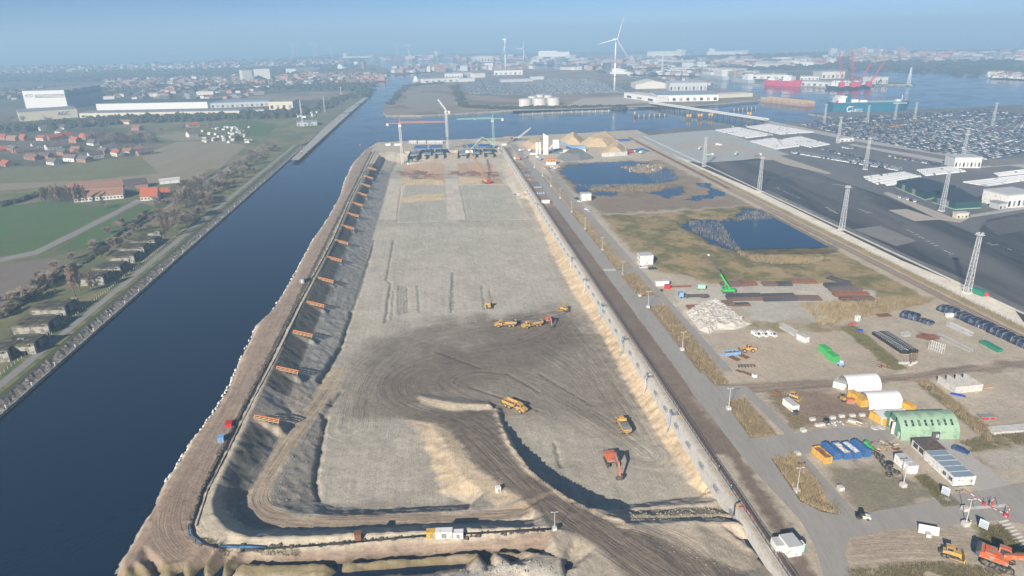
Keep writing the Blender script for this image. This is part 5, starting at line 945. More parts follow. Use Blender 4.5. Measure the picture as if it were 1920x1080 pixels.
# ---------------------------------------------------------------- black pallet stacks in a chevron block
def pallet_block():
    x0, y0 = G(1640,628)[0:2]
    A, B_ = on(1634,628), on(1690,665); rz = math.atan2(B_[1]-A[1], B_[0]-A[0]); L_ = math.hypot(B_[0]-A[0], B_[1]-A[1])
    q = MB(); q.box(-.5, .5, -1.1, 1.1, .12, 1.5); me1 = q.mesh('cover', 'black'); q = MB(); q.box(-.56, .56, -1.15, 1.15, 0, .12); me2 = q.mesh('pallet', 'timber'); q = MB(); q.box(-.62, -.5, -1.05, 1.05, .9, 1.52); q.box(-.5, .3, -1.0, -.9, 1.5, 1.53); me3 = q.mesh('strap', 'white_paint')
    for i in range(17):
        for j in range(3):
            u = (i+.5)/17*L_; c, s_ = math.cos(rz), math.sin(rz); yy = 1.2+j*2.3
            loc = (A[0]+u*c-yy*s_, A[1]+u*s_+yy*c, .05); t = thing('covered_pallet', 'black wrapped pallet in the long three-row block on the sand', 'pallet', loc, rz+(.35 if j % 2 else -.35), 'black wrapped pallets'); put(me1, 'cover', t); put(me2, 'pallet', t); put(me3, 'strap', t)
pallet_block()
# dark tarpaulin-covered stacks along the railway
def tarp_stack(label, a, b, w_, h_, m='asphalt_dark'):
    A, B_ = on(*a), on(*b); rz = math.atan2(B_[1]-A[1], B_[0]-A[0]); L_ = math.hypot(B_[0]-A[0], B_[1]-A[1]); t = thing('covered_stack', label, 'covered stack', ((A[0]+B_[0])/2, (A[1]+B_[1])/2, 0), rz, 'dark covered stacks by the railway'); n_ = max(4, int(L_/1.6)); q = MB(); P = []
    for i in range(n_+1):
        x = -L_/2+L_*i/n_; e = .85 if i in (0, n_) else 1
        for y, z in ((-w_/2-.15, .05), (-w_/2, h_*.85), (-w_*.4, h_), (w_*.4, h_), (w_/2, h_*.85), (w_/2+.15, .05)): P.append((x+random.uniform(-.1, .1), y+random.uniform(-.06, .06), z*e+random.uniform(-.08, .08)))
    q.add(P, [(i*6+j, (i+1)*6+j, (i+1)*6+j+1, i*6+j+1)[::-1] for i in range(n_) for j in range(5)]+[tuple(range(6))[::-1], tuple(n_*6+j for j in range(6))]); q.build('tarpaulin', m, t); MB().box(-L_/2, L_/2, -w_/2+.2, w_/2-.2, 0, h_*.5).build('load', 'dark_steel', t)
    for i in range(3): x = L_*(i-1)*.3; q = MB(); q.tube([(x, -w_/2-.2, .1), (x, -w_/2-.05, h_*.87), (x, -w_*.4, h_+.06), (x, w_*.4, h_+.06), (x, w_/2+.05, h_*.87), (x, w_/2+.2, .1)], .04, 4); q.build('lashing', 'pale_grey', t)
mat('tarp_navy', (.018, .028, .055), .5, .3, .5, .05, spots=((.10, .13, .18), .15, .6))
for a, b, w_, lab in (((1762,580), (1793,590), 5, 'farthest dark tarpaulin stack along the railway'), ((1793,592), (1822,604), 5, 'second dark tarpaulin stack along the railway'), ((1815,602), (1860,620), 5, 'third dark tarpaulin stack along the railway, green end'), ((1858,621), (1895,637), 5, 'fourth dark tarpaulin stack along the railway'), ((1896,638), (1935,655), 5, 'nearest dark tarpaulin stack along the railway'), ((1690,592), (1722,600), 4.5, 'dark tarpaulin stack alone in the upper yard'), ((1724,601), (1748,609), 3.5, 'low dark tarpaulin stack behind the rebar heap')): tarp_stack(lab, a, b, w_, 2.6 if 'low' not in lab else 1.4, 'tarp_navy')
for i, (p, s_) in enumerate((((1784,594), (5.5, 1.2, 1.7)), ((1810,601), (2, 1, 1.2)), ((1837,614), (2, 1, 1.2)), ((1855,620), (2, 1, 1.2)), ((1891,638), (2, 1, 1.2)))):
    t = thing('white_crate', 'white block at the '+['farthest', 'second', 'third', 'fourth', 'nearest'][i]+' dark stack along the railway', 'crate', on(*p), .05, 'white blocks at the dark stacks'); MB().box(-s_[0]/2, s_[0]/2, -s_[1]/2, s_[1]/2, .1, s_[2]).build('box', 'white_paint', t); MB().box(-s_[0]*.4, s_[0]*.4, -s_[1]*.4, s_[1]*.4, 0, .1).build('pallet', 'timber', t)
# netted and framed goods
for i, p in enumerate(((1846,646), (1854,650), (1862,655), (1870,659))):
    t = thing('netted_pallet', ['green netted pallet, farthest of four', 'green netted pallet, second of four from the back', 'green netted pallet, third of four from the back', 'green netted pallet, nearest of four'][i], 'pallet', on(*p), D2(-78), 'green netted pallets'); mat('net_green', (.02, .22, .13), .8, .3, 2) if 'net_green' not in MT else 0; MB().box(-1.2, 1.2, -1.1, 1.1, .12, 1.5).build('net', 'net_green', t); MB().box(-1.2, 1.2, -1.15, 1.15, 0, .12).build('pallet', 'timber', t)
def frame_rack(label, p, rz, n_, L_=2.2, m='galv', h_=1.5):
    t = thing('steel_frame_rack', label, 'steel rack', on(*p), rz, 'steel frame racks')
    fm = MB(); [fm.bar((0, y, 0), (0, y, h_), .08) for y in (-1, 1)]; [fm.bar((0, -1, z), (0, 1, z), .08) for z in (.1, h_)]; fm.bar((0, -1, .1), (0, 1, h_), .06); fm = fm.mesh('frame', m)
    for i in range(n_): put(fm, 'frame', t, (-L_/2+L_*i/max(1, n_-1), 0, 0))
    for y in (-1, 1): q = MB(); q.bar((-L_/2, y, h_*.5), (L_/2, y, h_*.5), .07); q.build('rail', m, t)
frame_rack('long rack of grey steel frames in the upper yard', (1795,618), D2(-74), 16, 9); frame_rack('short rack of grey frames beside the pink crates', (1814,627), D2(-74), 6, 3); frame_rack('grey frame rack left of the white container', (1478,622), D2(-72), 14, 9, h_=2); frame_rack('low frame rack beside the black pallets', (1698,630), .2, 6, 3); frame_rack('white upright frames on blocks in the yard', (1755,658), D2(-60), 7, 5, 'white_paint', 3.5); frame_rack('blue-grey lattice segments lying in the yard', (1800,651), D2(-72), 12, 9, 'pale_grey', 1.2); frame_rack('grey frames behind the rebar heap', (1767,636), D2(-74), 9, 6, 'pale_grey')
t = thing('rebar_heap', 'brown heap of reinforcing steel in the yard', 'rebar', on(1740,633), -.6); 
for i in range(40): q = MB(); a = random.uniform(-.4, .4); x, y, z = random.uniform(-2, 2), random.uniform(-3, 3), random.uniform(.1, 1.2); q.bar((x-2.5*math.cos(a), y-2.5*math.sin(a), z), (x+2.5*math.cos(a), y+2.5*math.sin(a), z+random.uniform(-.2, .2)), .12); q.build('bar', 'rust', t)
t = thing('pole_set', 'tall rusty poles on white blocks below the black pallets', 'poles', on(1712,683), .2)
for i, x in enumerate((-2, -1, .6, 1.8)): q = MB(); q.bar((x, i*.5-.7, .8), (x+.2, i*.5-.7, 5.2), .14); q.build('pole', 'rust', t); q = MB(); q.box(x-.4, x+.4, i*.5-1.1, i*.5-.3, 0, .8); q.build('block', 'concrete_pale', t)
for i in range(5): q = MB(); q.box(-5+i*1.05, -4+i*1.05, 1.0-i*.2, 1.9-i*.2, 0, .8); q.build('block', 'concrete_pale', t)
t = thing('dark_plate', 'flat dark red plate stack at the reed edge', 'plate', on(1657,592), .1); [MB().box(-3, 3, -1.6, 1.6, .1+k*.12, .2+k*.12).build('plate', 'rust', t) for k in range(3)]
t = thing('red_bags', 'heap of bright pink-red bags at the yard corner', 'bags', on(1596,608), 0)
for i in range(6): q = MB(); q.lathe([(.6, 0), (.75, .25), (.5, .6), (.05, .7)], (random.uniform(-1.6, 1.6), random.uniform(-.8, .8), 0), 8); q.build('bag', 'pink_red', t, smooth=True)
boxthing('water_tank', 'white and teal tank near the pink-red bags', 'tank', on(1607,601), (1.6, 1.6, 2.2), .1, 'white_paint', 'teal')
boxthing('blue_crate', 'small bright blue crate near the pink-red bags', 'crate', on(1612,620), (2.2, 1.0, .5), -.3, 'bright_blue', 'bright_blue')
t = thing('blue_machine', 'pale blue machine beside the green containers', 'machine', on(1577,686), -.6); MB().box(-1.3, 1.0, -.7, .7, .4, 1.6).build('body', 'pale_blue', t); MB().box(-.6, .6, -.5, .5, 1.6, 2.1).build('hood', 'white_paint', t); [MB().cyl((x, y-.1, .4), (x, y+.1, .4), .4, n=10).build('wheel', 'rubber', t) for x in (-.9, .8) for y in (-.75, .75)]
# white blocks, timber and small goods in the near yard
for i, p in enumerate(((1523,788), (1533,799), (1541,798), (1561,785), (1578,782), (1598,781), (1616,780))): t = thing('concrete_block', 'white block in the small goods yard, '+['first', 'second', 'third', 'fourth', 'fifth', 'sixth', 'last'][i]+' from the left', 'concrete block', on(*p), .1, 'white blocks of the goods yard'); MB().box(-.85, .85, -.5, .5, 0, .9).build('block', 'concrete_pale', t); MB().box(-.2, .2, -.1, .1, .9, 1.0).build('lifting_eye', 'steel', t)
t = thing('rubbish_pile', 'small pile of pale sacks and debris between the blocks', 'debris', on(1570,795), 0)
for i in range(14): q = MB(); q.lathe([(.3, 0), (.36, .12), (.2, .3), (.02, .34)], (random.uniform(-3, 3), random.uniform(-1.2, 1.2), 0), 7); q.build('sack', random.choice(['pale_grey', 'white_paint', 'pale_blue']), t)
t = thing('loading_pallet', 'timber pallet with grey machine beside the goods yard', 'pallet', on(1601,793), -.6); MB().box(-2.2, 2.2, -.9, .9, 0, .25).build('pallet', 'timber', t); MB().box(-1.8, .6, -.6, .6, .25, 1.0).build('machine', 'pale_grey', t); q = MB(); q.cyl((-.2, 0, .9), (2.4, 0, .6), .2, n=8); q.build('pipe', 'steel', t)
for i, p in enumerate(((1640,803), (1653,802))): t = thing('round_slab', ['pale round slab, left of two by the green hut', 'pale round slab, right of two by the green hut'][i], 'slab', on(*p), 0, 'round slabs'); MB().lathe([(1.3, 0), (1.3, .35), (.1, .4)], n=18).build('slab', 'concrete_pale', t); MB().lathe([(.25, .38), (.25, .5), (.02, .5)], n=8).build('hub', 'steel', t)
t = thing('tractor', 'small green tractor with red plough behind the skips', 'tractor', on(1627,841), D2(-55)); MB().ext([(-.2, .6), (1.7, .6), (1.7, 1.2), (-.2, 1.35)], -.4, .4).build('bonnet', 'green', t); MB().ext([(-1.3, .8), (-.1, .8), (-.2, 2.2), (-1.2, 2.2)], -.6, .6).build('cab', 'green', t); MB().box(-2.6, -1.4, -.9, .9, .4, .9).build('plough', 'red', t); [MB().cyl((x, y-.18, r), (x, y+.18, r), r, n=12).build('wheel', 'rubber', t) for x, r in ((-.8, .75), (1.2, .5)) for y in (-.75, .75)]
t = thing('timber_heap', 'heap of old timber and pallets beside the tractor', 'timber', on(1658,838), 0)
for i in range(26): q = MB(); q.obox((random.uniform(-4, 4), random.uniform(-2.6, 2.6), random.uniform(0, .5)), (random.uniform(1, 2.4), .5, .15), random.uniform(0, 3)); q.build('plank', random.choice(['timber', 'rust', 'offwhite', 'stone_bank']), t)
t = thing('timber_heap', 'heap of brown scrap below the black pallets', 'scrap', on(1657,688), 0)
for i in range(18): q = MB(); q.obox((random.uniform(-2, 2), random.uniform(-1.6, 1.6), random.uniform(0, .6)), (random.uniform(.8, 2), .4, .2), random.uniform(0, 3)); q.build('plank', random.choice(['timber', 'rust', 'dark_steel']), t)
t = thing('slab_stack', 'row of pale concrete slabs at the right edge', 'slabs', on(1900,806), D2(5))
for i in range(5): MB().box(-8+i*3.6, -4.6+i*3.6, -1.8, 1.8, 0, .9).build('slab', 'concrete_pale', t)
t = thing('pallet_planks', 'small stack of yellow planks beside the concrete bays', 'planks', on(1851,726), .1); [MB().box(-1.6, 1.6, -.9+i*.45, -.5+i*.45, .05+.1*(i % 2), .3).build('plank', 'timber', t) for i in range(4)]
t = thing('trailer', 'low trailer with red wheels on the right-hand yard', 'trailer', on(1850,784), .0); MB().box(-2.4, 2.4, -1, 1, .7, 1.0).build('deck', 'mid_grey', t); [MB().cyl((x, y-.15, .45), (x, y+.15, .45), .45, n=10).build('wheel', 'red', t) for x in (-1.6, -.5, 1.4) for y in (-1, 1)]; MB().bar((2.4, 0, .8), (3.6, 0, .5), .12).build('drawbar', 'red', t)
# ---------------------------------------------------------------- gate
def barrier_gate(label, p, rz, arm=3.2, upang=.6):
    t = thing('gate_barrier', label, 'barrier', on(*p), rz, 'red and white barriers at the gate'); MB().box(-.3, .3, -.3, .3, 0, 1.1).build('cabinet', 'red', t); MB().box(-.32, .32, -.2, .2, .35, .7).build('cabinet_band', 'white_paint', t)
    for i in range(5): a, b = arm*i/5, arm*(i+1)/5; q = MB(); q.bar((a*math.cos(upang), .35, 1+a*math.sin(upang)), (b*math.cos(upang), .35, 1+b*math.sin(upang)), .12); q.build('boom_section', ['red', 'white_paint'][i % 2], t)
barrier_gate('red gate barrier, left of the two on the kerb island', (1845,949), 2.6, 5, .5); barrier_gate('red gate barrier, right of the two on the kerb island', (1858,948), -.2, 1.2, 1.2); barrier_gate('red and white gate barrier raised beside the zebra stripes', (1884,969), 2.5, 3.5, .25); barrier_gate('white-armed gate barrier next to the zebra stripes', (1887,971), .4, 2, .8)
t = thing('kerb_island', 'long low kerb island at the gate', 'kerb', on(1851,951), .07); MB().box(-5.5, 5.5, -.5, .5, 0, .18).build('kerb', 'concrete_pale', t); [MB().bar((x, 0, .15), (x, 0, 2.4), .1).build('card_post', 'mid_grey', t) for x in (-3.8, -.6, .6, 2.8)]
def notice(label, p, rz, w_=2.0, h_=3.0):
    t = thing('notice_board', label, 'sign', on(*p), rz, 'grey notice boards at the gate'); MB().box(-w_/2, w_/2, -.08, .08, .7, h_).build('panel', 'galv', t); [MB().bar((x, .12, 0), (x, .12, h_), .12).build('post', 'mid_grey', t) for x in (-w_/2+.1, w_/2-.1)]; [MB().box(-w_/2+.15, w_/2-.15, -.1, -.08, .9+i*.45, 1.15+i*.45).build('text_panel', 'pale_blue' if i % 2 else 'mid_grey', t) for i in range(4)]
notice('grey notice board on the verge by the office end', (1771,931), -.9); notice('grey notice board near the gate lamp post', (1842,994), -.9)
t = thing('concrete_unit', 'tilted pale concrete wall unit lying on the sand', 'concrete unit', on(1741,1002), -.35); q = MB(); q.M = Matrix.Rotation(-.5, 4, 'X'); q.box(-2.3, 2.3, -.15, .15, 0, 2.2); q.build('slab', 'concrete_pale', t); MB().box(-.8, .3, -1.4, -.2, 0, .9).build('foot', 'concrete_pale', t)
# hoses at the near end of the wall
tubeline('hose', [(*XY(75.2, 150), .6), (*XY(76.6, 149), .9), (*XY(77.2, 145), .4), (*XY(78.0, 141), .25), (*G(1443, 1013), .2)], .16, 'red', 'red hose running from the wall to the white boxes', 'hose')
tubeline('hose', [(*XY(73.6, 149), -3.5), (*XY(73.6, 149), .2), (*XY(74.6, 151), .8), (*XY(76.4, 152), .7)], .2, 'black', 'black suction hose over the end of the dock wall', 'hose')
# ---------------------------------------------------------------- green telescopic crane, lorry
t = thing('telescopic_crane', 'bright green telescopic crawler crane with raised boom', 'crane', on(1363,549), D2(175))
for y in (-1.6, 1.6): MB().ext([(-2.6, .45), (-2.2, .08), (2.2, .08), (2.6, .45), (2.2, .95), (-2.2, .95)], y-.35, y+.35).build('track', 'dark_grey', t)
MB().ext([(-3.4, 1.1), (2.2, 1.1), (2.2, 1.9), (-2.2, 2.3), (-3.5, 2.2)], -1.4, 1.4).build('house', 'crane_green', t); c = MB().ext([(1.0, 1.2), (2.7, 1.2), (2.9, 2.0), (2.2, 3.1), (1.0, 3.1)], -1.5, -.5).build('cab', 'crane_green', t); MB().box(1.2, 2.3, -1.53, -.47, 2.0, 2.9).build('window', 'glass', c)
dv = Vector((.56, 0, .83)); p0 = Vector((-1.2, .2, 2.2)); b = MB().bar(p0, p0+dv*9, .75, 0).build('boom', 'crane_green', t); MB().bar(p0+dv*9, p0+dv*15, .55).build('boom_section', 'dark_grey', b); MB().bar(p0+dv*15, p0+dv*20.5, .42).build('boom_section', 'dark_grey', b); MB().box(p0.x+dv.x*20.5-.4, p0.x+dv.x*20.5+.5, -.2, .6, p0.z+dv.z*20.5-.3, p0.z+dv.z*20.5+.5).build('boom_head', 'offwhite', b); MB().bar((1.0, .2, 2.0), p0+dv*5, .3).build('luffing_ram', 'steel', t); MB().bar(p0+dv*20.5, p0+dv*20.5+Vector((0, 0, -13)), .06).build('hoist_rope', 'black', t); MB().box(-3.9, -3.4, -1.4, 1.4, 1.0, 2.2).build('counterweight', 'dark_grey', t)
t = thing('flatbed_lorry', 'flatbed lorry with pale blue cab loading steel', 'lorry', on(1297,558), math.pi-.02); c = MB().ext([(4.2, .6), (6.3, .6), (6.4, 1.6), (6.1, 3.1), (4.2, 3.1)], -1.2, 1.2).build('cab', 'pale_blue', t); MB().box(6.2, 6.42, -1, 1, 1.75, 2.7).build('windscreen', 'glass', c); MB().box(-8, 4, -1.25, 1.25, 1.0, 1.25).build('flatbed', 'dark_grey', t); [MB().cyl((x, y-.2, .5), (x, y+.2, .5), .5, n=10).build('wheel', 'rubber', t) for x in (5.3, 2.6, -4.5, -5.7, -6.9) for y in (-1, 1)]; MB().box(-7.5, 3.5, -.6, .6, 1.25, 1.6).build('load', 'dark_steel', t)
container('white cabin by the lane left of the green crane', on(1241,535), .05, (6.5, 2.6, 2.7)); boxthing('red_machine', 'red machine box right of the white lane cabin', 'machine', on(1251,541), (2.6, 1.8, 2.0), .05, 'red', 'red'); drum('black drum beside the red machine box', on(1240,546), .8, .7)
t = thing('silo_tank', 'pale green tank lying left of the sheet piles', 'tank', on(1315,543), -.2); q = MB(); q.cyl((-1.8, 0, 1.5), (1.8, 0, 1.5), 1.35, n=16); mat('tank_green', (.30, .50, .40), .6, .1, .6); q.build('shell', 'tank_green', t); [MB().box(x-.2, x+.2, -1, 1, 0, .6).build('cradle', 'dark_grey', t) for x in (-1.2, 1.2)]
t = thing('steel_beam_stack', 'long rusty beams lying between cabin and tank', 'beams', on(1275,538), .02); [MB().box(-5.5, 5.5, -.7+i*.36, -.45+i*.36, .1, .5).build('beam', 'rust', t) for i in range(4)]
# blue tarps and goods on the brown strip by the far wall
for i, (p, s_) in enumerate((((989,323), (7, 4, .4)), ((1001,344), (8, 2, .3)), ((1009,352), (7, 1.5, 1)), ((1014,363), (7, 2.4, 1)))):
    t = thing('blue_covered_goods', ['flat blue sheeted goods, farthest on the brown strip', 'thin blue sheeted goods, second on the brown strip', 'blue and white goods, third on the brown strip', 'blue sheeted goods nearest the small white container'][i], 'covered goods', on(*p), K, 'blue goods beside the dock wall'); MB().box(-s_[0]/2, s_[0]/2, -s_[1]/2, s_[1]/2, .05, s_[2]).build('cover', 'tarp_blue', t); [MB().box(x, x+.6, -s_[1]/2-.3, s_[1]/2+.3, 0, s_[2]+.1).build('strap', 'white_paint' if i > 1 else 'tarp_blue', t) for x in np.arange(-s_[0]/2+.4, s_[0]/2-.6, 1.7)]
# ================================================================ the west bank: trees, bunkers, farm, village, works
def make_tree(name, h, spread, col, trunk_r, dens, seed, twigm='twig', taper_lo=.25):
    rs = random.Random(seed); tk = MB(); cr = MB()
    tk.cyl((0, 0, -.2), (0, 0, h*.5), trunk_r, trunk_r*.6, 7); tk.cyl((0, 0, h*.5), (0, 0, h*.93), trunk_r*.6, .04, 5)
    for i in range(dens):
        z = h*(taper_lo+(1-taper_lo)*(i+rs.random())/dens*.95); f = 1-(z/h); az = rs.uniform(0, 6.283); L_ = spread*(.35+.9*math.sin(min(1, max(.12, f*1.25))*math.pi*.55))*rs.uniform(.7, 1.15)
        elev = col+rs.uniform(-.15, .2); d = Vector((math.cos(az)*math.cos(elev), math.sin(az)*math.cos(elev), math.sin(elev))); p = Vector((0, 0, z*.82)); q = p+d*L_
        cr.cyl(p, q, max(.05, trunk_r*.3*f+.03), .02, 3, 0, False)
        for j in range(9):
            u = rs.uniform(.25, 1); b = p+d*(L_*u); d2 = (d+Vector((rs.uniform(-.8, .8), rs.uniform(-.8, .8), rs.uniform(-.2, .8)))).normalized(); e = b+d2*(L_*rs.uniform(.25, .5)); cr.cyl(b, e, .05, .012, 3, 0, False)
            for k in range(7):
                b2 = b+(e-b)*rs.random(); d3 = (d2+Vector((rs.uniform(-1, 1), rs.uniform(-1, 1), rs.uniform(-.4, 1)))).normalized(); e2 = b2+d3*rs.uniform(.5, 1.3); s_ = d3.orthogonal()*.075; cr.add([b2-s_, b2+s_, e2], [(0, 1, 2)])
    return tk.mesh('trunk', 'bark'), cr.mesh('crown', twigm)
TREES = {'poplar': [make_tree('poplar', 19, 3.6, 1.15, .35, 34, s, 'twig_brown', .12) for s in (1, 2, 3)], 'broad': [make_tree('broad', 13, 5.5, .55, .32, 30, s, 'twig') for s in (4, 5, 6)], 'shrub': [make_tree('shrub', 4.5, 2.8, .7, .12, 22, s, 'twig', .05) for s in (7, 8)], 'rowpop': [make_tree('rowpop', 16, 2.0, 1.2, .22, 24, s, 'twig_brown', .15) for s in (9, 10)]}
def tree(kind, px, py, label, h=1.0, group=None, name=None, cat='tree', xy=None):
    x, y = xy or G(px, py); t = thing(name or {'poplar': 'poplar_tree', 'broad': 'bare_tree', 'shrub': 'bare_shrub', 'rowpop': 'poplar_tree'}[kind], label, cat, (x, y, 0), random.uniform(0, 6), group); tm_, cm_ = random.choice(TREES[kind]); put(tm_, 'trunk', t); put(cm_, 'crown', t); s_ = h*random.uniform(.92, 1.08); t.scale = (s_, s_, s_); return t
tree('poplar', 141, 555, 'tall bare poplar between the two bunker groups, nearest', 1.05); tree('poplar', 150, 545, 'tall bare poplar just behind the nearest poplar', .9); tree('poplar', 172, 547, 'bare poplar right of the tallest poplar', .65); tree('poplar', 310, 448, 'wide bare poplar beside the tow path past the bunkers', .85); tree('poplar', 318, 442, 'second bare poplar beside the tow path', .75)
for i in range(24): tree('rowpop', 80+i*3.6+random.uniform(-1, 1), 383-random.uniform(0, 5), 'bare poplar in the dense row before the red barn', random.uniform(.85, 1.05), 'row of poplars by the barn')
tree('broad', 193, 392, 'small bare tree on the meadow before the barn', .55)
for k, (x, y, s_) in enumerate([(330,372,.9),(345,378,1),(352,362,.9),(362,370,1),(338,390,1),(325,385,.9),(372,352,.8),(385,345,.8),(300,400,.7),(250,437,.55),(355,390,1.1),(368,388,1.0),(290,385,.6)]): tree('broad', x, y, 'bare tree in the grove between farm and tow path', s_, 'trees of the grove beside the farm')
for k, (x, y) in enumerate([(350,425),(357,420),(364,415),(372,408),(380,402),(345,418),(395,375),(402,362),(410,355),(420,345),(430,335),(440,330),(450,322),(462,312),(470,305),(480,298),(495,292),(508,285),(515,280),(425,355),(440,345),(455,335),(390,390),(405,382),(225,460),(215,466),(200,475),(190,482),(102,525),(95,530),(88,536),(75,545),(60,560),(50,565),(40,572),(20,588),(8,595),(240,450),(262,440)]): tree('shrub', x, y, 'dark bare bush on the strip beside the tow path', random.uniform(.8, 1.5), 'bushes of the canal strip', cat='bush')
for k, (x, y) in enumerate([(165+i*5.5, 268+random.uniform(-6, 4)) for i in range(22)]): tree('broad', x, y, 'bare tree in the belt behind the village', random.uniform(.8, 1.15), 'tree belt behind the village')
for k in range(46):
    x, y = random.choice([(random.uniform(0, 300), random.uniform(228, 300)), (random.uniform(0, 180), random.uniform(224, 240)), (random.uniform(290, 470), random.uniform(220, 260))]); tree('broad', x, y, 'bare garden tree among the village houses', random.uniform(.5, .9), 'garden trees of the village')
for i in range(8): tree('rowpop', 441+i*2.2, 270-i*.5, 'brown poplar in the short row beyond the striped field', .7, 'short poplar row')
for i in range(70):
    t0 = random.uniform(430, 800); s0 = random.uniform(-206, -178); kd = random.choice(['shrub', 'shrub', 'broad']); tree(kd, 0, 0, 'bare tree standing in the long thicket beside the far canal' if kd == 'broad' else 'low bare bush in the long thicket beside the far canal', random.uniform(.45, .9), 'thicket along the far canal', cat='tree' if kd == 'broad' else 'bush', xy=XY(s0, t0))
for i in range(40):
    t0 = random.uniform(260, 640); s0 = random.uniform(-224, -213); tree('shrub', 0, 0, 'bare bush in the hedge line left of the field path', random.uniform(.5, 1.0), 'hedge bushes of the field path', 'hedge_bush', 'bush', xy=XY(s0, t0))
# hedges and far woods, reading as one mass
q = MB(); rs = random.Random(3)
def clump(x, y, r, h):
    n_ = 6; P = [(x+r*math.cos(t)*rs.uniform(.7, 1.2), y+r*math.sin(t)*rs.uniform(.7, 1.2), z*h) for z in (0, .6) for t in np.arange(0, 6.28, 6.2832/n_)][:12]+[(x+rs.uniform(-.3, .3)*r, y, h*rs.uniform(.85, 1.15))]
    q.add(P, [(i, (i+1) % 6, 6+(i+1) % 6, 6+i) for i in range(6)]+[(6+i, 6+(i+1) % 6, 12) for i in range(6)])
def hedge(pts_, n_, r, h, jit):
    for a, b in zip(pts_[:-1], pts_[1:]):
        for i in range(n_): u = rs.random(); x, y = G(a[0]+(b[0]-a[0])*u+rs.uniform(-jit, jit), a[1]+(b[1]-a[1])*u+rs.uniform(-jit, jit)*.25); clump(x, y, r*rs.uniform(.6, 1.4), h*rs.uniform(.6, 1.4))
hedge([(-60,395),(0,387),(30,380),(70,368)], 60, 1.6, 3, 4); hedge([(0,598),(60,558),(175,482),(300,398)], 90, 1.0, 1.3, 3)
hedge([(0,245),(150,235),(250,226),(400,222),(560,215)], 150, 5, 7, 20); hedge([(0,178),(200,172),(400,165),(560,160),(680,165)], 260, 8, 8, 30); hedge([(0,140),(200,138),(450,128),(650,118)], 420, 14, 9, 60)
hedge([(600,205),(640,185),(690,172)], 80, 4, 5, 12); hedge([(730,196),(760,162),(830,156)], 70, 4, 3, 6); hedge([(850,160),(870,200),(940,203),(1180,200)], 120, 4, 2.5, 8)
hedge([(1180,125),(1400,118),(1600,113),(1900,115)], 420, 14, 8, 60); hedge([(1560,120),(1920,132)], 200, 10, 6, 40)
tag(q.build('distant_woods', 'hedge'), 'dark hedges and far woods across the flat land', None, kind='stuff')
# ---------------------------------------------------------------- bunkers
mat('bunker_roof', (.065, .06, .045), .95, .35, .3, .08, spots=((.14, .13, .08), .4, .25))
def bunker(label, p, L_, w_, h_, rz=K, fins=2):
    x, y = G(*p); t = thing('bunker', label, 'bunker', (x, y, 0), rz, 'concrete bunkers by the canal')
    def jit(v, a=.25): return v+random.uniform(-a, a)
    q = MB(); q.prism([(-w_/2, jit(-L_/2)), (jit(w_/2-1), -L_/2), (w_/2-.6, L_/2), (-w_/2+.4, L_/2)], 0, h_-.7); q.build('wall', 'concrete_old', t)
    q = MB(); P = [(-w_/2-2.0, jit(-L_/2+.5)), (w_/2, jit(-L_/2-.3)), (jit(w_/2+.6), L_/2-.5), (jit(0), L_/2+.6), (-w_/2-1.2, jit(L_/2))]; q.prism(P, h_-.7, h_); q.build('roof_slab', 'bunker_roof', t)
    q = MB(); P = [(-w_/2-2.4, -L_/2+.3), (-w_/2+2.2, -L_/2+.4), (-w_/2+2, L_/2-.4), (-w_/2-2.4, L_/2-.4)]; b0 = len(q.v); q.prism(P, 0, h_+.15); q.v[4:8] = [(a*.88, b*.9, c) for a, b, c in q.v[4:8]]; q.build('earth_cover', 'bunker_roof', t)
    for i in range(fins):
        yy = -L_/2+.1+(L_-1)*i/max(1, fins-1); q = MB(); q.prism([(w_/2-1.0, yy), (w_/2+1.6, yy), (w_/2+1.8, yy+.9), (w_/2-1.0, yy+.9)], 0, h_+.25); q.build('fin_wall', 'concrete_old', t)
    q = MB(); q.box(w_/2-.62, w_/2-.5, -1.5, 1.5, .1, h_-1.2); q.build('opening', 'black', t)
for p, L_, w_, h_, lab in (((2,668), 10, 11, 4.6, 'mossy concrete bunker cut by the left picture edge'), ((52,655), 9, 10, 4.4, 'mossy concrete bunker, second from the left edge'), ((80,618), 10, 10, 4.6, 'mossy concrete bunker in the middle of the near group'), ((112,588), 10, 10, 5.0, 'mossy concrete bunker, far end of the near group'), ((186,528), 10, 9, 4.2, 'mossy concrete bunker, near end of the far group'), ((218,510), 10, 9, 4.4, 'mossy concrete bunker, second of the far group'), ((244,488), 10, 9, 4.0, 'mossy concrete bunker in the middle of the far group'), ((262,473), 9, 9, 4.4, 'mossy concrete bunker, fourth of the far group'), ((283,460), 9, 9, 4.6, 'mossy concrete bunker, far end of the far group')): bunker(lab, (p[0]-8, p[1]), L_+3, w_+3, h_)
bunker('small concrete shelter beyond the far bunkers', (289,440), 5, 6, 2.4, K, 1)
# fence posts along the tow path
pm = MB(); pm.box(-.07, .07, -.07, .07, 0, 1.2); pm = pm.mesh('post', 'concrete_pale'); ft = thing('path_fence', 'row of low pale fence posts beside the tow path', 'fence', (*XY(-174, 200), 0)); fx, fy = XY(-174, 200)
for t0 in np.arange(200, 480, 2.4): x, y = XY(-174, t0); put(pm, 'post', ft, (x-fx, y-fy, 0))
q = MB(); e = XY(-174, 480); [q.bar((0, 0, z), (e[0]-fx, e[1]-fy, z), .03) for z in (.6, 1.1)]; q.build('wire', 'dark_grey', ft)
bm = MB(); bm.cyl((0, 0, -1.6), (0, 0, .1), .22, n=8); bm.lathe([(.3, .1), (.3, .35), (.05, .4)], n=8); bm = bm.mesh('bollard', 'white_paint')
for i, t0 in enumerate(np.arange(215, 640, 17)): tag(put(bm, 'bollard', None, (*XY(-158.8, t0), -.6)), 'small white bollard on the stone canal bank', 'bollard', 'white bollards of the canal bank')
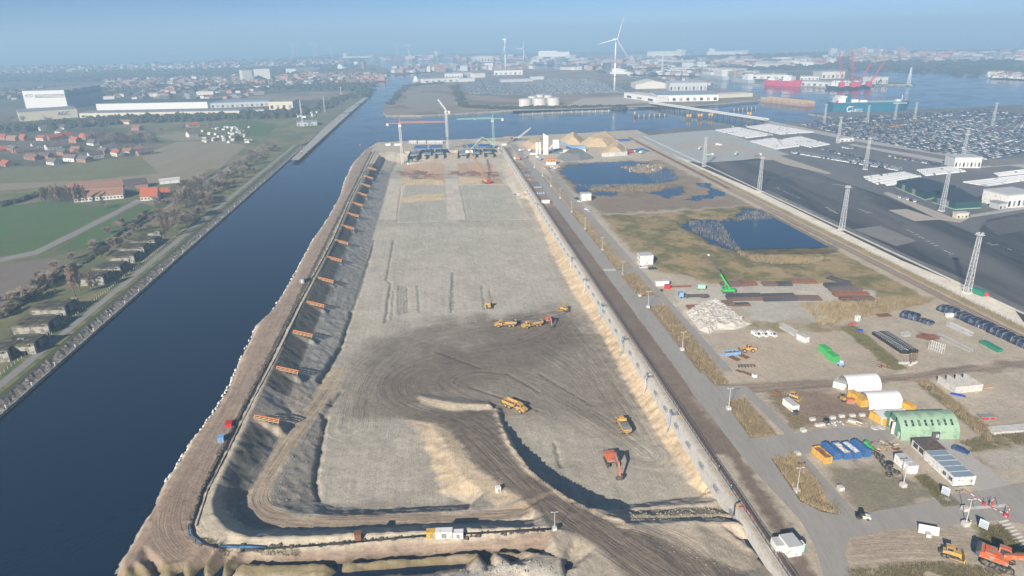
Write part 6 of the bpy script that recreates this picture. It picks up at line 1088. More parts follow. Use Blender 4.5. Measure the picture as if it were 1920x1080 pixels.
# ---------------------------------------------------------------- houses
def gable_house(t, L_, w_, h_, rh, wallm, roofm, chim=True):
    MB().box(-L_/2, L_/2, -w_/2, w_/2, 0, h_).build('wall', wallm, t); e = .35
    for x_ in (-L_/2, L_/2): q = MB(); q.add([(x_, -w_/2, h_), (x_, w_/2, h_), (x_, 0, h_+rh)], [(0, 1, 2) if x_ > 0 else (0, 2, 1)]); q.build('gable', wallm, t)
    q = MB(); s_ = rh/(w_/2)
    q.ext([(-w_/2-e, h_-e*s_), (0, h_+rh), (w_/2+e, h_-e*s_), (w_/2+e, h_-e*s_+.18), (0, h_+rh+.22), (-w_/2-e, h_-e*s_+.18)], -L_/2-e, L_/2+e); q.v = [(b, a, c) for a, b, c in q.v]; q.f = [f[::-1] for f in q.f]; r = q.build('roof', roofm, t)
    if chim: MB().box(L_*.25-.35, L_*.25+.35, -.35, .35, h_+rh*.6, h_+rh+1.0).build('chimney', 'brick', r)
    return r
def house(label, p, L_, w_, h_, rh, rz, wallm, roofm, group='village houses'):
    x, y = G(*p); t = thing('house', label, 'house', (x, y, 0), rz, group); gable_house(t, L_, w_, h_, rh, wallm, roofm)
    for x_ in (-L_*.25, L_*.2): MB().box(x_-.6, x_+.6, -w_/2-.04, -w_/2+.02, 1.0, 2.3).build('window', 'glass', t)
    MB().box(-.5, .5, -w_/2-.04, -w_/2+.02, 0, 2.1).build('door', 'dark_grey', t); return t
HL = [((7,262), 'red', 'brick', 'red-roofed house at the left edge of the village'), ((25,263), 'brown', 'brick', 'brown-roofed house, second in the back row of the village'), ((46,263), 'red', 'brick', 'red-roofed house, third in the back row of the village'), ((80,263), 'red', 'plaster', 'red-roofed white house in the middle of the back row'), ((104,262), 'red', 'brick', 'red-roofed house right of the middle of the back row'), ((125,259), 'red', 'plaster', 'white gabled house near the right of the back row'), ((142,267), 'red', 'brick', 'red-roofed house at the right of the back row'), ((160,260), 'red', 'brick', 'tall red-roofed house at the right end of the back row'), ((72,277), 'dark', 'plaster', 'grey-roofed house in the middle of the village'), ((101,280), 'dark', 'plaster', 'small white house in the village centre'), ((27,285), 'dark', 'brick', 'grey-roofed house left of the village centre'), ((62,299), 'brown', 'brick', 'long brown-roofed house in the front row'), ((87,297), 'dark', 'brick', 'dark-roofed house in the front row'), ((14,311), 'red', 'brick', 'red-roofed house nearest at the left'), ((102,308), 'dark', 'plaster', 'white house at the front of the village'), ((135,302), 'dark', 'plaster', 'dark-roofed house at the field edge'), ((160,303), 'dark', 'brick', 'dark-roofed house at the right of the field edge'), ((221,292), 'red', 'plaster', 'red-roofed white house below the tree belt'), ((242,288), 'brown', 'plaster', 'white house right below the tree belt'), ((259,285), 'brown', 'cream', 'tan house right of the tree belt'), ((272,290), 'dark', 'brick', 'dark house at the right end of the village'), ((175,272), 'dark', 'plaster', 'white house among the belt trees'), ((85,244), 'dark', 'plaster', 'dark-roofed farm behind the village'), ((120,242), 'dark', 'plaster', 'dark-roofed barn behind the village'), ((115,251), 'dark', 'plaster', 'white-ended house behind the village'), ((362,238), 'red', 'plaster', 'white house alone beyond the fields'), ((360,256), 'dark', 'plaster', 'small white shed by the allotments'), ((236,232), 'brown', 'cream', 'long tan building behind the belt trees'), ((258,244), 'brown', 'brick', 'brown barn right behind the belt trees'), ((195,288), 'dark', 'brick', 'dark house between belt and field'), ((180,296), 'dark', 'plaster', 'low white house at the field edge'), ((50,287), 'dark', 'brick', 'dark house behind the long brown one'), ((120,290), 'dark', 'brick', 'dark house right of the village centre'), ((145,285), 'brown', 'brick', 'brown house left of the tree belt'), ((5,285), 'red', 'brick', 'red house at the left picture edge'), ((205,283), 'dark', 'plaster', 'pale house beneath the belt trees')]
for p, rf, wl, lab in HL: L_ = random.uniform(12, 18); house(lab, p, L_ if 'long' not in lab else 22, random.uniform(7, 9), random.uniform(3, 4.6), random.uniform(2.6, 3.8), random.choice([-.5, -.35, .9, -.6]), wl, 'roof_'+rf)
# white allotment sheds and glasshouses
for i in range(40): x, y = G(random.uniform(380, 470), random.uniform(238, 268)); t = thing('garden_shed', 'small pale garden shed in the allotments', 'shed', (x, y, 0), random.uniform(0, 3), 'allotment sheds'); gable_house(t, random.uniform(3, 6), 3, 2, .8, 'white_paint', random.choice(['pale_grey', 'roof_dark', 'white_paint']), False)
# the farm
def barn(label, a, b, w_, h_, rh, roofm, wallm='plaster', nwin=0, name='barn'):
    A, B_ = G(*a), G(*b); L_ = math.hypot(B_[0]-A[0], B_[1]-A[1]); rz = math.atan2(B_[1]-A[1], B_[0]-A[0]); t = thing(name, label, name.split('_')[-1], ((A[0]+B_[0])/2-math.sin(rz)*w_/2, (A[1]+B_[1])/2+math.cos(rz)*w_/2, 0), rz); gable_house(t, L_, w_, h_, rh, wallm, roofm, False)
    for i in range(nwin): x = -L_/2+L_*(i+.5)/nwin; MB().box(x-.7, x+.7, -w_/2-.05, -w_/2+.02, 1, 2.4).build('window', 'dark_grey', t)
    return t
barn('long white barn with faded red roof behind the poplar row', (140,380), (232,372), 14, 3.6, 4, 'roof_brown', 'plaster', 14); barn('second long barn with dark red roof', (125,362), (232,356), 16, 3.5, 4, 'roof_brown', 'brick', 0); barn('grey-roofed end barn of the farm', (235,356), (278,351), 14, 3.5, 4, 'roof_dark', 'brick'); barn('dark open barn beside the farmhouse', (234,368), (258,364), 9, 3.5, 3, 'roof_dark', 'dark_grey')
barn('white farmhouse with bright orange tiled roof', (264,377), (296,375), 10, 3.5, 6, 'roof_red', 'plaster', 5, 'farm_house'); barn('small red-roofed barn right of the farmhouse', (300,368), (320,366), 8, 3, 3, 'roof_red', 'plaster', 2); barn('low white shed right of the farm', (300,346), (338,342), 6, 3, 1.5, 'pale_grey', 'white_paint')
for i, (x, y) in enumerate([(34,378), (292,428), (104,552), (270,395), (370,388)]): t = thing('utility_pole', ['wooden utility pole at the meadow edge', 'tall utility pole beside the far bunkers', 'utility pole beside the near bunkers', 'utility pole beside the farm road end', 'utility pole in the grove'][i], 'pole', (*G(x, y), 0)); MB().cyl((0, 0, 0), (0, 0, 9), .16, .1, 7).build('pole', 'bark', t); MB().bar((-.9, 0, 8.6), (.9, 0, 8.6), .12).build('crossarm', 'bark', t)
# ---------------------------------------------------------------- works halls
def text_mesh(s_, size, m, ext=.1):
    cu = bpy.data.curves.new('lettering', 'FONT'); cu.body = s_; cu.size = size; cu.extrude = ext; cu.align_x = 'CENTER'; o = bpy.data.objects.new('tmp', cu); COL.objects.link(o); bpy.context.view_layer.update()
    me = bpy.data.meshes.new_from_object(o.evaluated_get(bpy.context.evaluated_depsgraph_get())); bpy.data.objects.remove(o); me.materials.clear(); me.materials.append(MT[m]); me.transform(Matrix.Rotation(math.pi/2, 4, 'X')); return me
mat('hall_blue', (.27, .33, .40), .6, .08, .05); mat('letter_dark', (.05, .06, .09), .6, .1, .5)
A, B_ = G(50,206), G(128,204); rz = math.atan2(B_[1]-A[1], B_[0]-A[0]); t = thing('high_bay_hall', 'tall white high-bay hall with dark stripes and letters', 'hall', ((A[0]+B_[0])/2, (A[1]+B_[1])/2, 0), rz); W_ = math.hypot(B_[0]-A[0], B_[1]-A[1])/2; Ht = 35
MB().box(-W_, W_, .3, 138, 0, Ht).build('wall', 'hall_blue', t); MB().box(-W_, W_, 0, .3, 4, Ht+.5).build('front_wall', 'white_paint', t); MB().box(-W_, W_, -.1, .3, 0, 4).build('plinth', 'pale_grey', t); MB().box(-W_+.4, W_-.4, .4, 137.6, Ht, Ht+.6).build('roof', 'mid_grey', t)
for i in range(3): MB().box(-W_+22, W_+.05, -.15, 0, Ht-8-i*2.4, Ht-7-i*2.4).build('stripe', 'letter_dark', t); MB().box(W_, W_+.2, .4, 138, Ht-8-i*2.4, Ht-7-i*2.4).build('stripe', 'letter_dark', t)
for y in (16, 46): q = MB(); q.add([(W_+.1, y, Ht+.8), (W_+.1, y+12, Ht+.8), (W_+.1, y+12, Ht-6), (W_+6, y+12, Ht-3)], [(0, 1, 2), (0, 1, 3), (0, 3, 2), (1, 2, 3)]); q.build('roof_vent', 'white_paint', t)
put(text_mesh('ICO', 8, 'letter_dark'), 'lettering', t, (-W_+11.5, -.2, Ht-11.5))
def hall(label, a, b, dep, h_, m='cream', roofm='mid_grey', name='factory_hall', bays=0, text=None):
    A, B_ = G(*a), G(*b); rz = math.atan2(B_[1]-A[1], B_[0]-A[0]); L_ = math.hypot(B_[0]-A[0], B_[1]-A[1]); t = thing(name, label, name.split('_')[-1], ((A[0]+B_[0])/2, (A[1]+B_[1])/2, 0), rz); MB().box(-L_/2, L_/2, 0, dep, 0, h_).build('wall', m, t); MB().box(-L_/2-.3, L_/2+.3, -.3, dep+.3, h_, h_+.6).build('roof', roofm, t)
    for i in range(bays): x = -L_/2+L_*(i+.5)/bays; MB().box(x-L_/bays*.22, x+L_/bays*.22, -.12, .05, h_*.12, h_*.55).build('door' if i % 3 == 0 else 'window', 'mid_grey' if i % 2 else 'glass', t)
    if text: put(text_mesh(text[0], text[1], 'letter_dark'), 'lettering', t, (text[2], -.25, text[3]))
    return t
hall('cream factory hall lettered AGC in front of the high-bay', (38,228), (147,220), 60, 15, text=('AGC', 8.5, 22, 5.5))
hall('long cream factory shed right of the lettered hall, lower', (150,221), (450,216), 40, 7.5, bays=22); hall('very long white-edged factory roof behind', (182,207), (390,203), 70, 12, 'white_paint', 'dark_grey'); hall('grey glazed factory hall at the right end', (395,203), (505,199), 50, 9, 'pale_grey', 'hall_blue', bays=12)
hall('cream block hall beside the quay road', (505,206), (550,205), 40, 14, 'cream', 'mid_grey', bays=4); hall('white shed below the cream block hall', (480,214), (496,213), 30, 7, 'white_paint'); hall('small grey quay shed with flat roof', (557,237), (595,235), 25, 5, 'pale_grey', 'hall_blue', bays=6)
hall('white silo block, left tower of the distant mill', (457,156), (475,155), 30, 36, 'offwhite'); hall('white silo block, right tower of the distant mill', (478,153), (508,152), 30, 36, 'offwhite'); hall('low white mill shed', (475,168), (505,167), 25, 8, 'white_paint'); hall('long white warehouse roof in the distance', (540,163), (600,160), 40, 7, 'white_paint', 'pale_grey'); hall('small white tower house in the far left', (360,152), (369,152), 14, 14, 'offwhite')
hall('white harbour shed beyond the mill', (555,137), (600,134), 60, 14, 'offwhite', 'pale_grey'); hall('orange brick tower at the lock', (678,131), (683,131), 16, 30, 'brick')
for i, (x, y, h_) in enumerate([(568,238,38), (609,210,26), (640,182,22)]): t = thing('radio_mast', ['slim lattice mast on the west quay', 'slim mast on the west bank', 'distant slim mast on the west bank'][i], 'mast', (*G(x, y), 0)); [MB().bar((a, b, 0), (a*.3, b*.3, h_), .22).build('leg', 'galv', t) for a in (-1, 1) for b in (-1, 1)]; [MB().box(-1+.7*z/h_, 1-.7*z/h_, -1+.7*z/h_, 1-.7*z/h_, z, z+.15).build('ring', 'galv', t) for z in np.arange(3, h_, 4)]
for i in range(26): x, y = G(random.uniform(505, 600), random.uniform(212, 222)); t = thing('parked_truck', 'white lorry parked by the cream block hall', 'lorry', (x, y, 0), random.uniform(0, 3), 'lorries at the west quay'); MB().box(-4, 3, -1.2, 1.2, 1, 3.6).build('box', 'white_paint', t); MB().box(3.1, 5, -1.2, 1.2, .5, 3).build('cab', random.choice(['white_paint', 'pale_blue', 'red']), t)
# mooring platform on the canal
for i, p in enumerate(((652,212), (668,196))): t = thing('mooring_platform', ['dark mooring platform on piles, nearer', 'dark mooring platform on piles, farther'][i], 'jetty', (*G(*p, 0), 0), 0.8); MB().box(-9, 9, -2.5, 2.5, 0, .6).build('deck', 'dark_grey', t); [MB().cyl((x, y, -5), (x, y, 2), .4, n=8).build('pile', 'dark_steel', t) for x in (-8, -3, 3, 8) for y in (-2.2, 2.2)]; MB().box(-2, 2, -1, 1, .6, 2.6).build('hut', 'pale_grey', t)
for i, (x, y) in enumerate([(577,290), (676,280), (716,222), (566,293)]): t = thing('mooring_pile', ['dark mooring pile in mid canal', 'dark mooring pile near the dock head', 'dark mooring pile off the peninsula', 'second dark mooring pile in mid canal'][i], 'pile', (*G(x, y, WZ), WZ-3)); MB().cyl((0, 0, 0), (0, 0, 8), .5, n=8).build('pile', 'dark_steel', t); MB().lathe([(.6, 8), (.6, 8.5), (.05, 8.8)], n=8).build('cap', 'white_paint', t)
# ================================================================ car terminal
def lattice_mast(label, p, h_, group='lattice light masts of the terminal'):
    x, y = G(*p); t = thing('light_mast', label, 'light mast', (x, y, 0), .3, group); b, c = 1.15, .62
    for sx in (-1, 1):
        for sy in (-1, 1): MB().bar((sx*b, sy*b, .6), (sx*c, sy*c, h_), .17).build('leg', 'galv', t)
    q = MB(); n_ = int(h_/1.9)
    for i in range(n_):
        z0, z1 = .6+(h_-.6)*i/n_, .6+(h_-.6)*(i+1)/n_; w0, w1 = b+(c-b)*i/n_, b+(c-b)*(i+1)/n_
        for k in range(4):
            r0 = [(-w0, -w0), (w0, -w0), (w0, w0), (-w0, w0)]; r1 = [(-w1, -w1), (w1, -w1), (w1, w1), (-w1, w1)]; a, d = r0[k], r0[(k+1) % 4]; e = r1[(k+1) % 4]; f = r1[k]; q.bar((*a, z0), (*d, z0), .09); q.bar((*(a if i % 2 else d), z0), (*(e if i % 2 else f), z1), .08)
    o = q.build('bracing', 'galv', t); o['kind'] = 'stuff'
    MB().box(-1.5, 1.5, -1.5, 1.5, h_, h_+.15).build('platform', 'galv', t)
    for a in range(6): an = a*1.047; MB().obox((1.4*math.cos(an), 1.4*math.sin(an), h_+.5), (.35, .7, .6), an).build('floodlight', 'pale_grey', t)
    MB().box(-1.6, 1.6, -1.6, 1.6, 0, .6).build('footing', 'concrete_pale', t)
for p, h_, lab in (((1813,549), 28.5, 'lattice light mast nearest the camera beside the green container'), ((1578,431), 27, 'lattice light mast between wetland and dark asphalt'), ((1423,360), 26, 'lattice light mast at the corner of the dark asphalt'), ((1320,312), 26, 'lattice light mast at the pale concrete apron'), ((1765,396), 27, 'lattice light mast in front of the dark green sheds'), ((1622,318), 27, 'lattice light mast with yellow base among the white cars'), ((1571,268), 27, 'lattice light mast by the terminal road kerb'), ((1805,296), 27, 'lattice light mast behind the white terminal building'), ((1860,238), 28, 'lattice light mast in the far car park'), ((1545,232), 24, 'lattice light mast at the quay, left of the blue ship'), ((1625,232), 22, 'lattice light mast before the blue ship'), ((1677,226), 22, 'lattice light mast before the bow of the blue ship'), ((1714,225), 22, 'lattice light mast right of the blue ship')): lattice_mast(lab, p, h_)
container('dark green container at the foot of the nearest mast', on(1834,552), D2(-72), (6, 2.4, 2.6), 'net_green'); t = thing('red_float', 'round pink-red float beside the dark green container', 'float', (*G(1849,556), 0)); q = MB(); q.lathe([(.3, 0), (1.0, .4), (1.2, 1.0), (.9, 1.6), (.05, 1.9)], n=14); q.build('float', 'pink_red', t, smooth=True); MB().cyl((0, 0, 1.85), (0, 0, 2.1), .15, n=8).build('eye', 'steel', t)
mat('shed_green', (.025, .075, .07), .55, .1, .1); mat('shed_roof', (.035, .05, .075), .6, .12, .1); mat('trim_green', (.35, .55, .42), .6, .05, .5)
def green_shed(label, front, h_):
    P = GP(front); t = thing('terminal_shed', label, 'shed', (*P[0], 0), 0, 'dark green terminal sheds'); R_ = [(x-P[0][0], y-P[0][1]) for x, y in P]; q = MB(); q.prism(R_, .4, h_); q.build('wall', 'shed_green', t); q = MB(); cx_, cy_ = sum(p[0] for p in R_)/4, sum(p[1] for p in R_)/4; q.prism([(cx_+(x-cx_)*1.02, cy_+(y-cy_)*1.02) for x, y in R_], h_, h_+.3); q.build('roof', 'shed_roof', t); q = MB(); q.prism([(cx_+(x-cx_)*1.03, cy_+(y-cy_)*1.03) for x, y in R_], 0, .4); q.build('plinth', 'trim_green', t)
    (x0, y0), (x1, y1) = R_[0], R_[1]; rz = math.atan2(y1-y0, x1-x0)
    for u in (.25, .6): q = MB(); q.obox((x0+(x1-x0)*u, y0+(y1-y0)*u, .4), (4, .3, 4), rz); q.build('door', 'mid_grey', t)
green_shed('dark green terminal shed, farther of the two', [(1680,352), (1735,375), (1790,362), (1722,345)], 5.2); green_shed('dark green terminal shed, nearer of the two', [(1750,380), (1790,393), (1838,390), (1795,366)], 5.2)
hall('white terminal building with stairs behind the white cars', (1788,315), (1838,315), 18, 9, 'white_paint', 'pale_grey', 'terminal_building', 7); hall('white office building cut by the right edge', (1886,391), (1940,386), 20, 9, 'white_paint', 'pale_grey', 'terminal_building', 6)
hall('small blue-doored white hut by the terminal road', (1575,266), (1600,265), 8, 3.5, 'white_paint', 'pale_grey', 'gate_hut', 3); hall('low grey box left of the right edge building', (1872,393), (1886,392), 8, 4, 'pale_grey', 'mid_grey', 'store_shed', 2); hall('beige guard hut on the sandy corner', (1793,410), (1815,409), 4, 3.2, 'cream', 'pale_grey', 'guard_hut', 3)
# --- railway beside the embankment, embankment wall of the terminal
rl = thing('railway_track', 'single railway track between yards and terminal', 'railway', (*XY(233.5, 240), .1)); bx, by = XY(233.5, 240)
for o_ in (-.75, .75): q = MB(); a, b = XY(233.5+o_, 240), XY(233.5+o_, 840); q.bar((a[0]-bx, a[1]-by, .3), (b[0]-bx, b[1]-by, .3), .16); q.build('rail', 'rust', rl)
sm = MB(); sm.obox((0, 0, 0), (2.6, .3, .2), K); sm = sm.mesh('sleeper', 'concrete_old')
for t0 in np.arange(240, 540, 1.2): x, y = XY(233.5, t0); put(sm, 'sleeper', rl, (x-bx, y-by, .02))
ew = thing('embankment_wall', 'pale concrete edge of the terminal embankment', 'wall', (*XY(253.4, 240), 0)); bx, by = XY(253.4, 240)
for t0 in np.arange(240, 830, 12): q = MB(); a, b = XY(253.4, t0), XY(253.4, t0+11.8); q.prism([(a[0]-bx, a[1]-by), (b[0]-bx, b[1]-by), (b[0]-bx+.6, b[1]-by), (a[0]-bx+.6, a[1]-by)], -.3, .7); q.build('wall_section', 'concrete_pale', ew)
fe = thing('mesh_fence', 'grey mesh fence along the foot of the embankment', 'fence', (*XY(242, 240), 0)); bx, by = XY(242, 240); pm = MB(); pm.bar((0, 0, 0), (0, 0, 2.2), .09); pm = pm.mesh('post', 'galv')
for t0 in np.arange(240, 700, 3): x, y = XY(242, t0); put(pm, 'post', fe, (x-bx, y-by, 0))
q = MB(); e = XY(242, 700); [q.bar((0, 0, z), (e[0]-bx, e[1]-by, z), .04) for z in (.3, .8, 1.3, 1.8, 2.2)]; q.build('wire', 'galv', fe)
# --- rows of parked cars
CARS = []
def block_cars(quad, du, dv, mix, label, turn=0.0, gap=None, fill=.97):
    """quad: photo corners; cars stand in files along the first edge"""
    P = [Vector(G(*p)) for p in quad]; U_ = ((P[1]-P[0]).length+(P[2]-P[3]).length)/2; V_ = ((P[3]-P[0]).length+(P[2]-P[1]).length)/2; nu, nv = max(1, int(U_/du)), max(1, int(V_/dv))
    for i in range(nu):
        for j in range(nv):
            if gap and ((gap[0] and i % gap[0] == gap[0]-1) or (gap[1] and j % gap[1] == gap[1]-1)): continue
            if random.random() > fill: continue
            u, v = (i+.5)/nu, (j+.5)/nv; p = (P[0]*(1-u)+P[1]*u)*(1-v)+(P[3]*(1-u)+P[2]*u)*v; d = (P[1]-P[0])*(1-v)+(P[2]-P[3])*v
            CARS.append((p.x+random.uniform(-.15, .15), p.y+random.uniform(-.15, .15), math.atan2(d.y, d.x)+turn+random.uniform(-.03, .03), random.choices(range(7), mix)[0], label))
WH, MIX, DK = (95, 4, 1, 0, 0, 0, 0), (30, 16, 22, 20, 14, 2, 1), (12, 12, 30, 30, 15, 1, 0)
block_cars([(1613,333),(1645,348),(1728,333),(1694,324)], 4.7, 2.05, WH, 'white new car in the dense block left of the green sheds'); block_cars([(1718,320),(1735,331),(1812,323),(1780,314)], 4.7, 2.05, WH, 'white new car in the dense block behind the green sheds'); block_cars([(1655,344),(1662,350),(1698,346),(1692,341)], 4.7, 2.05, WH, 'white new car in the small row beside the green shed')
block_cars([(1803,343),(1850,351),(1935,338),(1935,328)], 4.7, 2.05, WH, 'pale car in the large block at the right edge'); block_cars([(1862,327),(1872,332),(1935,326),(1935,317)], 4.7, 2.1, WH, 'white car in the upper block at the right edge'); block_cars([(1890,360),(1905,367),(1935,367),(1935,355)], 4.7, 2.1, WH, 'white car in the lowest block at the right edge')
block_cars([(1480,283),(1486,288),(1688,322),(1696,316)], 5.2, 2.5, (70, 10, 8, 6, 6, 0, 0), 'mostly white parked car in the long strip'); block_cars([(1535,277),(1542,281),(1652,311),(1655,307)], 5.2, 2.6, DK, 'dark parked car in the strip beside the white strip'); block_cars([(1664,292),(1668,296),(1762,312),(1766,308)], 5.2, 2.6, MIX, 'parked car in the mixed strip by the mast'); block_cars([(1575,275),(1578,278),(1606,281),(1606,278)], 5.2, 2.6, MIX, 'parked car in the short mixed row')
block_cars([(1681,369),(1684,372),(1733,385),(1733,382)], 4.8, 3.0, MIX, 'staff car parked in front of the dark green sheds'); block_cars([(1813,371),(1816,373),(1860,382),(1862,380)], 4.8, 3.2, MIX, 'staff car parked behind the nearer green shed')
for qd in ([(1340,245),(1400,260),(1450,254),(1385,240)], [(1398,239),(1462,253),(1528,249),(1440,234)], [(1405,266),(1455,281),(1500,275),(1450,260)], [(1462,263),(1520,278),(1556,272),(1500,257)]): block_cars(qd, 4.8, 2.15, WH, 'white new car on the upper terminal')
block_cars([(1370,236),(1374,239),(1425,234),(1420,231)], 5.2, 2.6, DK, 'dark car at the far quay edge')
for qd in ([(1500,233),(1620,262),(1700,250),(1545,223)], [(1545,223),(1700,250),(1790,238),(1640,218)], [(1640,218),(1790,238),(1860,226),(1740,212)], [(1740,212),(1860,226),(1935,217),(1850,206)], [(1622,262),(1760,288),(1850,270),(1705,250)], [(1705,250),(1850,270),(1935,252),(1795,238)], [(1765,288),(1850,300),(1935,286),(1855,270)], [(1855,270),(1935,284),(1935,254)], [(1795,238),(1935,250),(1935,220),(1865,226)]):
    if len(qd) == 3: qd = qd+[qd[2]]
    block_cars(qd, 5.6, 2.9, MIX, 'parked car', gap=(9, 14), fill=.9)
block_cars([(1620,240),(1650,243),(1740,228),(1715,227)], 5.2, 2.6, (5, 0, 0, 0, 0, 0, 95), 'orange car', fill=.8)
for qd in ([(864,153),(880,176),(960,178),(945,150)], [(945,150),(960,178),(1080,176),(1030,147)], [(1030,147),(1080,176),(1180,174),(1110,147)]): block_cars(qd, 6.2, 3.4, (48, 18, 14, 12, 8, 0, 0), 'parked car', gap=(8, 16), fill=.8)
CARS.sort(key=lambda c: c[1]-abs(c[0])*.2); CM = ['car_white', 'car_silver', 'car_grey', 'car_black', 'car_blue', 'car_red', 'car_orange']; FM = [car_mesh(m_, True) for m_ in CM]; FW = [car_mesh(m_, True, gl=m_) for m_ in CM]
for x, y, rz, c, lab in CARS[:300]: tag(put((FW if lab[:5] in ('white', 'pale ') else FM)[c], 'parked_car', None, (x, y, .06), rz), lab, 'car', 'new cars parked on the terminal')
tv = np.array([(-2.2, -.9, .3), (2.2, -.9, .3), (2.2, .9, .3), (-2.2, .9, .3), (-2.2, -.9, .95), (2.2, -.9, .85), (2.2, .9, .85), (-2.2, .9, .95), (-1.6, -.75, 1.45), (.5, -.75, 1.45), (.5, .75, 1.45), (-1.6, .75, 1.45), (1.2, -.85, .95), (1.2, .85, .95)])
tf = [(0, 1, 5, 4), (1, 2, 6, 5), (2, 3, 7, 6), (3, 0, 4, 7), (8, 9, 10, 11), (4, 5, 6, 7), (12, 13, 10, 9), (4, 12, 9, 8), (13, 7, 11, 10), (7, 4, 8, 11)]; tmi = [0, 0, 0, 0, 0, 0, 1, 1, 1, 1]
R_ = CARS[300:]; a = np.array([(c[0], c[1], c[2]) for c in R_]); cs, sn = np.cos(a[:, 2]), np.sin(a[:, 2]); V_ = np.empty((len(R_), 14, 3)); V_[..., 0] = a[:, :1]+tv[:, 0]*cs[:, None]-tv[:, 1]*sn[:, None]; V_[..., 1] = a[:, 1:2]+tv[:, 0]*sn[:, None]+tv[:, 1]*cs[:, None]; V_[..., 2] = tv[:, 2]+.02
FQ = (np.array(tf)[None]+14*np.arange(len(R_))[:, None, None]).reshape(-1, 4); MI = np.array([[7 if m_ and c[4][:5] != 'white' else c[3] for m_ in tmi] for c in R_]).ravel(); me = bpy.data.meshes.new('parked_cars'); nf = len(FQ); me.vertices.add(len(R_)*14); me.vertices.foreach_set('co', V_.astype(np.float32).ravel()); me.loops.add(nf*4); me.loops.foreach_set('vertex_index', FQ.astype(np.int32).ravel()); me.polygons.add(nf); me.polygons.foreach_set('loop_start', np.arange(0, nf*4, 4, dtype=np.int32)); [me.materials.append(MT[m_]) for m_ in CM+['glass']]; me.polygons.foreach_set('material_index', MI.astype(np.int32)); me.update(calc_edges=True); tag(put(me, 'parked_cars'), 'thousands of parked cars on the harbour terminals', None, kind='stuff')
# machines on the pale apron
for i, (x, y) in enumerate([(1312,281), (1330,293), (1380,291), (1348,274), (1420,293)]): t = thing('site_lorry', ['pale lorry on the apron, left', 'green-cabbed lorry below the sandy patch', 'green tipper at the edge of the asphalt', 'white lorry in the middle of the apron', 'small excavator-like paver at the asphalt edge'][i], 'lorry', (*G(x, y), .06), random.uniform(0, 3)); MB().box(-3.5, 2, -1.2, 1.2, .9, 2.6).build('body', ['pale_grey', 'tank_green', 'tank_green', 'white_paint', 'mid_grey'][i], t); MB().box(2.1, 4, -1.2, 1.2, .5, 2.9).build('cab', 'white_paint', t); [MB().cyl((a, b-.15, .5), (a, b+.15, .5), .5, n=8).build('wheel', 'rubber', t) for a in (-2.4, -1.2, 3) for b in (-1.1, 1.1)]
# ================================================================ far end of the dock
def tower_crane(label, base, zb, h_, jib, cj, az, m, luff=0.0, mh=None):
    x, y = G(*base, zb); t = thing('tower_crane', label, 'tower crane', (x, y, zb), az, 'tower cranes at the dock head'); w_ = .95
    for a in (-w_, w_):
        for b in (-w_, w_): MB().bar((a, b, 0), (a, b, h_), .3).build('mast_leg', m, t)
    q = MB()
    for z in np.arange(0, h_-2, 2.4):
        for k, (a, b) in enumerate((((-w_, -w_), (w_, -w_)), ((w_, -w_), (w_, w_)), ((w_, w_), (-w_, w_)), ((-w_, w_), (-w_, -w_)))): q.bar((*a, z), (*b, z+2.4), .16); q.bar((*a, z), (*b, z), .16)
    o = q.build('mast_bracing', m, t); o['kind'] = 'stuff'
    MB().box(-2.2, 2.2, -2.2, 2.2, 0, 1.0).build('footing', 'concrete_pale', t); MB().box(-.9, 1.8, -2.6, -.9, h_-2.6, h_-.3).build('cab', 'white_paint', t); MB().box(-1.4, 1.4, -1.4, 1.4, h_, h_+1).build('slewing_ring', mh or m, t)
    d = Vector((math.cos(luff), 0, math.sin(luff))); q = MB(); o0 = Vector((0, 0, h_+1.2)); nrm = Vector((-math.sin(luff), 0, math.cos(luff)))
    for s_ in (-.7, .7): q.bar(o0+Vector((0, s_, 0)), o0+d*jib+Vector((0, s_, 0)), .28)
    q.bar(o0+nrm*1.5, o0+d*jib+nrm*.8, .3); n_ = int(jib/2.6)
    for i in range(n_):
        a = o0+d*(jib*i/n_); b = o0+d*(jib*(i+.5)/n_)+nrm*(1.5-.7*i/n_); c = o0+d*(jib*(i+1)/n_); [q.bar(p_+Vector((0, s_, 0)), r_+Vector((0, s_*k_, 0)), .14) for s_ in (-.7, .7) for p_, r_, k_ in ((a, b, 0),)]; [q.bar(b, c+Vector((0, s_, 0)), .14) for s_ in (-.7, .7)]
    o = q.build('jib', mh or m, t); o['kind'] = 'stuff'
    q = MB(); [q.bar((0, s_, h_+1.2), (-cj, s_, h_+1.2), .3) for s_ in (-.7, .7)]; q.box(-cj, -1, -.8, .8, h_+1.0, h_+1.2); q.build('counter_jib', mh or m, t); MB().box(-cj, -cj+2.6, -1.1, 1.1, h_-1.4, h_+1.0).build('counterweight', 'concrete_pale', t)
    if not luff:
        MB().bar((0, 0, h_+1), (0, 0, h_+8), .7, w2=.25).build('tower_head', mh or m, t); q = MB(); q.bar((0, 0, h_+8), (jib*.6, 0, h_+2.4), .1); q.build('tie_bar', mh or m, t); MB().bar((0, 0, h_+8), (-cj+1, 0, h_+1.2), .1).build('tie_bar', mh or m, t); MB().box(jib*.5-.6, jib*.5+.6, -.6, .6, h_+.3, h_+1).build('trolley', mh or m, t)
    return t
tower_crane('tower crane with yellow mast foot and orange jib', (755,310), -9, 43, 48, 14, .02, 'offwhite', mh='timber_orange'); tower_crane('tall white tower crane with raised jib at the dock head', (841,296), -9, 50, 16, 6, 2.6, 'white_paint', .85); tower_crane('slim green tower crane with long thin jib', (926,292), -9, 40, 40, 12, math.pi+.02, 'tank_green')
